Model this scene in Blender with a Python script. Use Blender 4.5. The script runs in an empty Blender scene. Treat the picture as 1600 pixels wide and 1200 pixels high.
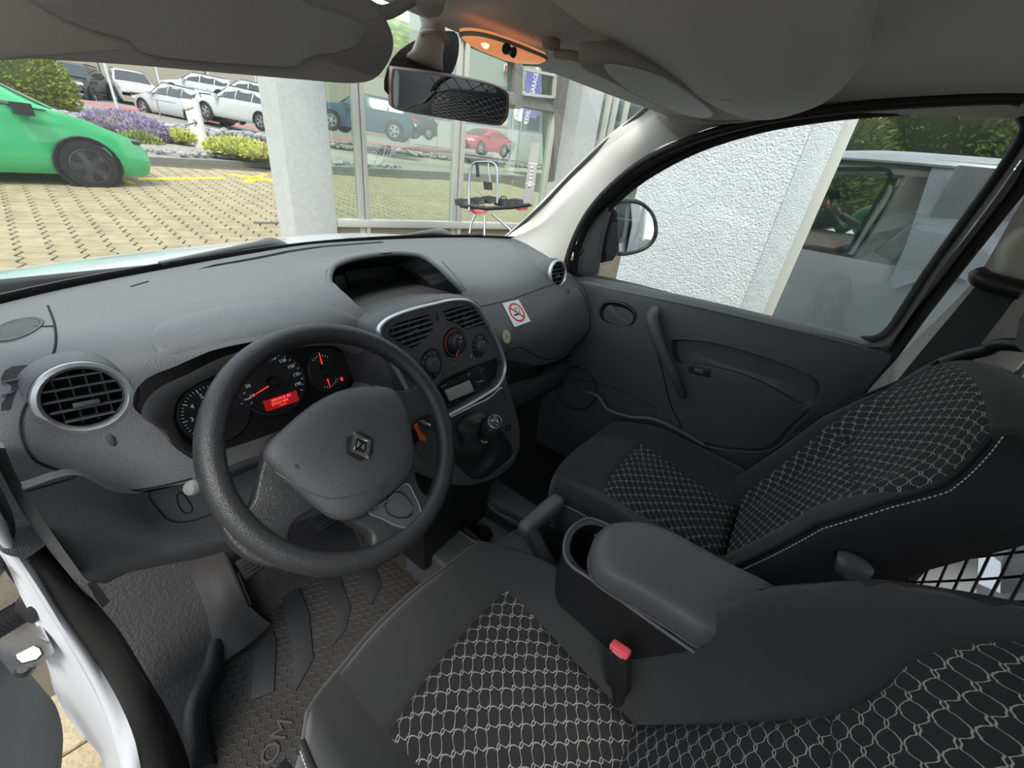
import bpy, bmesh, math, random
from mathutils import Vector as V, Matrix, Euler
from mathutils.bvhtree import BVHTree
from mathutils.geometry import tessellate_polygon
random.seed(7)
pi = math.pi
sc = bpy.context.scene
col = sc.collection

# ------------------------------------------------------------------ camera
# x to the passenger side, y to the bonnet, z up; ground under the van is z = 0
F = 640.0
CAM = V((-.646, -.454, 1.498))
RX = V((0.57591273, -0.809578, 0.11361331))
RZ = V((0.7446667, 0.46215891, -0.48153987))
RX = (RX - RZ * RX.dot(RZ)).normalized(); RZ.normalize()
RY = RZ.cross(RX)
cd = bpy.data.cameras.new('camera'); cam = bpy.data.objects.new('camera', cd); col.objects.link(cam)
cd.sensor_width = 36; cd.lens = F / 1600 * 36; cd.clip_start = .02; cd.clip_end = 500
M = Matrix((RX, -RY, -RZ)).transposed().to_4x4(); M.translation = CAM
cam.matrix_world = M
sc.camera = cam

# ------------------------------------------------------------------ light
w = bpy.data.worlds.new('sky'); sc.world = w; w.use_nodes = True
nt = w.node_tree; nt.nodes.clear()
o_ = nt.nodes.new('ShaderNodeOutputWorld'); b_ = nt.nodes.new('ShaderNodeBackground')
tc = nt.nodes.new('ShaderNodeTexCoord'); sp = nt.nodes.new('ShaderNodeSeparateXYZ'); rp = nt.nodes.new('ShaderNodeValToRGB')
nt.links.new(tc.outputs['Generated'], sp.inputs[0]); nt.links.new(sp.outputs['Z'], rp.inputs[0])
rp.color_ramp.elements[0].position = 0.0; rp.color_ramp.elements[0].color = (.84, .87, .90, 1)
rp.color_ramp.elements[1].position = .8; rp.color_ramp.elements[1].color = (.72, .79, .90, 1)
nt.links.new(rp.outputs[0], b_.inputs[0]); b_.inputs[1].default_value = 1.25
nt.links.new(b_.outputs[0], o_.inputs[0])
sd = bpy.data.lights.new('sun', 'SUN'); sd.energy = 1.9; sd.angle = math.radians(18); sd.color = (1, .95, .86)
so = bpy.data.objects.new('sun', sd); col.objects.link(so)
so.rotation_euler = V((.55, .35, -.95)).to_track_quat('-Z', 'Y').to_euler()
sc.view_settings.view_transform = 'Standard'; sc.view_settings.look = 'None'
sc.view_settings.gamma = 1; sc.view_settings.use_curve_mapping = False
sc.view_settings.exposure = 1.03

# ------------------------------------------------------------------ helpers
def ray(px, py): return RX * ((px - 800) / F) + RY * ((py - 600) / F) + RZ
def Pt(px, py, x=None, y=None, z=None, t=None):
    d = ray(px, py)
    if x is not None: t = (x - CAM.x) / d.x
    elif y is not None: t = (y - CAM.y) / d.y
    elif z is not None: t = (z - CAM.z) / d.z
    return CAM + d * t
def PX(x, *pts): return [Pt(a, b, x=x) for a, b in pts]
def PY(y, *pts): return [Pt(a, b, y=y) for a, b in pts]
def PZ(z, *pts): return [Pt(a, b, z=z) for a, b in pts]
def PP(p0, n, *pts):
    out = []
    for a, b in pts:
        d = ray(a, b); out.append(CAM + d * ((p0 - CAM).dot(n) / d.dot(n)))
    return out
def lk(o, parent=None):
    col.objects.link(o)
    if parent: o.parent = parent; o.matrix_parent_inverse = Matrix.Translation(-parent.location) if parent.type == 'EMPTY' else parent.matrix_world.inverted()
    return o
def mesh(name, vs, fs, mat, parent=None, smooth=True, ang=35, uv=None):
    me = bpy.data.meshes.new(name); me.from_pydata([tuple(v) for v in vs], [], fs); me.update()
    bm = bmesh.new(); bm.from_mesh(me); bmesh.ops.recalc_face_normals(bm, faces=bm.faces); bm.to_mesh(me); bm.free()
    if uv is not None:
        l = me.uv_layers.new(name='UVMap')
        for lp in me.loops: l.data[lp.index].uv = uv[lp.vertex_index]
    if smooth:
        me.shade_smooth(); me.set_sharp_from_angle(angle=math.radians(ang))
    if mat: me.materials.append(mat)
    return lk(bpy.data.objects.new(name, me), parent)
def bmobj(name, bm, mat, parent=None, smooth=True, ang=35):
    me = bpy.data.meshes.new(name); bmesh.ops.recalc_face_normals(bm, faces=bm.faces); bm.to_mesh(me); bm.free()
    if smooth: me.shade_smooth(); me.set_sharp_from_angle(angle=math.radians(ang))
    if mat: me.materials.append(mat)
    return lk(bpy.data.objects.new(name, me), parent)
def thing(name, label, cat, loc=(0, 0, 0), group=None):
    o = bpy.data.objects.new(name, None); o.empty_display_size = .05; col.objects.link(o); o.location = loc
    o['label'] = label; o['category'] = cat
    if group: o['group'] = group
    return o
def tag(o, label, cat, group=None):
    o['label'] = label; o['category'] = cat
    if group: o['group'] = group
    return o
def struct(o): o['kind'] = 'structure'; return o
def stuff(o): o['kind'] = 'stuff'; return o
def lab(o, s): o['label'] = s; return o

def cat1(p, i, t, closed=False):
    n = len(p)
    g = (lambda k: p[k % n]) if closed else (lambda k: p[max(0, min(n - 1, k))])
    p0, p1, p2, p3 = g(i - 1), g(i), g(i + 1), g(i + 2)
    if not closed:
        if i - 1 < 0: p0 = p1 * 2 - p2
        if i + 2 > n - 1: p3 = p2 * 2 - p1
    return ((p1 * 2) + (p2 - p0) * t + (p0 * 2 - p1 * 5 + p2 * 4 - p3) * t * t + (p1 * 3 - p0 - p2 * 3 + p3) * t ** 3) * .5
def spline(p, n=6, closed=False):
    p = [V(q) for q in p]; out = []
    m = len(p) if closed else len(p) - 1
    for i in range(m):
        for k in range(n): out.append(cat1(p, i, k / n, closed))
    if not closed: out.append(p[-1].copy())
    return out
def grid_pts(rows, nu=6, nv=6):
    R1 = [spline(r, nu) for r in rows]
    cols = [spline([r[j] for r in R1], nv) for j in range(len(R1[0]))]
    return [[c[i] for c in cols] for i in range(len(cols[0]))]
def sheet(name, G, mat, parent=None, off=None, uvs=1.0, ang=40):
    """a surface from a grid of points; off gives it thickness as a closed body"""
    nr, nc = len(G), len(G[0]); vs = [p for r in G for p in r]; fs = []
    us = [[0.0] * nc for _ in range(nr)]; vv = [[0.0] * nc for _ in range(nr)]
    for i in range(nr):
        for j in range(nc):
            if j: us[i][j] = us[i][j - 1] + (G[i][j] - G[i][j - 1]).length
            if i: vv[i][j] = vv[i - 1][j] + (G[i][j] - G[i - 1][j]).length
    for i in range(nr):
        m = us[i][nc // 2]
        for j in range(nc): us[i][j] -= m
    uv = [(us[i][j] * uvs, vv[i][j] * uvs) for i in range(nr) for j in range(nc)]
    I = lambda i, j: i * nc + j
    for i in range(nr - 1):
        for j in range(nc - 1): fs.append((I(i, j), I(i, j + 1), I(i + 1, j + 1), I(i + 1, j)))
    if off is not None:
        off = V(off); N = nr * nc; vs = vs + [p + off for p in vs]; uv = uv + uv
        for i in range(nr - 1):
            for j in range(nc - 1): fs.append((N + I(i, j), N + I(i + 1, j), N + I(i + 1, j + 1), N + I(i, j + 1)))
        b = [I(0, j) for j in range(nc)] + [I(i, nc - 1) for i in range(1, nr)] + [I(nr - 1, j) for j in range(nc - 2, -1, -1)] + [I(i, 0) for i in range(nr - 2, 0, -1)]
        for k in range(len(b)):
            a, c = b[k], b[(k + 1) % len(b)]; fs.append((a, a + N, c + N, c))
    return mesh(name, vs, fs, mat, parent, uv=uv, ang=ang)
def frames(pts, closed):
    n = len(pts); T = []
    for i in range(n):
        a = pts[(i - 1) % n] if (closed or i) else pts[i]; b = pts[(i + 1) % n] if (closed or i < n - 1) else pts[i]
        T.append((b - a).normalized())
    u = T[0].orthogonal().normalized(); U = [u]
    for i in range(1, n):
        u = U[-1] - T[i] * U[-1].dot(T[i]); U.append(u.normalized())
    return T, U
def tube_geo(pts, r, seg=8, closed=False, flat=1.0, up=None):
    pts = [V(p) for p in pts]; n = len(pts); T, U = frames(pts, closed)
    if up is not None: up = V(up); U = [(up - t * up.dot(t)).normalized() for t in T]
    vs, fs = [], []
    for i in range(n):
        rr = r[i] if isinstance(r, (list, tuple)) else r
        b = T[i].cross(U[i])
        for k in range(seg):
            a = 2 * pi * k / seg; vs.append(pts[i] + U[i] * (math.cos(a) * rr * flat) + b * (math.sin(a) * rr))
    m = n if closed else n - 1
    for i in range(m):
        for k in range(seg):
            a = i * seg + k; b2 = i * seg + (k + 1) % seg; c = ((i + 1) % n) * seg
            fs.append((a, b2, c + (k + 1) % seg, c + k))
    if not closed: fs.append(tuple(range(seg))[::-1]); fs.append(tuple((n - 1) * seg + k for k in range(seg)))
    return vs, fs
def tube(name, pts, r, mat, parent=None, seg=8, closed=False, n=0, flat=1.0, up=None, ang=50):
    if n:
        if isinstance(r, (list, tuple)):
            rv = spline([V((q, 0, 0)) for q in r], n, closed); r = [q.x for q in rv]
        pts = spline(pts, n, closed)
    vs, fs = tube_geo(pts, r, seg, closed, flat, up)
    return mesh(name, vs, fs, mat, parent, ang=ang)
def join_geo(L):
    vs, fs = [], []
    for a, b in L:
        o = len(vs); vs += a; fs += [tuple(i + o for i in f) for f in b]
    return vs, fs
def prism_geo(out, d):
    d = V(d); n = len(out); vs = [V(p) for p in out] + [V(p) + d for p in out]
    tri = tessellate_polygon([[V(p) for p in out]])
    fs = [tuple(t) for t in tri] + [tuple(i + n for i in t[::-1]) for t in tri]
    fs += [(i, (i + 1) % n, (i + 1) % n + n, i + n) for i in range(n)]
    return vs, fs
def prism(name, out, d, mat, parent=None, bev=0, seg=2, ang=35):
    """closed outline pushed along d; out is the outer face"""
    d = V(d); n = len(out); bm = bmesh.new()
    a = [bm.verts.new(p) for p in out]; b = [bm.verts.new(V(p) + d) for p in out]
    f1 = bm.faces.new(a); f2 = bm.faces.new(b[::-1])
    for i in range(n): bm.faces.new((a[i], b[i], b[(i + 1) % n], a[(i + 1) % n]))
    bmesh.ops.recalc_face_normals(bm, faces=bm.faces)
    if bev:
        try: bmesh.ops.bevel(bm, geom=[e for e in f1.edges], offset=bev, segments=seg, profile=.5, affect='EDGES', clamp_overlap=True)
        except Exception: pass
    bmesh.ops.triangulate(bm, faces=[f for f in bm.faces if len(f.verts) > 4])
    return bmobj(name, bm, mat, parent, ang=ang)
def dome_geo(out, n, prof, cen=None):
    """rings of an outline: prof = [(scale, height), ...], last ring closed"""
    out = [V(p) for p in out]; n = V(n).normalized(); c = cen or sum(out, V()) / len(out); m = len(out); vs, fs = [], []
    for s, h in prof:
        for p in out: vs.append(c + (p - c) * s + n * h)
    for k in range(len(prof) - 1):
        for i in range(m): fs.append((k * m + i, k * m + (i + 1) % m, (k + 1) * m + (i + 1) % m, (k + 1) * m + i))
    vs.append(c + n * prof[-1][1]); L = len(vs) - 1; k = (len(prof) - 1) * m
    for i in range(m): fs.append((k + i, k + (i + 1) % m, L))
    return vs, fs
def dome(name, out, n, prof, mat, parent=None, cen=None, ang=50):
    vs, fs = dome_geo(out, n, prof, cen); return mesh(name, vs, fs, mat, parent, ang=ang)
def ring_geo(a, b):
    n = len(a); return [V(p) for p in a] + [V(p) for p in b], [(i, (i + 1) % n, (i + 1) % n + n, i + n) for i in range(n)]
def loft(name, rings, mat, parent=None, cap=(False, False), closed=True, ang=40):
    vs, fs = [], []; n = len(rings[0])
    for r in rings: vs += [V(p) for p in r]
    for k in range(len(rings) - 1):
        for i in range(n if closed else n - 1): fs.append((k * n + i, k * n + (i + 1) % n, (k + 1) * n + (i + 1) % n, (k + 1) * n + i))
    if cap[0]: fs.append(tuple(range(n))[::-1])
    if cap[1]: fs.append(tuple((len(rings) - 1) * n + i for i in range(n)))
    return mesh(name, vs, fs, mat, parent, ang=ang)
def axes(n, up=(0, 0, 1)):
    n = V(n).normalized(); up = V(up); b = (up - n * up.dot(n)).normalized(); a = b.cross(n); return a, b, n
def circle(c, n, r, seg=24, up=(0, 0, 1), ry=None):
    a, b, n = axes(n, up); c = V(c); ry = ry or r
    return [c + a * (math.cos(2 * pi * k / seg) * r) + b * (math.sin(2 * pi * k / seg) * ry) for k in range(seg)]
def lathe(name, c, n, prof, mat, parent=None, seg=24, up=(0, 0, 1), sy=1.0, ang=40, caps=(False, False)):
    """prof = [(radius, height)...]"""
    rs = [circle(V(c) + V(n).normalized() * h, n, max(r, 1e-5), seg, up, max(r, 1e-5) * sy) for r, h in prof]
    return loft(name, rs, mat, parent, ang=ang, cap=caps)
def box_geo(c, s, R=None):
    c = V(c); vs = []
    for x in (-1, 1):
        for y in (-1, 1):
            for z in (-1, 1):
                v = V((x * s[0] / 2, y * s[1] / 2, z * s[2] / 2)); vs.append(c + (R @ v if R else v))
    return vs, [(0, 1, 3, 2), (4, 6, 7, 5), (0, 4, 5, 1), (2, 3, 7, 6), (0, 2, 6, 4), (1, 5, 7, 3)]
def box(name, c, s, mat, parent=None, bev=0, seg=2, R=None):
    vs, fs = box_geo(c, s, R); bm = bmesh.new(); vv = [bm.verts.new(v) for v in vs]
    for f in fs: bm.faces.new([vv[i] for i in f])
    bmesh.ops.recalc_face_normals(bm, faces=bm.faces)
    if bev: bmesh.ops.bevel(bm, geom=list(bm.edges), offset=bev, segments=seg, profile=.5, affect='EDGES')
    return bmobj(name, bm, mat, parent)
def rotm(n, up=(0, 0, 1)):
    a, b, n = axes(n, up); return Matrix((a, b, n)).transposed()
def text(name, s, loc, n, up, size, mat, parent=None, ex=.0003, align='CENTER', wx=1.0):
    cu = bpy.data.curves.new(name, 'FONT'); cu.body = s; cu.size = size; cu.extrude = ex; cu.align_x = align; cu.align_y = 'CENTER'; cu.resolution_u = 2
    a, b, n = axes(n, up); Mx = Matrix((a * wx, b, n)).transposed().to_4x4(); Mx.translation = V(loc)
    t = bpy.data.objects.new(name, cu); col.objects.link(t); dg = bpy.context.evaluated_depsgraph_get()
    me = bpy.data.meshes.new_from_object(t.evaluated_get(dg)); bpy.data.objects.remove(t)
    me.transform(Mx); me.materials.clear(); me.materials.append(mat); me.name = name
    return lk(bpy.data.objects.new(name, me), parent)
def cut(o, cutters):
    for c in cutters:
        m = o.modifiers.new('b', 'BOOLEAN'); m.operation = 'DIFFERENCE'; m.solver = 'EXACT'; m.object = c
    bpy.context.view_layer.update(); dg = bpy.context.evaluated_depsgraph_get()
    me = bpy.data.meshes.new_from_object(o.evaluated_get(dg)); o.modifiers.clear(); o.data = me
    for c in cutters: bpy.data.objects.remove(c)
    me.shade_smooth(); me.set_sharp_from_angle(angle=math.radians(35))
def bvh(*objs):
    vs, fs = [], []
    for o in objs:
        b = len(vs); vs += [o.matrix_world @ v.co for v in o.data.vertices]; fs += [tuple(b + i for i in p.vertices) for p in o.data.polygons]
    return BVHTree.FromPolygons(vs, fs)
def on(b, px, py, lift=.0005):
    d = ray(px, py).normalized(); h = b.ray_cast(CAM, d)
    if h[0] is None: return None
    n = h[1]; n = -n if n.dot(d) > 0 else n
    return h[0] + n * lift
def ons(b, pts, lift=.0005): return [q for q in (on(b, x, y, lift) for x, y in pts) if q is not None]
def seam(b, pts, mat, parent, r=.0012, name='seam', n=4, lift=.0002, closed=False):
    sp_ = [(q.x, q.y) for q in spline([V((x, y, 0)) for x, y in pts], n, closed)]
    q = ons(b, sp_, lift)
    return tube(name, q, r, mat, parent, seg=5, closed=closed) if len(q) > 2 else None
def copytree(o, parent=None):
    c = o.copy(); col.objects.link(c)
    if parent: c.parent = parent; c.matrix_parent_inverse = o.matrix_parent_inverse.copy()
    for ch in list(o.children): copytree(ch, c)
    return c

# ------------------------------------------------------------------ materials
MT = {}
def mat(name, c, rough=.6, metal=0, bump=0, bscale=400, spec=.5, noise=0, nscale=20, emit=None, coat=0, sheen=0, aniso=None):
    if name in MT: return MT[name]
    m = bpy.data.materials.new(name); m.use_nodes = True; nt = m.node_tree; p = nt.nodes['Principled BSDF']
    p.inputs['Base Color'].default_value = (*c, 1); p.inputs['Roughness'].default_value = rough; p.inputs['Metallic'].default_value = metal
    p.inputs['Specular IOR Level'].default_value = spec; p.inputs['Coat Weight'].default_value = coat; p.inputs['Sheen Weight'].default_value = sheen
    if emit: p.inputs['Emission Color'].default_value = (*emit[:3], 1); p.inputs['Emission Strength'].default_value = emit[3]
    g = nt.nodes.new('ShaderNodeNewGeometry')
    if bump:
        t = nt.nodes.new('ShaderNodeTexNoise'); t.inputs['Scale'].default_value = bscale; t.inputs['Detail'].default_value = 2
        if aniso:
            mp = nt.nodes.new('ShaderNodeMapping'); mp.inputs['Scale'].default_value = aniso; nt.links.new(g.outputs['Position'], mp.inputs[0]); nt.links.new(mp.outputs[0], t.inputs['Vector'])
        else: nt.links.new(g.outputs['Position'], t.inputs['Vector'])
        b = nt.nodes.new('ShaderNodeBump'); b.inputs['Strength'].default_value = bump; b.inputs['Distance'].default_value = .001 if bscale > 60 else .01
        nt.links.new(t.outputs['Fac'], b.inputs['Height']); nt.links.new(b.outputs[0], p.inputs['Normal'])
    if noise:
        t = nt.nodes.new('ShaderNodeTexNoise'); t.inputs['Scale'].default_value = nscale; t.inputs['Detail'].default_value = 4
        nt.links.new(g.outputs['Position'], t.inputs['Vector'])
        mx = nt.nodes.new('ShaderNodeMix'); mx.data_type = 'RGBA'
        mx.inputs[6].default_value = (*[v * (1 - noise) for v in c], 1); mx.inputs[7].default_value = (*[min(1, v * (1 + noise)) for v in c], 1)
        nt.links.new(t.outputs['Fac'], mx.inputs[0]); nt.links.new(mx.outputs[2], p.inputs['Base Color'])
    MT[name] = m; return m
def glass(name, tint, ior=1.45, dirt=0, refl=0.0):
    m = bpy.data.materials.new(name); m.use_nodes = True; nt = m.node_tree; nt.nodes.clear()
    o = nt.nodes.new('ShaderNodeOutputMaterial'); tr = nt.nodes.new('ShaderNodeBsdfTransparent'); gl = nt.nodes.new('ShaderNodeBsdfGlossy')
    tr.inputs[0].default_value = (*tint, 1); gl.inputs['Roughness'].default_value = .01
    fr = nt.nodes.new('ShaderNodeLayerWeight'); fr.inputs[0].default_value = .5; pw = nt.nodes.new('ShaderNodeMath'); pw.operation = 'POWER'; pw.inputs[1].default_value = 5
    ad = nt.nodes.new('ShaderNodeMath'); ad.operation = 'MULTIPLY_ADD'; f0 = ((ior - 1) / (ior + 1)) ** 2 + refl; ad.inputs[1].default_value = 1 - f0; ad.inputs[2].default_value = f0; ad.use_clamp = True
    nt.links.new(fr.outputs['Facing'], pw.inputs[0]); nt.links.new(pw.outputs[0], ad.inputs[0]); mx = nt.nodes.new('ShaderNodeMixShader')
    nt.links.new(ad.outputs[0], mx.inputs[0]); nt.links.new(tr.outputs[0], mx.inputs[1]); nt.links.new(gl.outputs[0], mx.inputs[2]); last = mx
    if dirt:
        df = nt.nodes.new('ShaderNodeBsdfDiffuse'); df.inputs[0].default_value = (.7, .7, .65, 1)
        g = nt.nodes.new('ShaderNodeNewGeometry'); t = nt.nodes.new('ShaderNodeTexNoise'); t.inputs['Scale'].default_value = 250; nt.links.new(g.outputs['Position'], t.inputs['Vector'])
        rr = nt.nodes.new('ShaderNodeMapRange'); rr.inputs[1].default_value = .35; rr.inputs[2].default_value = .8; rr.inputs[3].default_value = 0; rr.inputs[4].default_value = dirt
        nt.links.new(t.outputs['Fac'], rr.inputs[0]); m2 = nt.nodes.new('ShaderNodeMixShader'); nt.links.new(rr.outputs[0], m2.inputs[0]); nt.links.new(mx.outputs[0], m2.inputs[1]); nt.links.new(df.outputs[0], m2.inputs[2]); last = m2
    nt.links.new(last.outputs[0], o.inputs[0]); MT[name] = m; return m
plastic = mat('dash_plastic', (.105, .108, .114), .44, bump=.6, bscale=480, noise=.06, nscale=30)
plastic_d = mat('dark_plastic', (.070, .073, .077), .5, bump=.35, bscale=600)
plastic_k = mat('black_plastic', (.012, .012, .013), .42, bump=.15, bscale=600)
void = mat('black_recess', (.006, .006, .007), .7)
smoothp = mat('smooth_grey_plastic', (.095, .098, .103), .38)
rim_m = mat('wheel_rim_plastic', (.026, .027, .029), .31, bump=.8, bscale=700)
pad_m = mat('airbag_plastic', (.062, .064, .069), .48, bump=.8, bscale=600)
seam_m = mat('seam_shadow', (.006, .006, .007), .9)
silver = mat('silver_trim', (.55, .57, .58), .33, .75)
chrome = mat('chrome', (.75, .75, .76), .12, 1)
satin = mat('satin_metal', (.42, .42, .43), .3, .9)
fabric = mat('plain_seat_fabric', (.019, .0195, .020), .9, bump=.5, bscale=1400, sheen=.15)
fab_side = mat('seat_side_cloth', (.013, .013, .0145), .9, bump=.3, bscale=1400)
thread = mat('white_thread', (.55, .55, .52), .8)
liner = mat('headliner_cloth', (.62, .60, .565), .95, bump=.6, bscale=350)
liner_p = mat('sun_visor_vinyl', (.33, .31, .29), .8, bump=.4, bscale=450)
cream = mat('pillar_trim_cream', (.60, .58, .54), .6, bump=.2, bscale=500)
cream_d = mat('pillar_trim_beige', (.46, .44, .40), .65, bump=.2, bscale=500)
rubber = mat('rubber_seal', (.012, .012, .013), .6, bump=.2, bscale=300)
vinyl = mat('floor_vinyl', (.02, .02, .022), .5, bump=1.0, bscale=160)
white_paint = mat('white_van_paint', (.62, .645, .67), .25, coat=.5)
mirror_m = mat('mirror_glass', (.85, .86, .87), .01, 1)
leather = mat('black_leatherette', (.02, .02, .021), .42, bump=.3, bscale=500)
red_m = mat('red_print', (.65, .05, .06), .5)
white_m = mat('white_print', (.85, .85, .85), .5)
black_m = mat('black_print', (.01, .01, .01), .5)
belt_m = mat('seat_belt_webbing', (.022, .022, .024), .75, bump=.3, bscale=900)
glass_w = glass('windscreen_glass', (.93, .95, .93), 1.35, dirt=.05)
glass_d = glass('door_glass', (.93, .96, .95), 1.5)
# ------------------------------------------------------------------ seat fabric with the woven step lines
def node(nt, t, op=None, **k):
    n = nt.nodes.new(t)
    if op: n.operation = op
    for a, v in k.items(): n.inputs[int(a[1:])].default_value = v
    return n
def pattern_fabric():
    m = bpy.data.materials.new('woven_step_fabric'); m.use_nodes = True; nt = m.node_tree; p = nt.nodes['Principled BSDF']; L = nt.links.new
    tc = nt.nodes.new('ShaderNodeUVMap'); tc.uv_map = 'UVMap'; s = nt.nodes.new('ShaderNodeSeparateXYZ')
    nz = nt.nodes.new('ShaderNodeTexNoise'); nz.inputs['Scale'].default_value = 30; L(tc.outputs[0], nz.inputs['Vector'])
    va = nt.nodes.new('ShaderNodeVectorMath'); va.operation = 'MULTIPLY_ADD'; va.inputs[1].default_value = (.006, .006, 0); L(nz.outputs['Color'], va.inputs[0]); L(tc.outputs[0], va.inputs[2])
    L(va.outputs[0], s.inputs[0])
    def M(op, a, b=None, c=None):
        n = nt.nodes.new('ShaderNodeMath'); n.operation = op
        for i, q in enumerate((a, b, c)):
            if q is None: continue
            if hasattr(q, 'links'): L(q, n.inputs[i])
            else: n.inputs[i].default_value = q
        return n.outputs[0]
    P = .0135; T = .034
    U, Vv = s.outputs['X'], s.outputs['Y']
    # steps: the wave climbs quickly, rests, falls quickly
    ph = M('MULTIPLY', M('ADD', U, M('MULTIPLY', Vv, .35)), 1 / T)
    tri = M('PINGPONG', ph, .5)
    wv = M('SUBTRACT', M('MULTIPLY', tri, 4), 1)
    wv = M('MAXIMUM', M('MINIMUM', M('MULTIPLY', wv, 2.3), 1), -1)
    small = M('MULTIPLY', M('SINE', M('ADD', M('MULTIPLY', ph, 2 * pi * 4), .9)), .13)
    A = P * .37
    e = M('MULTIPLY', M('ADD', wv, small), A)
    d1 = M('ABSOLUTE', M('WRAP', M('SUBTRACT', Vv, e), P, -P))
    d2 = M('ABSOLUTE', M('WRAP', M('ADD', M('SUBTRACT', Vv, P), e), P, -P))
    d = M('MINIMUM', d1, d2)
    ln = M('LESS_THAN', d, .00085)
    mx = nt.nodes.new('ShaderNodeMix'); mx.data_type = 'RGBA'; mx.inputs[6].default_value = (.014, .014, .016, 1); mx.inputs[7].default_value = (.30, .29, .265, 1)
    L(ln, mx.inputs[0]); L(mx.outputs[2], p.inputs['Base Color']); p.inputs['Roughness'].default_value = .9
    b = nt.nodes.new('ShaderNodeBump'); b.inputs['Strength'].default_value = .5; b.inputs['Distance'].default_value = .001; L(ln, b.inputs['Height']); L(b.outputs[0], p.inputs['Normal'])
    return m
step_fab = pattern_fabric()

# ------------------------------------------------------------------ room shell of the van
# headliner with the overhead shelf bulge
hl_rows = [
    [(-.74, -.02, 1.60), (-.5, .02, 1.628), (-.2, .05, 1.64), (.1, .06, 1.645), (.4, .03, 1.645), (.60, -.02, 1.64), (.70, -.06, 1.63)],
    [(-.76, -.12, 1.62), (-.5, -.10, 1.645), (-.2, -.09, 1.65), (.1, -.08, 1.65), (.4, -.10, 1.655), (.60, -.12, 1.65), (.71, -.14, 1.64)],
    [(-.76, -.30, 1.68), (-.5, -.30, 1.70), (-.2, -.30, 1.71), (.1, -.30, 1.71), (.4, -.30, 1.71), (.60, -.30, 1.70), (.715, -.30, 1.665)],
    [(-.76, -.50, 1.71), (-.5, -.50, 1.735), (-.2, -.50, 1.74), (.1, -.50, 1.74), (.4, -.50, 1.74), (.60, -.50, 1.725), (.72, -.50, 1.675)],
    [(-.76, -.80, 1.72), (-.5, -.80, 1.75), (-.2, -.80, 1.76), (.1, -.80, 1.76), (.4, -.80, 1.76), (.60, -.80, 1.74), (.72, -.80, 1.68)],
    [(-.76, -1.6, 1.72), (-.5, -1.6, 1.75), (-.2, -1.6, 1.76), (.1, -1.6, 1.76), (.4, -1.6, 1.76), (.60, -1.6, 1.74), (.72, -1.6, 1.68)]]
G = grid_pts(hl_rows, 5, 5)
ceiling = struct(sheet('ceiling', G, liner, off=(0, 0, .03)))
lab(ceiling, 'grey cloth headliner over the cab')
# white outer roof
G = grid_pts([[(x * 1.04, y, z + .06) for x, y, z in r] for r in hl_rows], 3, 3)
struct(sheet('trim_1', G, white_paint, off=(0, 0, .012)))
# overhead shelf: a rounded bulge that hangs below the headliner
sh = [[(-.30, -.13, 1.655), (-.05, -.135, 1.648), (.2, -.14, 1.648), (.45, -.17, 1.650), (.60, -.22, 1.652), (.66, -.30, 1.655)],
      [(-.30, -.20, 1.645), (-.05, -.20, 1.635), (.2, -.20, 1.628), (.45, -.23, 1.628), (.57, -.27, 1.635), (.63, -.33, 1.66)],
      [(-.30, -.30, 1.655), (-.05, -.30, 1.640), (.2, -.30, 1.630), (.42, -.31, 1.632), (.52, -.34, 1.645), (.58, -.37, 1.68)],
      [(-.30, -.37, 1.68), (-.05, -.38, 1.665), (.15, -.385, 1.655), (.34, -.385, 1.658), (.44, -.395, 1.668), (.50, -.405, 1.70)],
      [(-.30, -.42, 1.75), (-.05, -.425, 1.75), (.15, -.42, 1.75), (.30, -.42, 1.75), (.40, -.425, 1.75), (.44, -.43, 1.75)]]
shelf = sheet('overhead_shelf', grid_pts(sh, 6, 6), liner, off=(0, 0, .02))
tag(shelf, 'grey padded overhead shelf bulging below the headliner above the windscreen', 'shelf')

# floor and bulkhead
fl = [[(-.72, .62, .62), (-.45, .62, .62), (-.2, .62, .62), (.2, .62, .62), (.72, .62, .62)],
      [(-.72, .42, .42), (-.45, .42, .42), (-.2, .42, .42), (.2, .42, .42), (.72, .42, .42)],
      [(-.72, .25, .35), (-.45, .25, .35), (-.2, .25, .35), (.2, .25, .35), (.72, .25, .35)],
      [(-.72, -.3, .34), (-.45, -.3, .34), (-.2, -.3, .34), (.2, -.3, .34), (.72, -.3, .34)],
      [(-.72, -1.0, .36), (-.45, -1.0, .36), (-.2, -1.0, .36), (.2, -1.0, .36), (.72, -1.0, .36)],
      [(-.72, -2.0, .45), (-.45, -2.0, .45), (-.2, -2.0, .45), (.2, -2.0, .45), (.72, -2.0, .45)]]
floor = struct(sheet('floor', grid_pts(fl, 3, 5), vinyl, off=(0, .01, -.03)))
struct(box('wall_front', (0, .66, .9), (1.50, .03, .62), void, bev=.005))
struct(box('trim_30', (.735, .42, .70), (.02, .52, 1.0), vinyl, bev=.004))
struct(box('trim_31', (.745, -.20, .30), (.03, 1.8, .36), vinyl, bev=.004))
# cargo bay behind the seats
cargo = mat('cargo_panel', (.42, .44, .45), .6, noise=.1, nscale=6)
struct(box('wall_right', (.80, -1.75, 1.28), (.03, 1.5, .95), cargo, bev=.004))
struct(box('wall_left', (-.80, -1.75, 1.15), (.03, 1.5, 1.2), cargo, bev=.004))
struct(box('wall_back', (0, -2.5, 1.1), (1.6, .03, 1.3), mat('rear_door_trim', (.10, .11, .12), .6), bev=.004))
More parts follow.
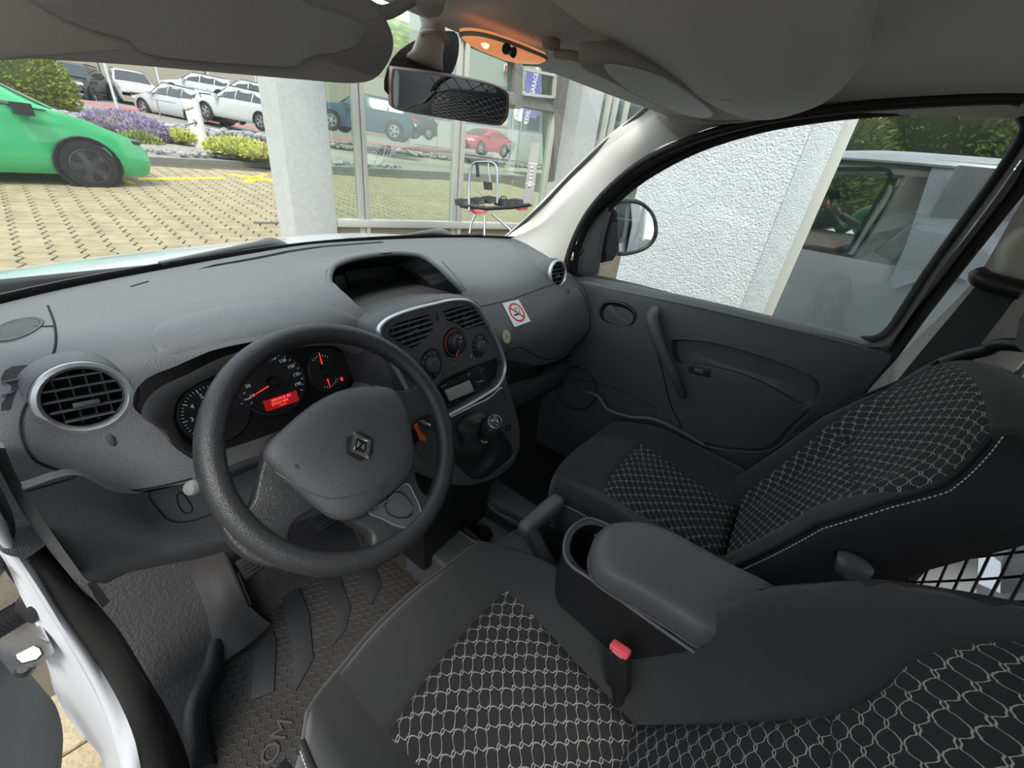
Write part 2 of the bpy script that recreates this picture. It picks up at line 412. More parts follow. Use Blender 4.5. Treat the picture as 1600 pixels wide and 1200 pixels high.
# outer skin of the passenger side, white
struct(loft('trim_2', [[(.83, .62, .45), (.83, .62, 1.0), (.80, .5, 1.14)], [(.87, .0, .40), (.88, 0, .95), (.80, 0, 1.16)],
       [(.87, -.95, .40), (.88, -.95, .95), (.82, -.95, 1.16)], [(.87, -2.5, .45), (.88, -2.5, .95), (.84, -2.5, 1.70)]], white_paint, closed=False))
struct(loft('trim_3', [[(.87, -.99, .9), (.85, -.96, 1.3), (.76, -.90, 1.70), (.70, -.9, 1.78)], [(.88, -2.5, .9), (.86, -2.5, 1.3), (.80, -2.5, 1.70), (.72, -2.5, 1.80)]], white_paint, closed=False))
# windscreen
ws_b = [(-.70, .40, 1.235), (-.45, .57, 1.222), (0, .66, 1.225), (.40, .60, 1.23), (.70, .40, 1.24)]
ws_t = [(-.66, -.02, 1.64), (-.4, .05, 1.66), (0, .09, 1.665), (.35, .06, 1.66), (.62, -.01, 1.65)]
mid = [tuple((V(a) * .5 + V(b) * .5 + V((0, .03, .03)))) for a, b in zip(ws_b, ws_t)]
window_1 = struct(sheet('window_1', grid_pts([ws_b, mid, ws_t], 6, 5), glass_w, off=(0, .002, .002)))
lab(window_1, 'dusty windscreen above the dashboard')
# black band along the foot of the windscreen
band = [[V(p) + V((0, .005, -.012)) for p in ws_b], [V(p) + V((0, -.005, .008)) for p in ws_b]]
struct(sheet('trim_4', [spline(r, 6) for r in band], rubber, off=(0, .02, -.004)))

# pillar trims --------------------------------------------------
def strip(name, pairs, m, off, label=None, n=5, parent=None, bulge=None):
    a = spline([p[0] for p in pairs], n); b = spline([p[1] for p in pairs], n)
    rows = [a]
    for f in (.25, .5, .75):
        rows.append([x.lerp(y, f) + (V(bulge) * math.sin(pi * f) if bulge else V()) for x, y in zip(a, b)])
    rows.append(b)
    o = sheet(name, rows, m, parent, off=off, ang=60)
    if label: lab(o, label)
    return o
A = lambda px, py, y: Pt(px, py, y=y)
apil = [(Pt(786, 378, y=.455), Pt(880, 470, x=.70)), (Pt(830, 340, y=.40), Pt(893, 400, x=.69)), (Pt(872, 296, y=.32), Pt(905, 355, x=.685)), (Pt(915, 254, y=.23), Pt(938, 302, x=.68)),
        (Pt(960, 212, y=.13), Pt(990, 258, x=.675)), (Pt(1000, 182, y=.06), Pt(1035, 228, x=.67)), (Pt(1018, 166, y=.02), Pt(1068, 216, x=.67))]
struct(strip('trim_5', apil, cream, (.02, .03, .0), 'cream trim along the right windscreen pillar', bulge=(-.012, -.004, 0)))
struct(strip('trim_6', [(Pt(1016, 168, y=.02), Pt(1066, 218, x=.67)), (Pt(1060, 176, x=.62), Pt(1110, 200, x=.675)), (Pt(1110, 190, x=.64), Pt(1170, 190, x=.675)), (Pt(1150, 188, x=.65), Pt(1230, 181, x=.68))], cream_d, (.02, .01, .02), bulge=(-.01, 0, -.006)))
# dark line of the windscreen seal on the pillar
tube('trim_7', [Pt(776, 382, y=.47), Pt(800, 364, y=.45), Pt(850, 318, y=.36), Pt(893, 273, y=.275), Pt(940, 228, y=.175), Pt(980, 195, y=.10), Pt(1003, 176, y=.055), Pt(1018, 162, y=.02)], .006, rubber, n=6)['kind'] = 'structure'
# left pillar, outside the frame to the left
struct(strip('trim_8', [((-.69, .42, 1.22), (-.73, .28, 1.18)), ((-.70, .2, 1.42), (-.74, .1, 1.38)), ((-.69, -.02, 1.62), (-.75, -.08, 1.60))], cream, (-.02, .03, 0)))
# rail above the passenger window and the rubber seal of the door opening
seal_px = [(886, 452, .165), (884, 420, .18), (895, 380, .20), (918, 335, .165), (955, 292, .10), (1010, 250, .02), (1090, 215, -.10), (1200, 186, -.25), (1330, 168, -.42), (1460, 158, -.56), (1570, 153, -.68), (1600, 156, -.72)]
tube('trim_9', [Pt(a, b, x=.672) for a, b, c in seal_px], .0115, rubber, n=5, seg=8)['kind'] = 'structure'
# B-pillar: cream cover, white body strip and black seal
struct(strip('trim_10', [((.70, -.79, 1.68), (.60, -1.04, 1.68)), (Pt(1600, 310, x=.70), (.62, -1.00, 1.45)), (Pt(1520, 440, x=.70), (.63, -.98, 1.35)), (Pt(1400, 566, x=.70), Pt(1500, 700, x=.64)), ((.72, -.77, 1.0), (.66, -.95, .85)), ((.73, -.76, .5), (.70, -.95, .4))], cream, (.03, -.02, 0), 'cream trim on the pillar behind the passenger door', bulge=(-.02, 0, 0)))
tube('trim_11', [(.715, -.755, 1.66)] + PX(.715, (1600, 282), (1560, 335), (1500, 412), (1440, 490), (1392, 556), (1345, 610), (1290, 690), (1240, 770)), .014, rubber, n=4)['kind'] = 'structure'
struct(strip('trim_12', [(Pt(1600, 245, x=.73), Pt(1600, 275, x=.72)), (Pt(1540, 330, x=.73), Pt(1552, 345, x=.72)), (Pt(1470, 420, x=.73), Pt(1490, 420, x=.72)), (Pt(1400, 515, x=.73), Pt(1420, 512, x=.72)), (Pt(1375, 545, x=.73), Pt(1392, 550, x=.72))], white_paint, (.02, -.01, 0)))
# driver's door opening: black seal, white sill
seal_in = [(-.02, 1.22, .26)]
sl = [(-70, 650, 1.24), (0, 745, 1.14), (50, 815, 1.09), (116, 909, 1.0), (161, 954, .93), (195, 1012, .85), (225, 1061, .76), (255, 1125, .64), (272, 1200, .52), (290, 1320, .40)]
sr = [(-70, 712, 1.27), (0, 800, 1.17), (22, 845, 1.11), (56, 892, 1.05), (97, 960, .96), (150, 1035, .84), (187, 1099, .74), (210, 1155, .66), (222, 1210, .57), (240, 1320, .42)]
wl = [(-70, 770, 1.22), (0, 850, 1.12), (40, 900, 1.05), (86, 975, .95), (131, 1050, .83), (161, 1110, .74), (180, 1170, .65), (188, 1215, .58), (200, 1320, .44)]
cl = lambda L: [Pt(a, b, z=c) for a, b, c in L]
struct(strip('trim_13', list(zip(cl(sl), cl(sr))), rubber, (0, .02, -.02), 'black rubber seal round the open driver door', bulge=(0, -.006, .006)))
struct(strip('trim_14', list(zip(cl(sr), cl(wl))), white_paint, (0, .02, -.02), 'white painted edge of the driver door opening', bulge=(0, -.004, .002)))
fp = [(-70, 800, 1.12), (0, 866, 1.04), (34, 935, .94), (60, 985, .86), (80, 1050, .72), (96, 1105, .60), (130, 1150, .50), (165, 1200, .42), (180, 1320, .34)]
struct(strip('trim_15', list(zip([V(p) + V((0, .01, -.012)) for p in cl(wl)], cl(fp))), mat('fender_paint', (.62, .64, .66), .4), (0, .03, 0), 'white front wing seen through the door gap', bulge=(0, .02, 0)))
# black inner sill panel
si = [(145, 935, .86), (190, 990, .70), (232, 1060, .55), (262, 1110, .48), (285, 1160, .44), (300, 1210, .42)]
sk = [(116, 905, .93), (161, 954, .85), (197, 1015, .74), (228, 1065, .64), (250, 1120, .58), (268, 1200, .50)]
struct(strip('trim_16', list(zip(cl(sk), cl(si))), vinyl, (0, .01, -.02)))
# ------------------------------------------------------------------ dashboard
dash = thing('dashboard', 'dark grey moulded dashboard spanning the cab below the windscreen', 'dashboard', (0, .3, 1.1))
rowsA = [
 [(-.70,.38,1.235),(-.60,.46,1.228),(-.50,.53,1.222),(-.35,.58,1.222),(-.18,.62,1.225),(0,.64,1.23),(.2,.62,1.23),(.4,.57,1.232),(.58,.48,1.237),(.70,.38,1.24)],
 [(-.70,.27,1.215),(-.60,.36,1.228),(-.50,.42,1.235),(-.35,.45,1.24),(-.18,.47,1.236),(0,.47,1.238),(.2,.45,1.228),(.4,.42,1.222),(.58,.36,1.222),(.69,.28,1.20)],
 [(-.70,.17,1.20),(-.60,.26,1.228),(-.50,.27,1.24),(-.35,.25,1.245),(-.18,.275,1.25),(0,.315,1.278),(.2,.27,1.20),(.4,.25,1.185),(.58,.22,1.20),(.68,.16,1.15)],
 [(-.695,.12,1.17),(-.60,.20,1.20),(-.50,.19,1.215),(-.35,.155,1.213),(-.18,.19,1.215),(0,.21,1.195),(.2,.19,1.155),(.4,.18,1.155),(.57,.165,1.165),(.67,.11,1.11)],
 [(-.69,.09,1.13),(-.60,.165,1.15),(-.50,.155,1.15),(-.35,.15,1.16),(-.18,.15,1.15),(0,.145,1.15),(.2,.13,1.10),(.4,.12,1.10),(.57,.115,1.10),(.665,.075,1.05)],
 [(-.69,.07,1.11),(-.60,.13,1.105),(-.50,.125,1.09),(-.35,.12,1.08),(-.18,.12,1.08),(0,.13,1.08),(.2,.11,1.05),(.4,.09,1.02),(.57,.08,1.00),(.665,.065,.99)],
 [(-.68,.07,1.09),(-.60,.118,1.08),(-.50,.11,1.055),(-.35,.11,1.03),(-.18,.12,1.02),(0,.13,1.04),(.2,.115,1.01),(.4,.105,.93),(.57,.10,.905),(.65,.10,.93)]]
dbody = sheet('dash_body', grid_pts(rowsA, 9, 7), plastic, dash, off=(0, .05, -.035))
# cutters for the openings
K0 = V((-.35, .235, 1.12)); KN = V((0, -.92, .39)).normalized()
clus_px = [(221, 650), (226, 628), (240, 611), (262, 597), (292, 584), (340, 560), (385, 545), (430, 534), (480, 527), (530, 527), (566, 536), (582, 552), (591, 572), (592, 592), (585, 610), (560, 632), (500, 662), (430, 690), (370, 712), (330, 722), (300, 712), (268, 694), (248, 670)]
clus_out = spline([Pt(a, b, y=.145) for a, b in clus_px], 3, True)
pod_px = [(514, 445), (514, 430), (522, 416), (545, 406), (580, 399), (620, 396), (655, 400), (680, 415), (702, 436), (722, 456), (680, 467), (620, 481), (562, 495), (545, 478), (527, 462)]
pod_y = [.27, .285, .30, .31, .32, .32, .31, .28, .245, .215, .215, .215, .215, .235, .255]
pod_out = [Pt(a, b, y=c) for (a, b), c in zip(pod_px, pod_y)]
def prismobj(out, d, back=0):
    d = V(d); return mesh('c', *prism_geo([p - d.normalized() * back for p in out], d + d.normalized() * back), None, None, smooth=False)
ventL_c = Pt(131, 621, y=.19); ventL_n = (CAM - ventL_c).normalized() * .25 + V((.02, -1, .30)); ventL_n.normalize()
ventR_c = Pt(867, 428, y=.185); ventR_n = V((-.15, -1, .25)).normalized()
vl = circle(ventL_c + ventL_n * .06, ventL_n, .037, 32); vr = circle(ventR_c + ventR_n * .06, ventR_n, .038, 32)
c1 = prismobj(clus_out, (0, .12, 0), .10)
pod_c = sum(pod_out, V()) / len(pod_out); pod_o2 = [V((p.x, p.y, p.z + (.006 if -.12 < p.x < .06 and p.z > 1.24 else 0))) for p in pod_out]
m_p = len(pod_o2); _v = [p + V((0, -.10, 0)) for p in pod_o2] + list(pod_o2) + [p + V((0, .20, -.10)) for p in pod_o2]
_t = [tuple(t) for t in tessellate_polygon([[V((p.x, p.z, 0)) for p in pod_o2]])]
c2 = mesh('c', _v, _t + [tuple(i + 2 * m_p for i in t[::-1]) for t in _t] + [(k * m_p + i, k * m_p + (i + 1) % m_p, (k + 1) * m_p + (i + 1) % m_p, (k + 1) * m_p + i) for k in (0, 1) for i in range(m_p)], None, None, smooth=False)
c3 = mesh('c', *prism_geo(vl, -ventL_n * .16), None, None, smooth=False)
c4 = mesh('c', *prism_geo(vr, -ventR_n * .16), None, None, smooth=False)
# slots on the top: the long demister slot
slot = [V((x, y, 1.30)) for x, y in [(-.33, .50), (-.28, .545), (-.1, .60), (0, .61), (.2, .60), (.2, .582), (0, .59), (-.1, .578), (-.28, .52)]]
c5 = mesh('c', *prism_geo(slot, (0, 0, -.2)), None, None, smooth=False)
cut(dbody, [c1, c2, c3, c4, c5])
DB = bvh(dbody)
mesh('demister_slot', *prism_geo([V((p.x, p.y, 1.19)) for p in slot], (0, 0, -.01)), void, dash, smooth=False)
# liners behind the openings
back = loft('pod_liner', [pod_out, [p + V((0, .10, -.05)) for p in pod_out], [p + V((0, .165, -.083)) for p in pod_out]], plastic_k, dash, cap=(False, True))
# hood lip of the pod
tube('pod_lip', [pod_out[i] + V((0, -.002, .001)) for i in range(0, 10)], .0062, plastic, dash, seg=8, n=4)
pd = V((0, .155, .01))
q = [Pt(540, 425, y=.41), Pt(628, 410, y=.41), Pt(636, 430, y=.41), Pt(548, 452, y=.41)]
prism('pod_display', q, (0, .01, 0), mat('dark_screen', (.02, .022, .024), .15), dash, bev=.002)
prism('display_housing', [Pt(522, 432, y=.422), Pt(640, 408, y=.422), Pt(650, 436, y=.422), Pt(528, 468, y=.422)], (0, .02, 0), plastic_d, dash, bev=.003)
prism('indicator_light', [Pt(522, 437, y=.43), Pt(523, 431, y=.43), Pt(526, 437, y=.43)], (0, .004, 0), mat('red_lamp', (.8, .02, .02), .5, emit=(1, .02, .05, 1.5)), dash)
box('pod_shelf', (.0, .33, 1.168), (.34, .22, .012), plastic_d, dash, bev=.003)
tube('pod_divider', [Pt(545, 480, y=.235), Pt(560, 482, y=.27), Pt(580, 483, y=.28), Pt(584, 492, y=.25)], .006, plastic, dash, n=4)

# seams on the dash
for s_ in ([(75, 478), (86, 510), (86, 545), (70, 580), (45, 625), (33, 655), (36, 690), (60, 722), (118, 742)],
           [(118, 742), (150, 760), (190, 767), (240, 762), (300, 748)],
           [(205, 448), (232, 440)],
           [(0, 520), (40, 512), (84, 510)]):
    seam(DB, s_, seam_m, dash, r=.0014)
seam(DB, [(785, 556), (799, 546), (814, 543), (829, 551), (845, 559), (865, 561), (892, 545), (912, 527), (922, 505), (915, 470), (905, 450)], seam_m, dash, r=.0016)
seam(DB, [(725, 478), (745, 480), (800, 467), (850, 449), (880, 440)], seam_m, dash, r=.0009)
seam(DB, [(690, 408), (712, 432), (728, 455)], seam_m, dash, r=.001)
# shallow raised pad on the hood above the dials
lo_c = spline([V((x, y, 0)) for x, y in ((238, 536), (246, 552), (270, 559), (320, 547), (390, 531), (460, 522), (530, 520), (572, 512))], 4)
hi_c = spline([V((x, y, 0)) for x, y in ((236, 530), (242, 512), (264, 497), (320, 480), (390, 468), (460, 466), (530, 480), (574, 508))], 4)
G = []
for k, (a, b) in enumerate(zip(lo_c, hi_c)):
    r = []
    for t in range(9):
        e = min(t, 8 - t, k, len(lo_c) - 1 - k); q = on(DB, a.x + (b.x - a.x) * t / 8, a.y + (b.y - a.y) * t / 8, (-.001, .0012, .0022)[min(e, 2)])
        r.append(q)
    if all(v is not None for v in r): G.append(r)
sheet('hood_pad', G, plastic, dash, ang=60)
# speaker grille on the far left
sp0 = on(DB, 28, 514)
if sp0:
    n_ = (DB.ray_cast(CAM, ray(28, 514).normalized())[1]); n_ = n_ if n_.z > 0 else -n_
    lathe('speaker_rim', sp0, n_, [(.040, -.004), (.040, .001), (.037, .002), (.035, .0005)], plastic_d, dash, sy=.62)
    lathe('speaker_grille', sp0, n_, [(.034, -.002), (.034, .0006), (.02, .0012), (0, .0014)], mat('speaker_mesh', (.05, .052, .056), .6, bump=1, bscale=900), dash, sy=.62)
# round vents
def round_vent(c, n, R, name, parent, tilt=0):
    g = lathe(name, c, n, [(R * .80, -.004), (R * .82, .004), (R * .90, .008), (R * 1.0, .007), (R * 1.04, .0), (R * 1.04, -.01)], silver, parent, seg=40); lab(g, 'silver ring')
    a, b, n = axes(n, V((0, 0, 1)) + V((tilt, 0, 0)))
    lathe('vent_bowl', c, n, [(R * .81, .003), (R * .81, -.012), (R * .72, -.035), (0, -.036)], void, g, seg=32)
    for k in range(-2, 3):
        h = k * R * .30; wv = math.sqrt(max(0, (R * .79) ** 2 - h * h)); o = c + b * h - n * .003
        prism('slat', [o - a * wv - n * .009, o + a * wv - n * .009, o + a * wv + n * .004, o - a * wv + n * .004], b * .0024, smoothp, g, bev=.0004)
    for k in range(-2, 3):
        h = (k + .5) * R * .33; wv = math.sqrt(max(0, (R * .76) ** 2 - h * h)); o = c + a * h - n * .018
        prism('vane', [o - b * wv - n * .006, o + b * wv - n * .006, o + b * wv + n * .006, o - b * wv + n * .006], a * .0016, plastic_d, g)
    box('vent_tab', c - b * R * .16 + n * .002, (R * .55, .005, .006), smoothp, g, bev=.0012, R=Matrix((a, n, b)).transposed())
    return g
round_vent(ventL_c + ventL_n * .004, ventL_n, .043, 'round_vent', dash, tilt=.1)
round_vent(ventR_c + ventR_n * .010, ventR_n, .044, 'round_vent', dash)
# housings of the vents
lathe('vent_housing', ventL_c, ventL_n, [(.045, .005), (.049, -.002), (.056, -.022)], plastic, dash, seg=40)
lathe('vent_housing', ventR_c, ventR_n, [(.046, .008), (.050, .0), (.052, -.04), (.05, -.06)], plastic, dash, seg=40)
# thumbwheels under the vents
for (a, b) in ((175, 690), (888, 456)):
    p = on(DB, a, b)
    if p: dome('vent_wheel', circle(p, V((.1, -1, .2)), .003, 14, ry=.0085), (.1, -1, .2), [(1.25, -.001), (1.2, .001), (1, .0015), (.6, .003)], plastic_d, dash)
# side demister vent, far left
fv = ons(DB, [(2, 592), (8, 580), (20, 573), (44, 571), (34, 596), (22, 620), (16, 640), (2, 642)], .0008)
if len(fv) > 5:
    prism('side_vent', fv, (0, .012, -.004), void, dash)
    for dy in (0, 22):
        q = ons(DB, [(3, 600 + dy * .9), (30 - dy * .4, 594 + dy * .9)], .0022)
        if len(q) == 2: tube('slat', q, .0012, smoothp, dash, seg=6)
# knee panel below the dash on the driver side
kr = [[Pt(35, 765, y=.052), Pt(118, 742, y=.066), Pt(180, 768, y=.088), Pt(240, 768, y=.125), Pt(330, 740, y=.14), Pt(420, 700, y=.15), Pt(560, 640, y=.16)],
      [Pt(60, 800, y=.060), Pt(135, 790, y=.075), Pt(195, 800, y=.10), Pt(255, 800, y=.13), Pt(340, 780, y=.14), Pt(430, 740, y=.15), Pt(570, 680, y=.17)],
      [Pt(98, 856, y=.09), Pt(165, 845, y=.105), Pt(225, 845, y=.12), Pt(285, 840, y=.13), Pt(360, 815, y=.145), Pt(450, 775, y=.155), Pt(590, 720, y=.17)],
      [Pt(133, 905, y=.10), Pt(200, 882, y=.115), Pt(262, 868, y=.13), Pt(310, 857, y=.135), Pt(390, 835, y=.145), Pt(470, 800, y=.16), Pt(600, 750, y=.17)],
      [Pt(165, 912, y=.13), Pt(210, 892, y=.15), Pt(275, 880, y=.17), Pt(330, 868, y=.18), Pt(400, 845, y=.19), Pt(480, 810, y=.20), Pt(610, 765, y=.21)]]
knee = sheet('knee_panel', grid_pts(kr, 6, 6), plastic, dash, off=(0, .02, -.004))
KB = bvh(knee)
seam(KB, [(40, 768), (80, 757), (118, 745)], seam_m, dash, r=.0012)
seam(KB, [(232, 768), (234, 780), (250, 800), (262, 812), (285, 816), (318, 808), (345, 795)], seam_m, dash, r=.001, closed=False)
seam(KB, [(276, 772), (284, 770), (296, 785), (300, 796), (296, 801), (286, 800), (278, 788), (276, 772)], seam_m, dash, r=.0009)
tube('lower_rail', [Pt(172, 893, y=.15), Pt(240, 880, y=.16), Pt(300, 856, y=.17), Pt(345, 838, y=.17), Pt(352, 832, y=.17)], .006, smoothp, dash, seg=6)
# light end strip of the dash towards the door
strip('end_panel', [(Pt(-14, 700, y=.07), Pt(8, 700, y=.065)), (Pt(3, 740, y=.07), Pt(27, 745, y=.062)), (Pt(35, 800, y=.075), Pt(60, 800, y=.068)), (Pt(75, 857, y=.082), Pt(98, 856, y=.078)), (Pt(114, 905, y=.09), Pt(133, 905, y=.088))], smoothp, (0, .012, 0), parent=dash)
mb = on(KB, 190, 875)
prism('door_switch', [Pt(134, 912, z=.90), Pt(147, 905, z=.90), Pt(172, 940, z=.84), Pt(160, 950, z=.84)], (0, .02, -.02), mat('pale_switch', (.5, .51, .54), .35), dash, bev=.003)

# lower edge of the passenger side: open shelf and bar
gl = [[Pt(795, 608, y=.10), Pt(850, 587, y=.11), Pt(905, 556, y=.12), Pt(935, 535, y=.13)],
      [Pt(798, 622, y=.10), Pt(850, 600, y=.11), Pt(905, 568, y=.12), Pt(935, 548, y=.13)],
      [Pt(800, 640, y=.115), Pt(850, 612, y=.125), Pt(900, 580, y=.135), Pt(930, 560, y=.145)]]
sheet('shelf_bar', grid_pts(gl, 5, 4), plastic_d, dash, off=(0, .02, 0))
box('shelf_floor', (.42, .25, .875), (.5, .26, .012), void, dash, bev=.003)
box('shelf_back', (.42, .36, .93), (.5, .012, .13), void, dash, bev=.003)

# stickers on the glove box lid
def decal(name, pts, m, lift=.0006, parent=None):
    q = ons(DB, pts, lift); c = ons(DB, [(sum(p[0] for p in pts) / len(pts), sum(p[1] for p in pts) / len(pts))], lift)[0]
    return q, c
def flat_on(px, py):
    d = ray(px, py).normalized(); h = DB.ray_cast(CAM, d); n = h[1] if h[1].dot(d) < 0 else -h[1]; return h[0], n
sc0, scn = flat_on(806, 488); scn.normalize(); sc0 += scn * .0015
def inpl(p0, n, pts): return PP(p0, n, *pts)
sq = inpl(sc0, scn, [(785, 474), (810, 468), (829, 502), (804, 511)])
ns = thing('sticker', 'square white no smoking sticker with a red ring on the glove box lid', 'sticker', sc0)
prism('sheet', [c + scn * .0006 for c in sq], -scn * .0012, white_m, ns)
ctr = (sq[0] + sq[2]) / 2; ax_ = (sq[1] - sq[0]).normalized(); bx_ = scn.cross(ax_); Rr = (sq[1] - sq[0]).length * .42
pc = lambda a, b: ctr + ax_ * a * Rr + bx_ * b * Rr
upv = bx_ if bx_.z > 0 else -bx_
def circ2(r, s=32): return [ctr + (ax_ * math.cos(2 * pi * k / s) + bx_ * math.sin(2 * pi * k / s)) * r for k in range(s)]
def flatring(name, r0, r1, m, parent, h): 
    vs, fs = ring_geo(circ2(r0), circ2(r1)); return mesh(name, [v + scn * h for v in vs], fs, m, parent)
flatring('red_ring', Rr * .80, Rr * 1.0, red_m, ns, .0009)
d_ = (ax_ + bx_ * -1 if bx_.z > 0 else ax_ + bx_).normalized(); e_ = scn.cross(d_)
prism('red_bar', [ctr + d_ * Rr * .85 * s1 + e_ * Rr * .1 * s2 + scn * .0011 for s1, s2 in ((-1, -1), (1, -1), (1, 1), (-1, 1))], -scn * .0003, red_m, ns)
u_ = upv
prism('cigarette', [ctr + ax_ * Rr * a + u_ * Rr * b + scn * .0009 for a, b in ((-.55, -.28), (.40, -.28), (.40, -.12), (-.55, -.12))], -scn * .0003, black_m, ns)
tube('smoke', [ctr + ax_ * Rr * a + u_ * Rr * b + scn * .0008 for a, b in ((-.1, .1), (.05, .3), (-.1, .42), (.15, .5), (.3, .35), (.5, .4), (.5, .1), (.3, .05), (.45, -.1))], .0007, black_m, ns, seg=5, n=4)
s2, s2n = flat_on(791, 526); s2n.normalize()
rs = thing('round_sticker', 'small round cream sticker with a green plant emblem beside the centre console', 'sticker', s2)
ctr = s2 + s2n * .001; scn2 = s2n
a2, b2, _ = axes(s2n)
mk = lambda r, h: [ctr + (a2 * math.cos(2 * pi * k / 32) * r * .95 + b2 * math.sin(2 * pi * k / 32) * r * 1.05) + s2n * h for k in range(32)]
prism('sheet', mk(.0172, .0008), -s2n * .0015, mat('cream_print', (.62, .66, .50), .5), rs)
vs, fs = ring_geo(mk(.0125, .0012), mk(.0132, .0012)); mesh('green_ring', vs, fs, mat('olive_print', (.16, .22, .08), .5), rs)
prism('emblem', [ctr + a2 * x * .009 + b2 * y * .009 + s2n * .0014 for x, y in ((-.9, -.7), (-.3, -.2), (-.8, .3), (-.2, .2), (0, 1), (.3, .3), (.9, .1), (.4, -.2), (.7, -.9), (.1, -.4))], -s2n * .0004, mat('tan_print', (.32, .27, .10), .5), rs)

# ------------------------------------------------------------------ instrument cluster
kp = lambda *pts: PP(K0, KN, *pts)
K1 = V((-.35, .215, 1.12))
inner = spline(kp(*[(272, 650), (276, 628), (290, 610), (310, 597), (345, 580), (385, 562), (430, 548), (480, 540), (515, 540), (533, 547), (547, 562), (554, 580), (552, 598), (540, 615), (518, 632), (480, 655), (420, 682), (380, 697), (340, 703), (320, 704), (300, 697), (285, 684), (276, 668)]), 3, True)
clus = thing('instrument_cluster', 'instrument cluster with three round dials behind the steering wheel', 'gauges', K0)
loft('cluster_bezel', [[p + V((0, -.002, 0)) for p in clus_out], [p.lerp(q, .12) + V((0, -.010, 0)) for p, q in zip(clus_out, inner)], [p.lerp(q, .5) + V((0, -.018, 0)) for p, q in zip(clus_out, inner)], [p.lerp(q, .9) + V((0, -.006, 0)) for p, q in zip(clus_out, inner)], inner], mat('bezel_plastic', (.20, .205, .21), .35), clus)
ctrK = sum(inner, V()) / len(inner)
prism('dial_board', [ctrK + (p - ctrK) * 1.03 - KN * .001 for p in inner], -KN * .01, void, clus)
dial_m = mat('dial_face', (.022, .022, .024), .55)
ak, bk, _ = axes(KN)
def disc(px, py, r, name, h=.002):
    c = kp((px, py))[0] + KN * h
    lathe(name, c, KN, [(r, -.004), (r, .003), (r * .93, .0035), (r * .90, .0), (0, .0)], mat('dial_ring', (.035, .035, .038), .4), clus, seg=40)
    lathe('dial_face', c, KN, [(r * .90, .0), (r * .90, .0006), (0, .0006)], dial_m, clus, seg=40)
    return c
dimw = mat('dial_print', (.55, .57, .60), .5, emit=(.6, .62, .65, .12)); dimr = mat('dial_red', (.7, .04, .03), .5, emit=(1, .06, .04, .5))
def tick(c, r0, r1, ang, w, m, h=.001):
    d = ak * math.cos(ang) + bk * math.sin(ang); e = ak * -math.sin(ang) + bk * math.cos(ang)
    return [c + d * r0 - e * w + KN * h, c + d * r1 - e * w + KN * h, c + d * r1 + e * w + KN * h, c + d * r0 + e * w + KN * h], [(0, 1, 2, 3)]
cT = disc(336, 644, .050, 'tachometer', .0)
cS = disc(424, 598, .058, 'speedometer', .004)
cG = disc(514, 578, .043, 'fuel_and_temperature_gauge', .0)
# ticks: tachometer from lower left over the top
g = []
for k in range(0, 36): 
    a = math.radians(250 - k * 7.2); g.append(tick(cT, .041 if k % 5 else .038, .0445, a, .0004 if k % 5 else .0006, dimw, .0022))
mesh('tachometer_scale', *join_geo(g), dimw, clus, smooth=False)
for k, s in enumerate('1234567'):
    a = math.radians(250 - 36 - (k - 1) * 36 + 0); text('number', s, cT + (ak * math.cos(a) + bk * math.sin(a)) * .032 + KN * .0022, KN, bk, .010, dimw, clus)
g = []
for k in range(0, 21):
    a = math.radians(205 - k * 12); g.append(tick(cS, .047 if k % 2 == 0 else .049, .0515, a, .0005, dimw, .0062))
mesh('speedometer_scale', *join_geo(g), dimw, clus, smooth=False)
for k, s in enumerate(('10', '30', '50', '70', '90', '110', '130', '150', '170', '190')):
    a = math.radians(205 - 12 - k * 24); text('number', s, cS + (ak * math.cos(a) * .041 + bk * math.sin(a) * .042) + KN * .0062, KN, bk, .0085, dimw, clus)
text('unit', 'km/h', kp((384, 623))[0] + KN * .008, KN, bk, .005, dimw, clus)
def needle(c, tip, h=.007, cap=.009):
    t = kp(tip)[0] + KN * h; s = c + KN * h; d = (t - s).normalized(); e = KN.cross(d)
    prism('needle', [s - e * .0012, t - e * .0004, t + e * .0004, s + e * .0012], -KN * .001, dimr, clus)
    lathe('needle_hub', c, KN, [(cap, .0), (cap, h), (cap * .8, h + .003), (0, h + .004)], plastic_k, clus, seg=20)
needle(cS, (387, 622), .0075, .0105)
u1 = kp((503, 573))[0]; u2 = kp((509, 588))[0]
needle(u1, (497, 551), .004, .005); needle(u2, (515, 606), .004, .005)
g = []
for k in range(7): g.append(tick(u1, .020, .0235, math.radians(128 - k * 14), .0005, dimw, .0028))
for k in range(7): g.append(tick(u2, .020, .0235, math.radians(-118 + k * 14), .0005, dimw, .0028))
mesh('gauge_scale', *join_geo(g), dimw, clus, smooth=False)
dome('fuel_symbol', [kp((533, 592))[0] + KN * .003 + (ak * x + bk * y) * .0028 for x, y in ((-1, -1.2), (.6, -1.2), (.6, 1.2), (-1, 1.2))], KN, [(1, 0), (1, .0006)], dimr, clus)
# red text display
dp = [q + KN * .0075 for q in kp((408, 627), (460, 610), (465, 626), (415, 643))]
prism('text_display', dp, -KN * .002, mat('display_red', (.12, .01, .012), .3, emit=(.35, .01, .015, .35)), clus)
dA = (dp[1] - dp[0]).normalized(); dU = KN.cross(dA)
lit = mat('display_text', (.7, .05, .04), .5, emit=(1, .10, .07, .8))
dc = sum(dp, V()) / 4; hh = (dp[0] - dp[3]).length
text('display_text', 'SERVICE IM', dc + dU * hh * .28 + KN * .0005, KN, dU, hh * .34, lit, clus, wx=1.05)
text('display_text', '29153 KM', dc - dU * hh * .05 - dA * .004 + KN * .0005, KN, dU, hh * .34, lit, clus, wx=1.05)
tube('spanner_icon', [dc + dA * a - dU * hh * .32 + KN * .0006 for a in (-.006, 0, .006)], .0005, lit, clus, seg=4)
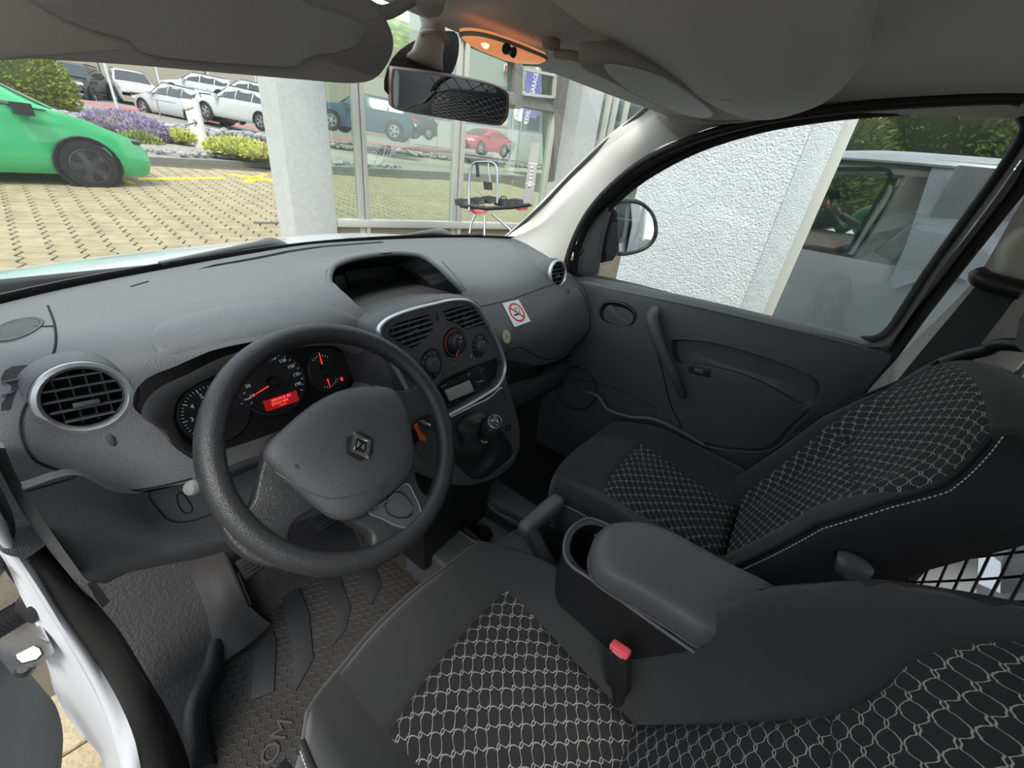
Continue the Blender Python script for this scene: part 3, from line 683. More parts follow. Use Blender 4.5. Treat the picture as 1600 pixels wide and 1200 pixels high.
# clear lens is left clear; steering column shroud
col_m = smoothp
shr = [[Pt(345, 735, y=.12), Pt(365, 722, y=.10), Pt(385, 713, y=.08), Pt(404, 712, y=.06), Pt(420, 740, y=.05)],
       [Pt(352, 700, y=.16), Pt(395, 684, y=.14), Pt(430, 672, y=.12), Pt(465, 670, y=.09), Pt(480, 720, y=.06)],
       [Pt(420, 680, y=.19), Pt(460, 662, y=.18), Pt(500, 650, y=.16), Pt(540, 645, y=.12), Pt(560, 690, y=.08)],
       [Pt(500, 655, y=.20), Pt(530, 643, y=.19), Pt(560, 632, y=.17), Pt(590, 620, y=.13), Pt(620, 660, y=.09)]]
colum = thing('steering_column', 'grey steering column shroud behind the wheel', 'steering column', (-.354, .1, 1.05))
cr = []
Wc = V((-.354, 0, 1.10)); Wn = V((0, -.7412, .6713)).normalized(); Wa = V((1, 0, 0)); Wb = Wn.cross(Wa)
wpt = lambda a, b, h=0: Wc + Wa * a + Wb * b + Wn * h
for h, hw, hu, hd in ((-.05, .055, .055, .045), (-.075, .064, .062, .055), (-.11, .070, .067, .062), (-.17, .080, .070, .07), (-.24, .085, .068, .07)):
    cr.append([wpt(math.copysign(abs(math.cos(t)) ** .55, math.cos(t)) * hw, math.copysign(abs(math.sin(t)) ** .6, math.sin(t)) * (hu if math.sin(t) > 0 else hd), h) for t in [2 * pi * k / 28 for k in range(28)]])
loft('column_shroud', cr, smoothp, colum, cap=(True, True), ang=50)
sk_ = [wpt(a, b, -.115) for a, b in ((-.072, .02),)]
# left stalk with its round boot and end knob
st0 = wpt(-.066, .028, -.10)
lathe('stalk_boot', st0 + V((.01, 0, 0)), V((-1, -.25, .1)), [(.026, 0), (.026, .006), (.020, .012), (.012, .014)], plastic_k, colum, seg=24)
tipL = Pt(302, 762, y=.03)
tube('stalk', [st0, st0.lerp(tipL, .4) + V((0, 0, .004)), st0.lerp(tipL, .8), tipL], [.008, .0085, .009, .010], smoothp, colum, seg=12, n=4)
dd = (tipL - st0).normalized()
lathe('stalk_knob', tipL, dd, [(.0085, -.010), (.0095, -.004), (.0095, .003), (.0068, .007), (.0, .008)], mat('stalk_grey', (.16, .165, .17), .4), colum, seg=18)
# ignition key with its orange tag
key0 = wpt(.060, -.05, -.10)
kA = Pt(648, 672, y=.02)
lathe('ignition_lock', Pt(640, 690, y=.05), V((.8, -.6, .2)), [(.018, -.03), (.018, 0), (.012, .004), (0, .004)], plastic_k, colum, seg=20)
key = thing('ignition_key', 'black ignition key with an orange plastic tag in the column lock', 'key', Pt(650, 685, y=.03))
prism('key_tag', [Pt(a, b, y=.028) for a, b in ((646, 664), (653, 663), (657, 674), (666, 684), (665, 690), (657, 688), (653, 676))], (0, .004, 0), mat('orange_plastic', (.85, .16, .03), .5), key, bev=.0008)
prism('key_head', [Pt(a, b, y=.034) for a, b in ((640, 668), (652, 672), (656, 688), (648, 696), (641, 690))], (0, .008, 0), plastic_k, key, bev=.001)
tube('key_ring', [Pt(652, 695, y=.03), Pt(660, 706, y=.03)], .002, satin, key)

# ------------------------------------------------------------------ steering wheel
wheel = thing('steering_wheel', 'black three spoke steering wheel in front of the dials', 'steering wheel', Wc)
rimp = [wpt(math.cos(t) * .173, math.sin(t) * .173) for t in [2 * pi * k / 96 for k in range(96)]]
vs, fs = tube_geo(rimp, .0158, 18, True, 1.08); wrim = mesh('rim', vs, fs, rim_m, wheel, ang=60)
def wpx(pts, h=0): return PP(Wc + Wn * h, Wn, *pts)
def plate(name, px, h0, th, m, parent, bev=.006, n=3, seg=3, rnd=True):
    o = spline(wpx(px, h0), n, True) if rnd else wpx(px, h0)
    return prism(name, o, -Wn * th, m, parent, bev=bev, seg=seg, ang=50)
# spokes
plate('spoke', [(455, 690), (420, 698), (413, 716), (405, 745), (398, 778), (388, 793), (372, 799), (352, 792), (342, 800), (350, 830), (375, 862), (410, 882), (450, 888), (476, 878), (460, 857), (452, 838), (462, 815), (492, 794), (520, 775), (500, 720)], .006, .026, rim_m, wheel, bev=.008)
plate('spoke', [(585, 605), (610, 607), (638, 608), (652, 599), (657, 585), (666, 583), (690, 612), (703, 645), (703, 668), (692, 672), (684, 656), (672, 650), (655, 657), (645, 672), (640, 700), (610, 690)], .006, .026, rim_m, wheel, bev=.008)
plate('spoke', [(600, 740), (646, 718), (652, 745), (662, 768), (678, 776), (684, 790), (664, 826), (636, 856), (600, 875), (566, 882), (562, 868), (578, 852), (582, 840), (572, 828), (545, 813), (530, 790)], .006, .026, rim_m, wheel, bev=.008)
# bottom spoke inlay with the thumb recess
plate('spoke_inlay', [(574, 798), (600, 780), (632, 752), (648, 772), (660, 800), (656, 815), (640, 828), (620, 824), (598, 812)], .008, .004, pad_m, wheel, bev=.002)
io = spline(wpx([(576, 800), (603, 783), (634, 756), (648, 774), (658, 800), (654, 813), (638, 824), (620, 821), (598, 811)], .0095), 4, True)
tube('inlay_line', io, .0008, silver, wheel, seg=5, closed=True)
dome('thumb_recess', spline(wpx([(600, 790), (608, 774), (622, 767), (636, 775), (646, 795), (640, 808), (622, 810), (606, 803)], .0088), 4, True), Wn, [(1, .0), (.94, .002), (.85, -.002), (.5, -.006)], plastic_k, wheel)
# airbag pad
pad_px = [(413, 715), (418, 694), (441, 671), (478, 639), (515, 617), (551, 606), (592, 604), (612, 609), (624, 622), (634, 643), (641, 674), (646, 707), (644, 730), (632, 751), (603, 777), (566, 806), (540, 813), (517, 808), (493, 791), (456, 759), (430, 735)]
po = spline(wpx(pad_px, .016), 3, True)
pad = dome('airbag_pad', po, Wn, [(.97, -.016), (1.0, -.006), (1.0, .002), (.97, .008), (.9, .012), (.75, .0165), (.5, .020), (.25, .0215)], pad_m, wheel, ang=70)
PB = bvh(pad)
lab(pad, 'grained grey airbag cover')
# lower facet of the pad
seam(PB, [(430, 737), (470, 762), (510, 778), (545, 776), (590, 760), (625, 728), (642, 700)], mat('pad_crease', (.045, .047, .052), .5), pad, r=.0011, name='pad_crease')
# lozenge badge
ec = on(PB, 562, 697, .0015); ea, eb = Wa, Wb
def ep(x, y, h=0): return ec + ea * x + eb * y + Wn * h
badge = lathe('badge_base', ec, Wn, [(.022, -.003), (.022, .0008), (.02, .001), (0, .001)], void, wheel, seg=6, up=Wb, sy=1.0)
badge.data.transform(Matrix.Identity(4))
def bar(a, b, c, d, m=chrome, nm='badge_bar'): return prism(nm, [ep(*a, .004), ep(*b, .004), ep(*c, .004), ep(*d, .004)], -Wn * .004, m, badge, bev=.0006)
Wd, Hd, wi = .0165, .0225, .0062
# outer lozenge drawn as an interlaced band around an open centre
bar((-Wd, 0), (0, Hd), (0, Hd - wi * 1.6), (-Wd + wi * .95, -.0012))
bar((0, Hd), (Wd, 0), (Wd - wi, 0), (0, Hd - wi * 1.6))
bar((Wd, 0), (0, -Hd), (0, -Hd + wi * 1.6), (Wd - wi, 0))
bar((0, -Hd), (-Wd, 0), (-Wd + wi * .95, -.0012), (0, -Hd + wi * 1.6))
bar((-Wd + wi * 1.5, .0), (-.001, Hd - wi * 2.4), (.0012, Hd - wi * 3.2), (-Wd + wi * 2.1, 0), satin)
bar((Wd - wi * 1.6, 0), (.001, -Hd + wi * 2.4), (-.0012, -Hd + wi * 3.2), (Wd - wi * 2.2, 0), satin)
# embossed marks
emb = mat('embossed_mark', (.03, .03, .033), .5)
def emboss(px, py, s, size, rot=0):
    p = on(PB, px, py, .0004)
    if p: text('embossed_mark', s, p, Wn, Wb * math.cos(rot) + Wa * math.sin(rot), size, emb, pad)
emboss(466, 729, 'P', .010, -.5); emboss(599, 626, 'L', .008, 1.2); emboss(598, 762, 'AIRBAG', .0062, 0)
# ------------------------------------------------------------------ centre stack
S0 = V((0, .12, 1.2)); SN = V((0, -1, .27)).normalized()
sp_ = lambda pts, h=0: PP(S0 + SN * h, SN, *pts)
stack = thing('centre_stack', 'dark grey centre stack with air vents, heater dials and radio in a silver frame', 'console', V((0, .08, 1.05)))
fr_px = [(634, 605), (622, 583), (610, 560), (598, 535), (591, 516), (604, 500), (628, 489), (655, 481), (680, 475), (702, 470), (722, 469), (736, 473), (749, 485), (762, 506), (776, 533), (784, 552), (788, 568), (787, 582), (783, 594), (775, 605), (758, 616), (735, 630), (707, 645), (685, 657), (668, 664), (652, 650)]
fo = spline(sp_(fr_px, .006), 3, True)
# body behind the face reaches down around the gear lever
body_px = [(585, 520), (600, 496), (655, 474), (704, 463), (738, 466), (756, 484), (782, 534), (790, 566), (792, 590), (800, 620), (809, 650), (814, 682), (810, 710), (795, 734), (770, 750), (742, 759), (712, 758), (680, 742), (650, 712), (636, 680), (625, 640), (605, 580)]
bo = spline(sp_(body_px, .0), 3, True)
bc = sum(bo, V()) / len(bo)
dn = V((0, .13, 0))
sbody = dome('stack_body', bo, SN, [(.98, -.12), (1.02, -.12), (1.02, -.03), (1.0, -.008), (.985, -.001), (.96, .0)], plastic_d, stack)
tube('silver_frame', fo, .0042, silver, stack, seg=10, closed=True, flat=1.6, up=SN)
cut(sbody, [mesh('c', *prism_geo([p + SN * .03 for p in fo], -SN * .062), None, None, smooth=False)])
# face plate with holes cut for the vents and dials
fc = sum(fo, V()) / len(fo)
face = prism('face_plate', [fc + (p - fc) * .985 - SN * .003 for p in fo], -SN * .012, plastic_d, stack, bev=.001)
vL = [(604, 521), (608, 511), (620, 504), (645, 497), (667, 491), (673, 499), (677, 509), (674, 518), (668, 523), (660, 534), (642, 545), (628, 540), (615, 532)]
vR = [(690, 486), (710, 480), (730, 477), (740, 480), (750, 490), (763, 505), (748, 509), (730, 514), (720, 512), (711, 505), (697, 501)]
dialc = {'L': ((674, 570), .035), 'T': ((709, 536), .036), 'R': ((749, 541), .030)}
cuts = []
for v in (vL, vR): cuts.append(mesh('c', *prism_geo([p + SN * .03 for p in sp_(v, 0)], -SN * .08), None, None, smooth=False))
for k, (c, r) in dialc.items(): cuts.append(mesh('c', *prism_geo(circle(sp_([c], 0)[0] + SN * .03, SN, r, 32), -SN * .08), None, None, smooth=False))
rad_rec = [(660, 622), (692, 592), (735, 573), (775, 558), (783, 568), (779, 588), (766, 604), (735, 622), (702, 642), (675, 655)]
cuts.append(mesh('c', *prism_geo([p + SN * .03 for p in sp_(rad_rec, 0)], -SN * .08), None, None, smooth=False))
cut(face, cuts)
# the parts below sit in front of the body: push body back where recesses are needed
sa, sb, _ = axes(SN)
def vent_fill(px, edge):
    o = sp_(px, -.004); c = sum(o, V()) / len(o)
    vr_ = lab(loft('air_vent', [[c + (q - c) * 1.03 + SN * .002 for q in o], [c + (q - c) * 1.0 + SN * .005 for q in o], [c + (q - c) * .96 + SN * .003 for q in o], [c + (q - c) * .95 - SN * .012 for q in o]], smoothp, stack), 'centre air vent')
    prism('vent_back', [c + (q - c) * 1.0 - SN * .014 for q in o], -SN * .002, void, vr_)
    us = [(q - c).dot(sa) for q in o]; hs = [(q - c).dot(sb) for q in o]
    lo, hi = min(hs), max(hs); n = 5
    def span(val, ax, ot):
        xs = []
        for i in range(len(o)):
            p, q = o[i] - c, o[(i + 1) % len(o)] - c; a, b = p.dot(ax), q.dot(ax)
            if (a - val) * (b - val) < 0: f = (val - a) / (b - a); xs.append(p.dot(ot) + (q.dot(ot) - p.dot(ot)) * f)
        return (min(xs) * .95, max(xs) * .95) if len(xs) > 1 else None
    for k in range(n):
        h = lo + (hi - lo) * (k + .7) / (n + .4); s_ = span(h, sb, sa)
        if s_: prism('slat', [c + sa * x + sb * h + SN * z for x, z in ((s_[0], -.001), (s_[1], -.001), (s_[1], .006), (s_[0], .006))], sb * .0026 + SN * .0004, mat('bezel_plastic', (.2, .2, .2)), vr_, bev=.0004)
    lo, hi = min(us), max(us)
    for k in range(5):
        x = lo + (hi - lo) * (k + .8) / 5.6; s_ = span(x, sa, sb)
        if s_: prism('vane', [c + sa * x + sb * y + SN * z for y, z in ((s_[0], -.012), (s_[1], -.012), (s_[1], -.004), (s_[0], -.004))], sa * .0014, plastic_d, vr_)
    box('vent_tab', c + SN * .006, (.016, .005, .005), smoothp, vr_, bev=.001, R=Matrix((sa, SN, sb)).transposed())
vent_fill(vL, 0); vent_fill(vR, 0)
p = sp_([(681, 495)], .0)[0]
prism('hazard_housing', [p + sa * x + sb * y + SN * .001 for x, y in ((-.008, .016), (.006, .017), (.010, -.015), (-.004, -.017))], -SN * .004, smoothp, stack, bev=.001)
dome('vent_wheel', circle(p, SN, .004, 16, ry=.0115), SN, [(1.3, 0), (1.2, .0015), (1, .002), (.7, .005)], plastic_k, stack)
# dials
printw = mat('panel_print', (.5, .52, .54), .5)
def dial(key, R, kr, kind):
    c = sp_([dialc[key][0]], 0)[0]
    d = lathe('heater_dial', c, SN, [(R, .003), (R * .93, .0015), (R * .86, -.004), (R * .5, -.005), (0, -.005)], plastic_d, stack, seg=40)
    lathe('dial_disc', c, SN, [(R * .84, -.004), (R * .84, .0005), (R * .80, .0012), (0, .0012)], plastic_k, d, seg=40)
    if kind == 'T':
        lab(d, 'large temperature dial with a red and blue scale')
        for a0, a1, m in ((95, 200, red_m), (205, 265, mat('blue_print', (.04, .16, .5), .5))):
            q0 = [c + (sa * math.cos(math.radians(a)) + sb * math.sin(math.radians(a))) * R * .74 + SN * .0013 for a in range(a0, a1, 8)]
            tube('temperature_scale', q0, .0011, m, d, seg=4)
        lathe('knob', c, SN, [(kr * 1.1, .001), (kr * 1.1, .006), (kr, .009), (kr, .016), (kr * .85, .021), (kr * .5, .022), (0, .019)], plastic_k, d, seg=32)
        prism('knob_pointer', [c + (sa * x + sb * y) * kr + SN * .0215 for x, y in ((-.95, -1.0), (-.80, -1.12), (-.38, -.55), (-.50, -.45))], -SN * .001, red_m, d)
        dome('knob_gloss', circle(c + SN * .0205 + sb * kr * .35, SN, kr * .42, 18), SN, [(1, 0), (.7, .0015), (.2, .0005)], satin, d)
    else:
        lathe('knob', c, SN, [(kr, .001), (kr, .008), (kr * .92, .012), (kr * .8, .013), (0, .0135)], plastic_d, d, seg=18, ang=20)
        box('knob_grip', c + SN * .0145, (kr * 1.7, kr * .42, .004), plastic_d, d, bev=.001, R=Matrix((sb, sa, SN)).transposed())
        g = []
        for k in range(9):
            a = math.radians(60 + k * 32); dd_ = sa * math.cos(a) + sb * math.sin(a); e = sa * -math.sin(a) + sb * math.cos(a); r0, r1 = R * .66, R * .76
            v = [c + dd_ * r0 - e * .0008 + SN * .0014, c + dd_ * r1 - e * .0008 + SN * .0014, c + dd_ * r1 + e * .0008 + SN * .0014, c + dd_ * r0 + e * .0008 + SN * .0014]
            g.append((v, [(0, 1, 2, 3)]))
        stuff(mesh('dial_marks', *join_geo(g), printw, d, smooth=False))
dial('L', .0355, .017, 'fan'); dial('T', .0365, .022, 'T'); dial('R', .0305, .0155, 'R')
p0_, p1_ = sp_([(706, 568), (734, 556)], 0)
dd_ = (p1_ - p0_).normalized(); ee = SN.cross(dd_)
pill = [p0_ - ee * .0062 * math.cos(t) - dd_ * .0062 * math.sin(t) for t in [pi * k / 8 for k in range(9)]] + [p1_ + ee * .0062 * math.cos(t) + dd_ * .0062 * math.sin(t) for t in [pi * k / 8 for k in range(9)]]
pl = dome('button_strip', pill, SN, [(1.08, -.002), (1.05, .001), (1.0, .002), (.97, .0015)], plastic_k, stack)
for q, s_ in ((p0_, '='), (p1_, '#')):
    lathe('button', q, SN, [(.0055, .001), (.0055, .003), (.0048, .0038), (0, .0038)], plastic_d, pl, seg=20)
    text('button_symbol', s_, q + SN * .0041, SN, sb, .008, printw, pl)
# radio
radio = thing('car_radio', 'slim black car radio with a small grey display in the centre stack', 'radio', sp_([(730, 600)])[0])
rec = sp_(rad_rec, -.009); prism('radio_recess', rec, -SN * .002, plastic_k, stack)
rq = sp_([(684, 603), (752, 569), (766, 603), (700, 630)], -.003)
rp_ = sp_([(687, 603), (750, 570), (766, 602), (702, 630)], -.003)
prism('radio_front', rp_, -SN * .005, plastic_k, radio, bev=.001)
dq = sp_([(695, 610), (734, 594), (741, 611), (703, 627)], -.0018)
prism('radio_display', dq, -SN * .001, mat('lcd_display', (.38, .40, .38), .2), radio, bev=.0004)
kc = sp_([(754, 580)], -.003)[0]
lathe('volume_knob', kc, SN, [(.0062, 0), (.0062, .006), (.0055, .007), (0, .007)], plastic_k, radio, seg=24)
lathe('knob_ring', kc, SN, [(.0075, .0), (.0075, .0012), (.0064, .0014)], satin, radio, seg=24)
for a, b in ((741, 588), (744, 595), (747, 602), (748, 585), (752, 593)):
    box('radio_button', sp_([(a, b)], -.0025)[0], (.008, .0035, .0015), plastic_d, radio, bev=.0005, R=Matrix((sa, sb, SN)).transposed())
tube('usb_slot', sp_([(745, 598), (756, 594)], -.0015), .0007, printw, radio, seg=4)
text('radio_lettering', 'AUX', sp_([(733, 585)], -.0024)[0], SN, sb, .005, printw, radio)
text('radio_lettering', 'Bluetooth', sp_([(694, 602)], -.0024)[0], SN, sb, .0035, printw, radio)
# gear lever: boot, knob
tube('lower_frame', spline(sp_([(704, 652), (735, 636), (764, 622), (784, 606), (792, 624)], .002), 4), .0025, satin, stack, seg=6)
gear = thing('gear_lever', 'gear lever with black ball knob and creased leather gaiter', 'gear lever', sp_([(745, 700)])[0])
boot_px = [(700, 690), (706, 662), (722, 648), (745, 640), (763, 646), (780, 668), (796, 694), (802, 706), (798, 718), (780, 732), (760, 746), (745, 750), (732, 746), (712, 728), (700, 712)]
bo_ = spline(sp_(boot_px, .002), 3, True)
kb = Pt(757, 685, y=.015)          # foot of the knob
axk = (Pt(779, 650, y=-.035) - kb); L_ = axk.length; axk.normalize()
rings = [bo_]
m_ = len(bo_); cb = sum(bo_, V()) / m_
random.seed(3)
for f, r in ((.06, 1.0), (.25, .86), (.42, .72), (.55, .66), (.68, .42), (.8, .36), (.92, .22), (1.0, .18)):
    c = cb.lerp(kb, f)
    rings.append([c + (p - cb) * r + SN * .010 * math.sin(i * 2 * pi / m_ * 3 + f * 7) * math.sin(pi * f) * .9 + (p - cb).normalized() * .006 * math.sin(i * 2 * pi / m_ * 5 + f * 11) * math.sin(pi * f) for i, p in enumerate(bo_)])
loft('gaiter', rings, leather, gear, ang=80)
tube('gaiter_frame', bo_, .003, plastic_d, gear, seg=6, closed=True)
lathe('collar', kb - axk * .004, axk, [(.0105, -.003), (.012, .0), (.012, .004), (.010, .005)], satin, gear, seg=20)
lathe('knob', kb, axk, [(.0105, 0), (.013, .012), (.017, .030), (.0205, .048), (.0225, .062), (.022, .074), (.019, .084), (.012, .091), (0, .093)], rim_m, gear, seg=28, ang=70)
kt = kb + axk * .080 + (CAM - (kb + axk * .08)).normalized() * .012
nk = (axk * 1.0 + (CAM - kb).normalized() * .35).normalized()
bt = kb + axk * .0885
lathe('knob_badge_ring', bt, nk, [(.0165, -.004), (.0165, .002), (.0150, .003)], satin, gear, seg=28)
bd = lathe('knob_badge', bt, nk, [(.0152, -.003), (.0152, .0022), (0, .0035)], plastic_k, gear, seg=28)
na, nb, _ = axes(nk)
for pts in (((-.5, .5), (-.5, -.45)), ((0, .5), (0, -.5)), ((.5, .5), (.5, -.45)), ((-.5, 0), (.5, 0)), ((-.85, 0), (-.85, .4))):
    tube('shift_pattern', [bt + na * a * .011 + nb * b * .011 + nk * .0036 for a, b in pts], .0006, white_m, bd, seg=4)
text('shift_numbers', '1 3 5', bt + nb * .0095 + nk * .0034, nk, nb, .0045, white_m, bd)
text('shift_numbers', '2 4 R', bt - nb * .0095 + nk * .0034, nk, nb, .0045, white_m, bd)
lg = sp_([(795, 668)], .004)[0]
lathe('power_socket', lg, SN, [(.0115, -.004), (.0115, 0), (.0095, .0015), (.008, .0), (0, .002)], plastic_k, stack, seg=24)
# lower box under the stack
prism('stack_foot', [V((x, .06, z)) for x, z in ((-.15, .80), (-.13, .50), (.13, .50), (.16, .80))], (0, .25, 0), plastic_k, stack, bev=.01)

# ------------------------------------------------------------------ tunnel tray, handbrake, armrest
tun = thing('tunnel_console', 'black console tray with a round cup holder between the seats', 'console', (0, -.1, .4))
to = [V((x, y, .545)) for x, y in ((-.085, -.62), (-.09, -.2), (-.11, .02), (-.10, .17), (.12, .17), (.125, .0), (.11, -.2), (.10, -.62))]
tb = prism('tray_body', to, (0, 0, -.20), plastic_d, tun, bev=.012, seg=3)
cc = Pt(750, 822, z=.545)
tr_ = [Pt(a, b, z=.545) for a, b in ((688, 792), (738, 768), (775, 800), (812, 822), (770, 852), (728, 838))]
cut(tb, [mesh('c', *prism_geo([p + V((0, 0, .02)) for p in tr_], (0, 0, -.06)), None, None, smooth=False), mesh('c', *prism_geo(circle(cc + V((0, 0, .02)), (0, 0, 1), .037, 28, up=(0, 1, 0)), (0, 0, -.13)), None, None, smooth=False)])
lathe('cup_holder', cc + V((0, 0, -.038)), (0, 0, 1), [(.041, .0), (.041, .004), (.038, .006), (.036, .003), (.035, -.055), (0, -.056)], plastic_k, tun, seg=28, up=(0, 1, 0))
tube('tray_edge', spline([p + V((0, 0, .001)) for p in tr_], 4, True), .0028, plastic, tun, seg=6, closed=True)
prism('tray_wall', [Pt(a, b, z=.56) for a, b in ((742, 765), (775, 748), (880, 815), (862, 835))], (0, 0, -.05), plastic_d, tun, bev=.006)
# carpet covered slope on the driver side of the tunnel
sheet('tunnel_side', grid_pts([[Pt(655, 745, z=.60), Pt(690, 790, z=.55), Pt(760, 850, z=.54)], [Pt(620, 800, z=.50), Pt(660, 845, z=.47), Pt(720, 890, z=.47)], [Pt(590, 850, z=.40), Pt(630, 890, z=.38), Pt(680, 940, z=.38)]], 5, 5), mat('tunnel_carpet', (.022, .021, .02), .9, bump=1, bscale=500), tun, off=(.01, 0, -.02))
hb = thing('handbrake', 'grey handbrake lever with angled grip and release button', 'handbrake', (.02, -.18, .56))
A0 = Pt(858, 885, z=.58); A1 = Pt(826, 835, z=.72); 
def ringrect(c, u, v, hw, hh, k=20, pw=.6):
    return [c + u * math.copysign(abs(math.cos(t)) ** pw, math.cos(t)) * hw + v * math.copysign(abs(math.sin(t)) ** pw, math.sin(t)) * hh for t in [2 * pi * i / k for i in range(k)]]
el = Pt(824, 822, z=.725); tp = Pt(868, 786, z=.725)
d1 = (el - A0).normalized(); u1_ = V((1, 0, 0)); u1_ = (u1_ - d1 * u1_.dot(d1)).normalized(); v1_ = d1.cross(u1_)
loft('lever_arm', [ringrect(A0 + d1 * s_, u1_, v1_, w1, w2) for s_, w1, w2 in ((-.03, .017, .02), (.03, .017, .020), (.09, .016, .018), ((el - A0).length + .004, .018, .017))], plastic, hb, cap=(True, True), ang=60)
d2 = (tp - el).normalized(); v2_ = V((0, 0, 1)); v2_ = (v2_ - d2 * v2_.dot(d2)).normalized(); u2_ = d2.cross(v2_); LL = (tp - el).length
loft('grip', [ringrect(el + d2 * s_, u2_, v2_, r, r * 1.1) for s_, r in ((-.022, .010), (-.018, .015), (-.008, .0175), (LL * .3, .019), (LL * .7, .0205), (LL * 1.0, .0205), (LL + .012, .018), (LL + .018, .010))], plastic, hb, cap=(True, True), ang=60)
bn = (CAM - el).normalized()
lathe('release_button', el - d2 * .022, -d2, [(.0085, -.004), (.0085, .003), (.007, .005), (0, .0055)], plastic_d, hb, seg=18)
# armrest box
arm = thing('armrest', 'grey padded armrest lid on a black storage box beside the driver seat', 'armrest', (-.06, -.48, .6))
top = [Pt(a, b, z=.865) for a, b in ((857, 862), (862, 845), (880, 828), (905, 819), (935, 816), (955, 822), (985, 835))]
boxo = spline([V((-.155, -.66, .865)), V((-.150, -.50, .865)), V((-.142, -.36, .865)), V((-.140, -.315, .865)), V((-.120, -.290, .865)), V((-.075, -.275, .865)), V((-.025, -.285, .865)), V((-.005, -.32, .865)), V((.005, -.45, .865)), V((.015, -.66, .865))], 4)
bxb = prism('storage_box', boxo, (0, 0, -.36), plastic_k, arm, bev=.004, seg=3)
cupo = spline([V((-.130, -.345, .88)), V((-.128, -.318, .88)), V((-.112, -.298, .88)), V((-.072, -.286, .88)), V((-.035, -.296, .88)), V((-.018, -.325, .88)), V((-.03, -.352, .88)), V((-.08, -.36, .88))], 4, True)
cut(bxb, [mesh('c', *prism_geo(cupo, (0, 0, -.09)), None, None, smooth=False)])
tube('box_rim', [p + V((0, 0, -.001)) for p in boxo], .0035, smoothp, arm, seg=8)
tube('box_handle', [V((-.06, -.35, .862)), V((-.05, -.335, .868)), V((-.045, -.32, .862))], .003, plastic_d, arm, n=3)
lid_px = [(927, 858), (933, 836), (950, 820), (978, 815), (1010, 818), (1050, 832), (1100, 860), (1160, 892), (1205, 914), (1218, 928), (1214, 946), (1190, 965), (1140, 990), (1098, 986), (1060, 962), (1010, 932), (960, 905), (935, 885)]
lo_ = spline([Pt(a, b, z=.915) for a, b in lid_px], 3, True)
dome('armrest_lid', lo_, (0, 0, 1), [(.94, -.048), (1.0, -.040), (1.025, -.022), (1.02, -.008), (.985, .002), (.92, .008), (.8, .011), (.5, .014), (.2, .015)], mat('armrest_vinyl', (.085, .09, .092), .5, bump=.6, bscale=450), arm, ang=80)
tube('lid_seam', [sum(lo_, V()) / len(lo_) + (p - sum(lo_, V()) / len(lo_)) * 1.012 + V((0, 0, -.037)) for p in lo_], .002, smoothp, arm, seg=5, closed=True)
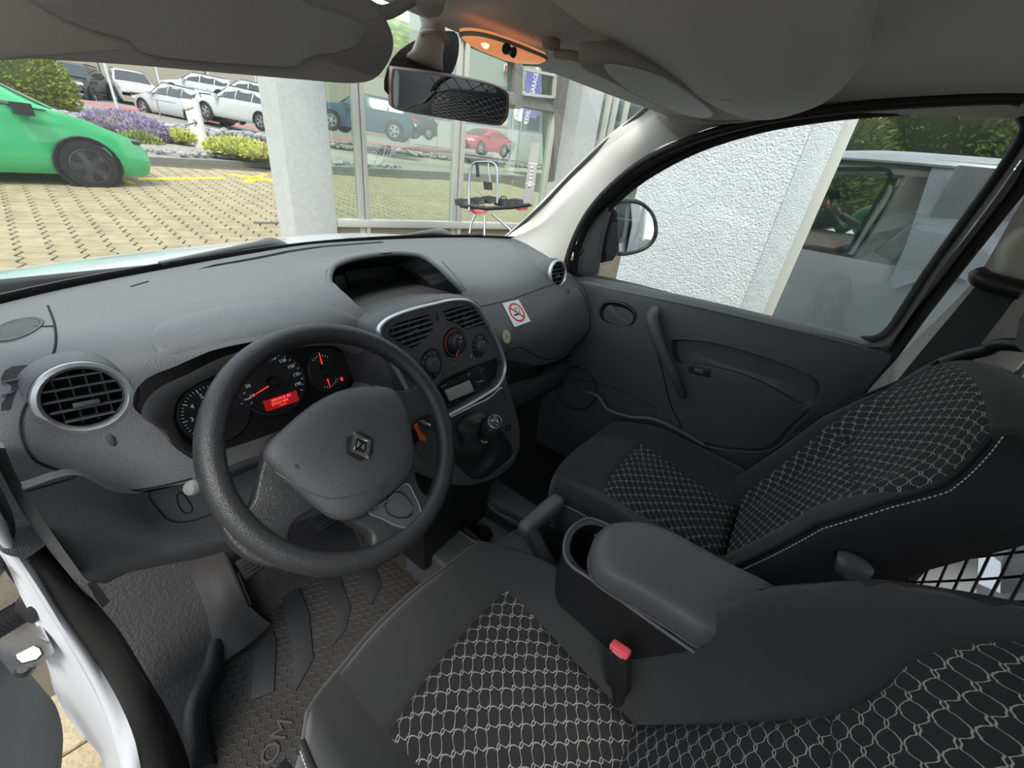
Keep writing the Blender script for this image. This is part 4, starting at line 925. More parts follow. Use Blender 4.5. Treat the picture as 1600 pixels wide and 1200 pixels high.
# ------------------------------------------------------------------ seats
def make_seat(xc, label, yo=0.0, side=-1, rec=.22, by=0.0, bh=.06, kx=0.0, wa=.60, wb=.72, ve=.20):
    """side: -1 = the seat whose left flank is towards the camera"""
    s = thing('seat', label, 'seat', (xc, -.35, .36), 'front seats')
    # cushion -------------------------------------------------
    def cs(u, v):
        # u -1..1 across, v 0..1 front to back
        hw = .262 - .035 * (1 - v) ** 3
        bol = .062 * max(0, (abs(u) - .50) / .5) ** 1.2 * (1 if abs(u) < .86 else 1 - ((abs(u) - .86) / .14) ** 2 * .9)
        z = .70 + bol + .028 * math.sin(min(1, v / .35) * pi / 2) - .045 * max(0, v - .35)
        x = xc + hw * u
        y = -.092 + yo - .062 * abs(u) ** 2.6 * (1 - .5 * v) - .47 * v
        return V((x, y, z))
    us = [-1, -.93, -.84, -.72, -.6, -.48, -.3, -.1, .1, .3, .48, .6, .72, .84, .93, 1]
    vsn = [0, .06, .14, .22, .28, .4, .55, .7, .85, 1]
    def cut_u(a, b, n=8): return [a + (b - a) * i / n for i in range(n + 1)]
    # plain front pad, bolsters and patterned middle meet at the seams
    def patch(nm, u0, u1, v0, v1, m, lift=0):
        G = []
        nu, nv = 14, 14
        for i in range(nv + 1):
            v = v0 + (v1 - v0) * i / nv; r = []
            for j in range(nu + 1):
                u = (u0(v) if callable(u0) else u0) + ((u1(v) if callable(u1) else u1) - (u0(v) if callable(u0) else u0)) * j / nu
                p = cs(u, v); e = min(1, min(j, nu - j) / 2.0, min(i, nv - i) / 2.0) 
                p.z += lift * (1 if e >= 1 else math.sin(e * pi / 2)) - (.0035 if e == 0 else 0)
                r.append(p)
            G.append(r)
        return sheet(nm, G, m, s, off=(0, 0, -.02), ang=80)
    uL = lambda v: -.62 - .02 * v; uR = lambda v: .62 - .26 * max(0, v - .25)
    uRm = lambda v: -uL(v) if False else uR(v)
    uLm = lambda v: -uR(v)
    patch('front_pad', uLm, uRm, 0.0, .30, fabric, .004)
    patch('centre_panel', uLm, uRm, .30, 1.0, step_fab, .004)
    # bolsters with rounded outer roll
    for sg in (-1, 1):
        G = []
        for i in range(19):
            v = i / 18; r = []; ue = (uRm(v) if sg > 0 else -uLm(v))
            for j in range(9):
                u = ue + (1 - ue) * j / 8; p = cs(sg * u, v); 
                if j == 0: p.z -= .0035
                r.append(p)
            e = r[-1]
            for dx, dz in ((.012, -.012), (.02, -.035), (.022, -.075), (.018, -.13), (.010, -.17)): r.append(V((e.x + sg * dx, e.y, e.z + dz)))
            G.append(r)
        sheet('bolster', G, fabric, s, off=(-sg * .012, 0, -.008), ang=80)
    # front roll
    G = []
    for dy, dz in ((0, .0), (.014, -.010), (.024, -.030), (.026, -.07), (.015, -.12), (.0, -.16)):
        G.append([cs(u, 0) + V((0, dy * (1 - .2 * abs(u)), dz - .002)) for u in [-1 + k / 10 for k in range(21)]])
    sheet('front_roll', G, fabric, s, off=(0, -.012, -.006), ang=80)
    # stitched edge
    for sg in (-1, 1):
        q = [cs(sg * .985, v / 14) + V((sg * .004, 0, .002)) for v in range(0, 15)]
        tube('piping', q, .0035, fab_side, s, seg=6)
        g = []
        for k in range(70):
            t0, t1 = k / 70, (k + .62) / 70; a, b = cs(sg * 1.0, t0) + V((sg * .007, 0, -.003)), cs(sg * 1.0, t1) + V((sg * .007, 0, -.003)); g.append(tube_geo([a, b], .0009, 4))
        stuff(mesh('stitching', *join_geo(g), thread, s))
    # plinth
    prism('seat_base', [V((xc + x, y + yo, .60)) for x, y in ((-.20, -.12), (.20, -.12), (.20, -.56), (-.20, -.56))], (0, 0, -.24), plastic_k, s, bev=.01)
    pl_ = [V((xc - .262, y + yo, z)) for y, z in ((-.10, .60), (-.16, .64), (-.35, .62), (-.58, .66), (-.62, .58), (-.58, .50), (-.2, .50), (-.11, .54))]
    for sg in (-1, 1): prism('side_cover', [V((xc + sg * .262, p.y, p.z)) for p in pl_], (-sg * .02, 0, 0), plastic_k, s, bev=.006)
    # backrest -------------------------------------------------
    def bk(u, v, dep=0):
        # v 0 bottom .. 1 top ; u -1..1
        hw = .235 + .012 * math.sin(v * pi) - .055 * max(0, v - .78) / .22 * max(0, v - .78) / .22
        z = .66 + .60 * v; y = -.56 + by + yo - rec * v - .02 * math.sin(v * pi)
        bol = .055 * max(0, (abs(u) - .55) / .45) ** 1.3 * math.sin(min(1, .25 + v * 1.1) * pi) ** .6 if v < .95 else .0
        e_ = min(1, max(0, (abs(u) - .45) / .38)); bol = (bh * (e_ * e_ * (3 - 2 * e_)) - .012 * max(0, (abs(u) - .85) / .15)) * max(0, 1 - max(0, v - .55) / .27); y -= kx * max(0, v - .7) ** 1.5 
        z -= .035 * u * u * max(0, v - .7) / .3
        return V((xc + hw * u, y + bol - dep, z))
    def bpatch(nm, u0, u1, v0, v1, m, lift=.004, nu=14, nv=14):
        G = []
        for i in range(nv + 1):
            v = v0 + (v1 - v0) * i / nv; r = []
            a, b = (u0(v) if callable(u0) else u0), (u1(v) if callable(u1) else u1)
            for j in range(nu + 1):
                p = bk(a + (b - a) * j / nu, v); e = min(1, min(j, nu - j) / 2.0, min(i, nv - i) / 2.0)
                p.y += lift * math.sin(e * pi / 2) - (.0035 if e == 0 else 0); r.append(p)
            G.append(r)
        return sheet(nm, G, m, s, off=(0, -.02, 0), ang=80)
    VS = .56
    w0 = lambda v: wa + (wb - wa) * (v / VS)
    wu = lambda v: min(.955, wb + (.955 - wb) * min(1, max(0, v - VS) / ve) ** 1.5)
    bpatch('lower_panel', lambda v: -w0(v), w0, 0, VS, step_fab)
    bpatch('upper_panel', lambda v: -wu(v), lambda v: wu(v), VS, .985, step_fab, nu=22, nv=24)
    for sg in (-1, 1):
        G = []
        for i in range(25):
            v = .98 * i / 24; r = []
            for j in range(9):
                ub = w0(v) if v < VS else wu(v); u = ub + (.97 - ub) * j / 8; p = bk(sg * u, v); p.y -= (.003 if j == 0 else 0); r.append(p)
            G.append(r)
        sheet('back_bolster', G, fabric, s, off=(0, -.02, 0), ang=80)
        # deep side flank
        G = []
        for i in range(25):
            v = i / 24; e = bk(sg * .97, v); th = .145 - .05 * v
            G.append([e, e + V((sg * .012, -.010, 0)), e + V((sg * .018, -.03, 0)), e + V((sg * .018, -.07, -.004)), e + V((sg * .012, -th + .02, -.010)), e + V((sg * .0, -th, -.012))])
        sheet('back_flank', G, fab_side, s, off=(-sg * .015, 0, 0), ang=80)
        q = [bk(sg * .97, .02 + .96 * k / 20) + V((sg * .004, .003, 0)) for k in range(21)]
        if not (bh > .07 and sg > 0): tube('piping', q, .0038, fab_side, s, seg=6)
        g = []
        for k in range(90):
            a, b = bk(sg * .97, k / 90) + V((sg * .013, -.006, 0)), bk(sg * .97, (k + .6) / 90) + V((sg * .013, -.006, 0)); g.append(tube_geo([a, b], .0009, 4))
        (None if bh > .07 and sg > 0 else stuff(mesh('stitching', *join_geo(g), thread, s)))
        # plastic rail at the rear edge of the flank
        G = [[bk(sg * .97, i / 12) + V((sg * .006, -(.145 - .05 * i / 12) + q_, -.012)) for q_ in (.012, -.006, -.022)] for i in range(13)]
        sheet('rear_rail', G, plastic_k, s, off=(-sg * .02, 0, 0))
    # top roll and back shell
    G = []
    for d_, dz in ((0, 0), (.02, .016), (.05, .018), (.085, .008), (.10, -.02)): G.append([bk(u, .985) + V((0, -d_, dz * (1 - .3 * u * u))) for u in [-.97 + 1.94 * k / 20 for k in range(21)]])
    sheet('top_roll', G, fabric, s, off=(0, 0, -.012), ang=80)
    G = [[bk(u, v) + V((0, -(.145 - .05 * v), -.01)) for u in (-.97, -.5, 0, .5, .97)] for v in (0, .25, .5, .75, 1)]
    sheet('back_shell', G, plastic_k, s, off=(0, .01, 0))
    # recline lever on the left flank
    for sg in (-1,):
        c = bk(sg * .97, .50) + V((sg * .020, -.075, .0))
        n = V((sg, 0, 0))
        dome('lever_recess', [c + V((0, y * .030, z * .018)) for y, z in ((-1, .2), (-.7, .8), (0, 1), (.7, .8), (1, .3), (.9, -.2), (-.9, -.4))], n, [(1.15, -.004), (1.1, .003), (1, .003), (.9, .0)], plastic_k, s)
        loft('recline_lever', [[c + V((h * sg, y * r * .028, z * r * .02 - dz)) for y, z in ((-1, .4), (-.5, .8), (.5, .8), (1, .4), (.8, -.8), (0, -1), (-.8, -.8))] for h, r, dz in ((.0, .9, 0), (.012, .95, .002), (.024, .8, .008), (.028, .5, .012))], plastic_d, s, cap=(True, True), ang=60)
    # headrest
    hc = bk(0, 1) + V((0, -.065, .13))
    for sg in (-1, 1): tube('headrest_post', [hc + V((sg * .06, .0, -.03)), hc + V((sg * .06, .0, -.15))], .006, chrome, s, seg=8)
    hr = []
    for k, (dz, hw, hd) in enumerate(((-.085, .05, .02), (-.078, .09, .035), (-.04, .115, .045), (.02, .12, .048), (.06, .11, .042), (.082, .085, .03), (.088, .04, .012))):
        hr.append([hc + V((math.copysign(abs(math.cos(t)) ** .6, math.cos(t)) * hw, math.copysign(abs(math.sin(t)) ** .8, math.sin(t)) * hd, dz)) for t in [2 * pi * i / 28 for i in range(28)]])
    loft('headrest', hr, fabric, s, cap=(True, True), ang=80)
    return s
pseat = make_seat(.375, 'passenger seat in black cloth with grey step pattern, beside the far door')
dseat = make_seat(-.325, 'driver seat in black cloth nearest the camera, behind the steering wheel', yo=.035, rec=.27, by=.035, bh=.085, kx=.9, wa=.50, wb=.40, ve=.36)

# belt buckle
bkl = thing('belt_buckle', 'black seat belt buckle with a red release button between seat and armrest', 'buckle', (-.175, -.44, .66))
B = Pt(970, 1016, x=-.185); bd_ = V((.10, .25, .96)).normalized(); bn_ = V((-.75, .25, .45)); bn_ = (bn_ - bd_ * bn_.dot(bd_)).normalized(); bs_ = bd_.cross(bn_)
box('buckle_body', B - bd_ * .040, (.036, .022, .085), plastic_k, bkl, bev=.004, R=Matrix((bs_, bn_, bd_)).transposed())
rb_ = box('release_button', B - bd_ * .0 + bn_ * .002, (.033, .017, .018), mat('buckle_red', (.75, .10, .12), .35), bkl, bev=.003, R=Matrix((bs_, bn_, bd_)).transposed())
text('press_lettering', 'PRESS', B + bn_ * .0112, bn_, bd_, .007, mat('pale_red_print', (.85, .35, .35), .5), bkl)
tube('buckle_stalk', [B - bd_ * .08, B - bd_ * .16], .010, plastic_k, bkl)

# floor mat with honeycomb field and plain bars ----------------
mt = thing('floor_mat', 'dusty black rubber floor mat with honeycomb field and plain bars under the pedals', 'floor mat', (-.35, .2, .37))
mat_m = mat('mat_rubber', (.018, .018, .019), .75, bump=.6, bscale=300, noise=.5, nscale=12)
mat_r = mat('mat_rib', (.055, .052, .048), .85, noise=.5, nscale=30)
ML = [(345, 1010), (352, 1040), (330, 1120), (322, 1210), (560, 1210), (720, 1000), (760, 920), (690, 870), (640, 845), (560, 870), (470, 905), (424, 935), (420, 985)]
mo = [Pt(a, b, z=.372) for a, b in ML]
prism('mat_sheet', mo, (0, 0, -.012), mat_m, mt, bev=.002)
# honeycomb ribs
def inpoly(p, poly):
    c = False; j = len(poly) - 1
    for i in range(len(poly)):
        a, b = poly[i], poly[j]
        if (a.y > p.y) != (b.y > p.y) and p.x < (b.x - a.x) * (p.y - a.y) / (b.y - a.y) + a.x: c = not c
        j = i
    return c
bars = []
def barpoly(a): return [Pt(x, y, z=.375) for x, y in a]
BP = [[(397, 1020), (425, 985), (432, 1000), (428, 1080), (392, 1095)], [(438, 935), (468, 918), (483, 960), (490, 1030), (462, 1080), (455, 1000)],
      [(505, 905), (530, 898), (548, 950), (540, 985), (518, 1010), (525, 960)], [(560, 885), (585, 878), (596, 915), (580, 945), (568, 920)], [(625, 868), (640, 858), (655, 880), (645, 895)]]
for b_ in BP:
    bp = barpoly(b_); bars.append(bp); prism('mat_bar', [p + V((0, 0, .003)) for p in bp], (0, 0, -.004), mat('mat_bar_rubber', (.018, .019, .022), .6), mt, bev=.0006)
g = []; a_ = .0115
for i in range(-34, 34):
    for j in range(-40, 40):
        c = V((-.33 + i * a_ * 1.5, .15 + (j + (i % 2) * .5) * a_ * 1.732, .3725))
        if not inpoly(c, mo) or any(inpoly(c, b) for b in bars): continue
        h6 = [c + V((math.cos(k * pi / 3), math.sin(k * pi / 3), 0)) * a_ for k in range(6)]
        for k in (0, 1, 2):
            p, q = h6[k], h6[k + 1]; e = (q - p).normalized(); w_ = V((-e.y, e.x, 0)) * .0009; t_ = V((0, 0, .0022))
            g.append(([p - w_, q - w_, q + w_, p + w_, p - w_ * .5 + t_, q - w_ * .5 + t_, q + w_ * .5 + t_, p + w_ * .5 + t_], [(4, 5, 6, 7), (0, 1, 5, 4), (2, 3, 7, 6)]))
        for k in (-1, 0, 1):
            p = c + V((k * a_ * .4, -a_ * .5, 0)); q = c + V((k * a_ * .4 + a_ * .15, a_ * .5, 0)); w_ = V((.0004, 0, 0)); t_ = V((0, 0, .001))
            g.append(([p - w_ + t_, q - w_ + t_, q + w_ + t_, p + w_ + t_], [(0, 1, 2, 3)]))
stuff(mesh('honeycomb_ribs', *join_geo(g), mat_r, mt, smooth=False))
text('mat_lettering', 'COM', Pt(425, 1175, z=.3765), (0, 0, 1), V((-.5, .8, 0)), .05, mat_r, mt, ex=.001)
# raised footrest panel between mat and clutch
fr1 = [[Pt(285, 866, z=.60), Pt(312, 858, z=.60), Pt(345, 845, z=.60)], [Pt(302, 905, z=.52), Pt(330, 900, z=.53), Pt(362, 890, z=.53)], [Pt(322, 955, z=.46), Pt(350, 950, z=.47), Pt(385, 940, z=.46)], [Pt(332, 1000, z=.41), Pt(362, 985, z=.42), Pt(410, 965, z=.41)], [Pt(352, 1032, z=.385), Pt(390, 1005, z=.39), Pt(424, 975, z=.385)]]
ftr = sheet('footrest', grid_pts(fr1, 5, 5), mat('footrest_vinyl', (.035, .034, .035), .6, bump=.4, bscale=200), None, off=(.0, .01, -.04)); tag(ftr, 'dark grey moulded footrest between door sill and rubber floor mat', 'footrest')
tube('footrest_rib', [Pt(345, 848, z=.615), Pt(368, 900, z=.54), Pt(388, 950, z=.475), Pt(392, 945, z=.475), Pt(372, 895, z=.545)], .003, plastic_k, ftr, seg=6)
# thick edge of carpet by the seat rail
tube('mat_edge', [Pt(338, 1003, z=.40), Pt(330, 1050, z=.39), Pt(312, 1090, z=.39), Pt(305, 1130, z=.385), Pt(315, 1210, z=.38)], [.016, .022, .024, .024, .024], vinyl, mt, n=4, seg=10)
# pedals
for nm, lb, (px, py), zz, wd in (('clutch_pedal', 'black clutch pedal left of the brake', (395, 880), .60, .055), ('brake_pedal', 'black brake pedal seen through the steering wheel', (505, 812), .58, .06)):
    ped = thing(nm, lb, 'pedal', Pt(px, py, z=zz)); c = Pt(px, py, z=zz)
    n = V((0, -.75, .66)); u, v, n = axes(n)
    pd_ = box('pedal_pad', c, (wd, .05, .012), rubber, ped, bev=.004, R=Matrix((u, v, n)).transposed())
    for k in range(5): box('tread', c + n * .0065 + v * (.018 - k * .009), (wd * .9, .0035, .002), mat_r, pd_, R=Matrix((u, v, n)).transposed())
    tube('pedal_arm', [c - n * .005, c + V((0, .05, .03)), c + V((0, .12, .14)), c + V((0, .16, .30))], .008, plastic_k, ped, n=4)
acc = thing('accelerator_pedal', 'long black accelerator pedal hinged at the floor', 'pedal', Pt(590, 800, z=.50))
c = Pt(572, 838, z=.50); n = V((-.1, -.8, .6)); u, v, n = axes(n)
box('pedal_pad', c, (.05, .15, .012), rubber, acc, bev=.004, R=Matrix((u, v, n)).transposed())
# ------------------------------------------------------------------ passenger door
door = thing('passenger_door', 'dark grey passenger door trim with grab handle and window', 'door', (.72, -.3, .4))
dr = [
 [Pt(885, 430, x=.70), Pt(960, 446, x=.70), Pt(1080, 472, x=.70), Pt(1200, 500, x=.70), Pt(1320, 528, x=.70), Pt(1388, 548, x=.70)],
 [Pt(885, 445, x=.685), Pt(960, 462, x=.68), Pt(1080, 486, x=.68), Pt(1200, 512, x=.68), Pt(1320, 538, x=.685), Pt(1392, 560, x=.69)],
 [Pt(880, 500, x=.675), Pt(960, 520, x=.66), Pt(1080, 530, x=.665), Pt(1200, 556, x=.665), Pt(1310, 590, x=.67), Pt(1360, 600, x=.685)],
 [Pt(880, 545, x=.675), Pt(960, 575, x=.66), Pt(1080, 600, x=.655), Pt(1190, 625, x=.655), Pt(1290, 645, x=.67), Pt(1320, 650, x=.685)],
 [Pt(880, 600, x=.69), Pt(955, 640, x=.68), Pt(1060, 690, x=.665), Pt(1170, 700, x=.665), Pt(1250, 690, x=.68), Pt(1295, 685, x=.69)],
 [(.70, .22, .62), (.69, .05, .62), (.68, -.2, .62), (.68, -.45, .62), (.69, -.65, .62), (.70, -.74, .66)],
 [(.70, .22, .40), (.70, .05, .40), (.70, -.2, .40), (.70, -.45, .40), (.70, -.65, .40), (.70, -.74, .45)]]
dpan = sheet('door_panel', grid_pts(dr, 7, 6), mat('door_plastic', (.060, .063, .068), .48, bump=.45, bscale=500), door, off=(.03, 0, 0))
DP = bvh(dpan)
dp_m = MT['door_plastic']
strip('window_ledge', [(Pt(882, 428, x=.72), Pt(884, 436, x=.69)), (Pt(960, 440, x=.72), Pt(960, 453, x=.685)), (Pt(1080, 464, x=.72), Pt(1080, 478, x=.685)), (Pt(1200, 492, x=.72), Pt(1200, 506, x=.685)), (Pt(1320, 520, x=.72), Pt(1320, 535, x=.685)), (Pt(1386, 542, x=.72), Pt(1390, 556, x=.69))], mat('ledge_plastic', (.16, .165, .17), .5, bump=.3, bscale=500), (.02, 0, -.01), parent=door, bulge=(0, 0, .004))
# recess above the pocket
rec_o = spline(ons(DP, [(1048, 534), (1070, 530), (1110, 534), (1160, 546), (1210, 562), (1250, 578), (1276, 592), (1283, 606), (1278, 625), (1262, 636), (1240, 628), (1200, 604), (1150, 584), (1090, 570), (1058, 568)], -.001), 3, True)
cc_ = sum(rec_o, V()) / len(rec_o)
cutr = mesh('c', *prism_geo([p + V((-.03, 0, 0)) for p in rec_o], (.05, 0, 0)), None, None, smooth=False)
cut(dpan, [cutr])
rl = loft('pocket_recess', [[p + V((-.0015, 0, 0)) for p in rec_o], [cc_ + (p - cc_) * .97 + V((.012, 0, -.003)) for p in rec_o], [cc_ + (p - cc_) * .90 + V((.026, 0, -.006)) for p in rec_o]], mat('door_inset', (.032, .034, .036), .55, bump=.3, bscale=500), door, cap=(False, True), ang=60)
tube('recess_line', [p + V((-.002, 0, 0)) for p in rec_o], .0012, plastic, door, seg=5, closed=True)
seam(DP, [(1020, 525), (1035, 580), (1048, 632), (1062, 660), (1070, 680), (1110, 694), (1150, 700), (1190, 701), (1210, 692), (1232, 668), (1252, 650), (1264, 640)], seam_m, door, r=.003)
seam(DP, [(1100, 697), (1150, 705), (1190, 706), (1214, 698), (1240, 670), (1262, 648)], plastic, door, r=.0025)
seam(DP, [(895, 592), (940, 600), (990, 618), (1028, 640)], seam_m, door, r=.0012)
# door opener
hx = ons(DP, [(966, 490)], 0)[0]
ho = [(936, 487), (942, 474), (955, 470), (975, 474), (990, 484), (994, 494), (990, 506), (978, 511), (958, 507), (942, 500)]
oo = spline([Pt(a, b, x=hx.x - .004) for a, b in ho], 3, True); oc = sum(oo, V()) / len(oo)
op = loft('opener_surround', [[p + V((.012, 0, 0)) for p in oo], oo, [oc + (p - oc) * .90 + V((-.002, 0, 0)) for p in oo], [oc + (p - oc) * .82 + V((.004, 0, 0)) for p in oo]], plastic_k, door, ang=60)
loft('opener_bowl', [[oc + (p - oc) * .83 + V((.004, 0, 0)) for p in oo], [oc + (p - oc) * .6 + V((.008, 0, 0)) for p in oo]], plastic_k, op, cap=(False, True), ang=60)
prism('opener_lever', spline([Pt(a, b, x=hx.x - .004) for a, b in ((945, 482), (956, 478), (964, 488), (976, 500), (980, 504), (964, 503), (950, 496))], 3, True), (.006, 0, 0), smoothp, op, bev=.002)
# grab handle
gh = [(1024, 482, .66), (1018, 495, .62), (1022, 515, .605), (1031, 540, .60), (1042, 565, .605), (1054, 590, .615), (1064, 612, .64), (1068, 620, .66)]
tube('grab_handle', [Pt(a, b, x=c) for a, b, c in gh], [.014, .019, .019, .017, .015, .014, .013, .011], plastic_d, door, n=5, seg=14, flat=.75, up=(1, 0, 0))
# window switch on the armrest
sw = ons(DP, [(1074, 574), (1086, 569), (1112, 578), (1110, 590), (1088, 586), (1076, 581)], .001)
if len(sw) > 4:
    swp = prism('switch_plate', sw, (.006, 0, 0), plastic_k, door, bev=.001)
    s3 = ons(DP, [(1086, 574), (1100, 578), (1098, 584), (1085, 580)], .003)
    if len(s3) == 4: prism('window_switch', s3, (.004, 0, 0), smoothp, swp, bev=.0008)
# speaker and lower pocket
tube('speaker_ring', circle((.665, .07, .75), (-1, 0, .1), .085, 32), .003, plastic_k, door, seg=6, closed=True)
tube('pocket_rim', [Pt(915, 612, x=.66), Pt(935, 620, x=.65), Pt(950, 640, x=.645), Pt(985, 652, x=.64), Pt(1020, 655, x=.64), Pt(1060, 672, x=.645), Pt(1100, 696, x=.65)], .008, plastic_d, door, n=4)
# window frame corner piece with round tweeter
tri = [Pt(a, b, x=.705) for a, b in ((892, 428), (896, 395), (908, 368), (928, 342), (950, 322), (948, 335), (940, 365), (934, 400), (930, 430))]
tp_ = prism('mirror_corner', tri, (.03, 0, 0), plastic_d, door, bev=.003)
tw = Pt(904, 390, x=.703); lathe('tweeter', tw, (-1, -.3, .1), [(.020, -.004), (.020, .002), (.016, .004), (.012, .001), (0, .001)], plastic_k, tp_, seg=24)
# glass
gp = [(925, 434), (938, 370), (950, 335), (1000, 285), (1080, 242), (1180, 206), (1290, 186), (1400, 178), (1500, 174), (1580, 174), (1598, 190), (1596, 215), (1560, 268), (1500, 350), (1440, 430), (1400, 490), (1380, 515), (1362, 530), (1330, 528), (1200, 500), (1060, 464)]
gz = [Pt(a, b, x=.735) for a, b in gp]
prism('window_glass', gz, (.004, 0, 0), glass_d, door)
# rubber window surround
wf = spline([Pt(a, b, x=.725) for a, b in ((905, 432), (912, 395), (932, 350), (960, 316), (1010, 275), (1090, 232), (1190, 200), (1300, 181), (1400, 172), (1500, 167), (1572, 165), (1590, 168), (1602, 182), (1605, 205), (1570, 262), (1510, 345), (1450, 428), (1410, 490), (1390, 517), (1370, 530), (1345, 532))], 4)
tube('window_rubber', wf, .0125, rubber, door, seg=10)
wo = spline([Pt(a, b, x=.676) for a, b in ((896, 432), (898, 390), (920, 340), (950, 302), (1004, 257), (1088, 217), (1190, 189), (1300, 173), (1400, 163), (1500, 157), (1574, 155), (1596, 158), (1612, 172), (1617, 208), (1582, 268), (1522, 350), (1462, 433), (1422, 495), (1402, 523), (1382, 540), (1352, 542))], 4)
sheet('window_frame', [wo, [p.lerp(q, .5) for p, q in zip(wo, wf)], wf], rubber, door, off=(.02, 0, 0))
# outer door mirror
mir = thing('wing_mirror', 'black oval door mirror outside the passenger window', 'mirror', Pt(985, 355, x=.95))
mc = Pt(986, 356, x=.97)
mo_ = [(957, 330), (964, 320), (980, 317), (1000, 320), (1015, 332), (1022, 348), (1022, 368), (1010, 384), (990, 392), (970, 394), (960, 385), (955, 360)]
Nm = V((-.62, -.78, .03)).normalized()
mp_ = spline(PP(mc, Nm, *mo_), 3, True); mcc = sum(mp_, V()) / len(mp_)
loft('mirror_housing', [[mcc + (p - mcc) * s_ - Nm * h for p in mp_] for s_, h in ((.97, .006), (1.0, -.002), (1.06, -.006), (1.12, -.004), (1.17, .006), (1.20, .03), (1.12, .06), (.85, .09), (.3, .105))], plastic_k, mir, cap=(False, True), ang=70)
dome('mirror_glass', [p - Nm * .003 for p in mp_], Nm, [(.985, 0), (.985, .001), (.5, .0018)], mirror_m, mir)
prism('mirror_arm', [Pt(a, b, x=.80) for a, b in ((930, 398), (938, 345), (950, 318), (966, 330), (968, 392), (958, 408), (938, 412))], (.10, .06, 0), plastic_k, mir, bev=.008)
# seat belt
bb = thing('seat_belt', 'black passenger seat belt running down the cream pillar', 'seat belt', (.64, -.8, 1.4))
bw = [(Pt(1532, 438, x=.63), Pt(1592, 458, x=.60)), (Pt(1480, 500, x=.63), Pt(1545, 520, x=.60)), (Pt(1420, 572, x=.64), Pt(1480, 600, x=.60)), (Pt(1360, 648, x=.65), Pt(1415, 672, x=.61)), (Pt(1300, 720, x=.66), Pt(1350, 750, x=.62)), (Pt(1240, 790, x=.67), Pt(1300, 830, x=.63))]
strip('webbing', bw, belt_m, (.003, -.002, 0), parent=bb)
tube('belt_loop', [Pt(1528, 425, x=.60), Pt(1535, 436, x=.585), Pt(1560, 445, x=.575), Pt(1600, 455, x=.56)], [.014, .018, .018, .018], plastic_k, bb, n=4, seg=12)
lathe('loop_bolt', Pt(1536, 428, x=.59), (-1, .2, .2), [(.008, -.01), (.008, .004), (.006, .006), (0, .006)], satin, bb, seg=14)
dome('height_adjuster', spline([Pt(a, b, x=.62) for a, b in ((1560, 395), (1580, 368), (1612, 352), (1650, 380), (1650, 440), (1600, 448), (1562, 430))], 3, True), (-1, 0, 0), [(1.0, -.02), (1.0, .02), (.93, .035), (.7, .042)], cream_d, bb, ang=70)
struct(box('trim_17', (.70, -.90, .62), (.03, .30, .45), plastic_k, bev=.01))
tube('trim_18', [Pt(1385, 548, x=.71), Pt(1335, 615, x=.71), Pt(1290, 680, x=.71), (.71, -.70, .7)], .016, plastic_k, n=4)['kind'] = 'structure'

# ------------------------------------------------------------------ cargo net behind the seats
net = thing('cargo_net', 'black knotted safety net on a bent tube frame behind the passenger seat', 'net', (.3, -1.05, 1.0))
hoop = [Pt(1280, 700, x=.62), Pt(1350, 640, x=.60), Pt(1430, 590, x=.585), Pt(1485, 562, x=.57), Pt(1540, 548, x=.54), Pt(1600, 540, x=.50), (.3, -1.03, 1.36), (.0, -1.08, 1.40), (-.4, -1.08, 1.40), (-.62, -1.05, 1.2), (-.66, -1.05, .7)]
tube('net_frame', hoop, .0125, plastic_k, net, n=5, seg=12)
def netp(x, z): return V((x, -.93 - .08 * (z - .9) - .03 * math.sin(x * 5), z))
g = []
dx = .062
import itertools
for i in range(-16, 18):
    for dr_ in (1, -1):
        a = None; pts = []
        for k in range(0, 30):
            z = .52 + k * .032; x = i * dx + dr_ * k * .024
            if -.62 < x < .60 and z < 1.38: pts.append(netp(x, z) + V((0, .003 * dr_, 0)))
        if len(pts) > 2: g.append(tube_geo(pts, .0026, 5))
stuff(mesh('net_cords', *join_geo(g), plastic_k, net))
for a, b in ((1482, 582), (1510, 560), (1536, 546), (1560, 540)): box('net_hook', Pt(a, b, x=.56), (.006, .02, .016), plastic_k, net, bev=.002)
foil = thing('foil_sheet', 'crumpled silver protective foil lying behind the net', 'foil', (.5, -1.2, .75))
random.seed(5)
gr = [[V((.20 + i * .055 + random.uniform(-.012, .012), -1.02 - j * .05 + random.uniform(-.01, .01), .66 + .06 * i * .5 + random.uniform(-.03, .03) + j * .02)) for i in range(14)] for j in range(7)]
mesh_f = sheet('foil', gr, mat('silver_foil', (.72, .74, .75), .25, .3), foil, off=(0, 0, -.002), ang=10)
rack = thing('cargo_bar', 'pale locking bar across the load bay', 'bar', (0, -1.3, 1.2))
tube('bar', [(.75, -1.15, 1.12), (-.6, -1.2, 1.12)], .012, satin, rack)
for zz in (.75, 1.15, 1.5): struct(tube('trim_20', [(.78, -1.05, zz), (.78, -2.4, zz)], .02, mat('rib_paint', (.45, .48, .5), .4)))

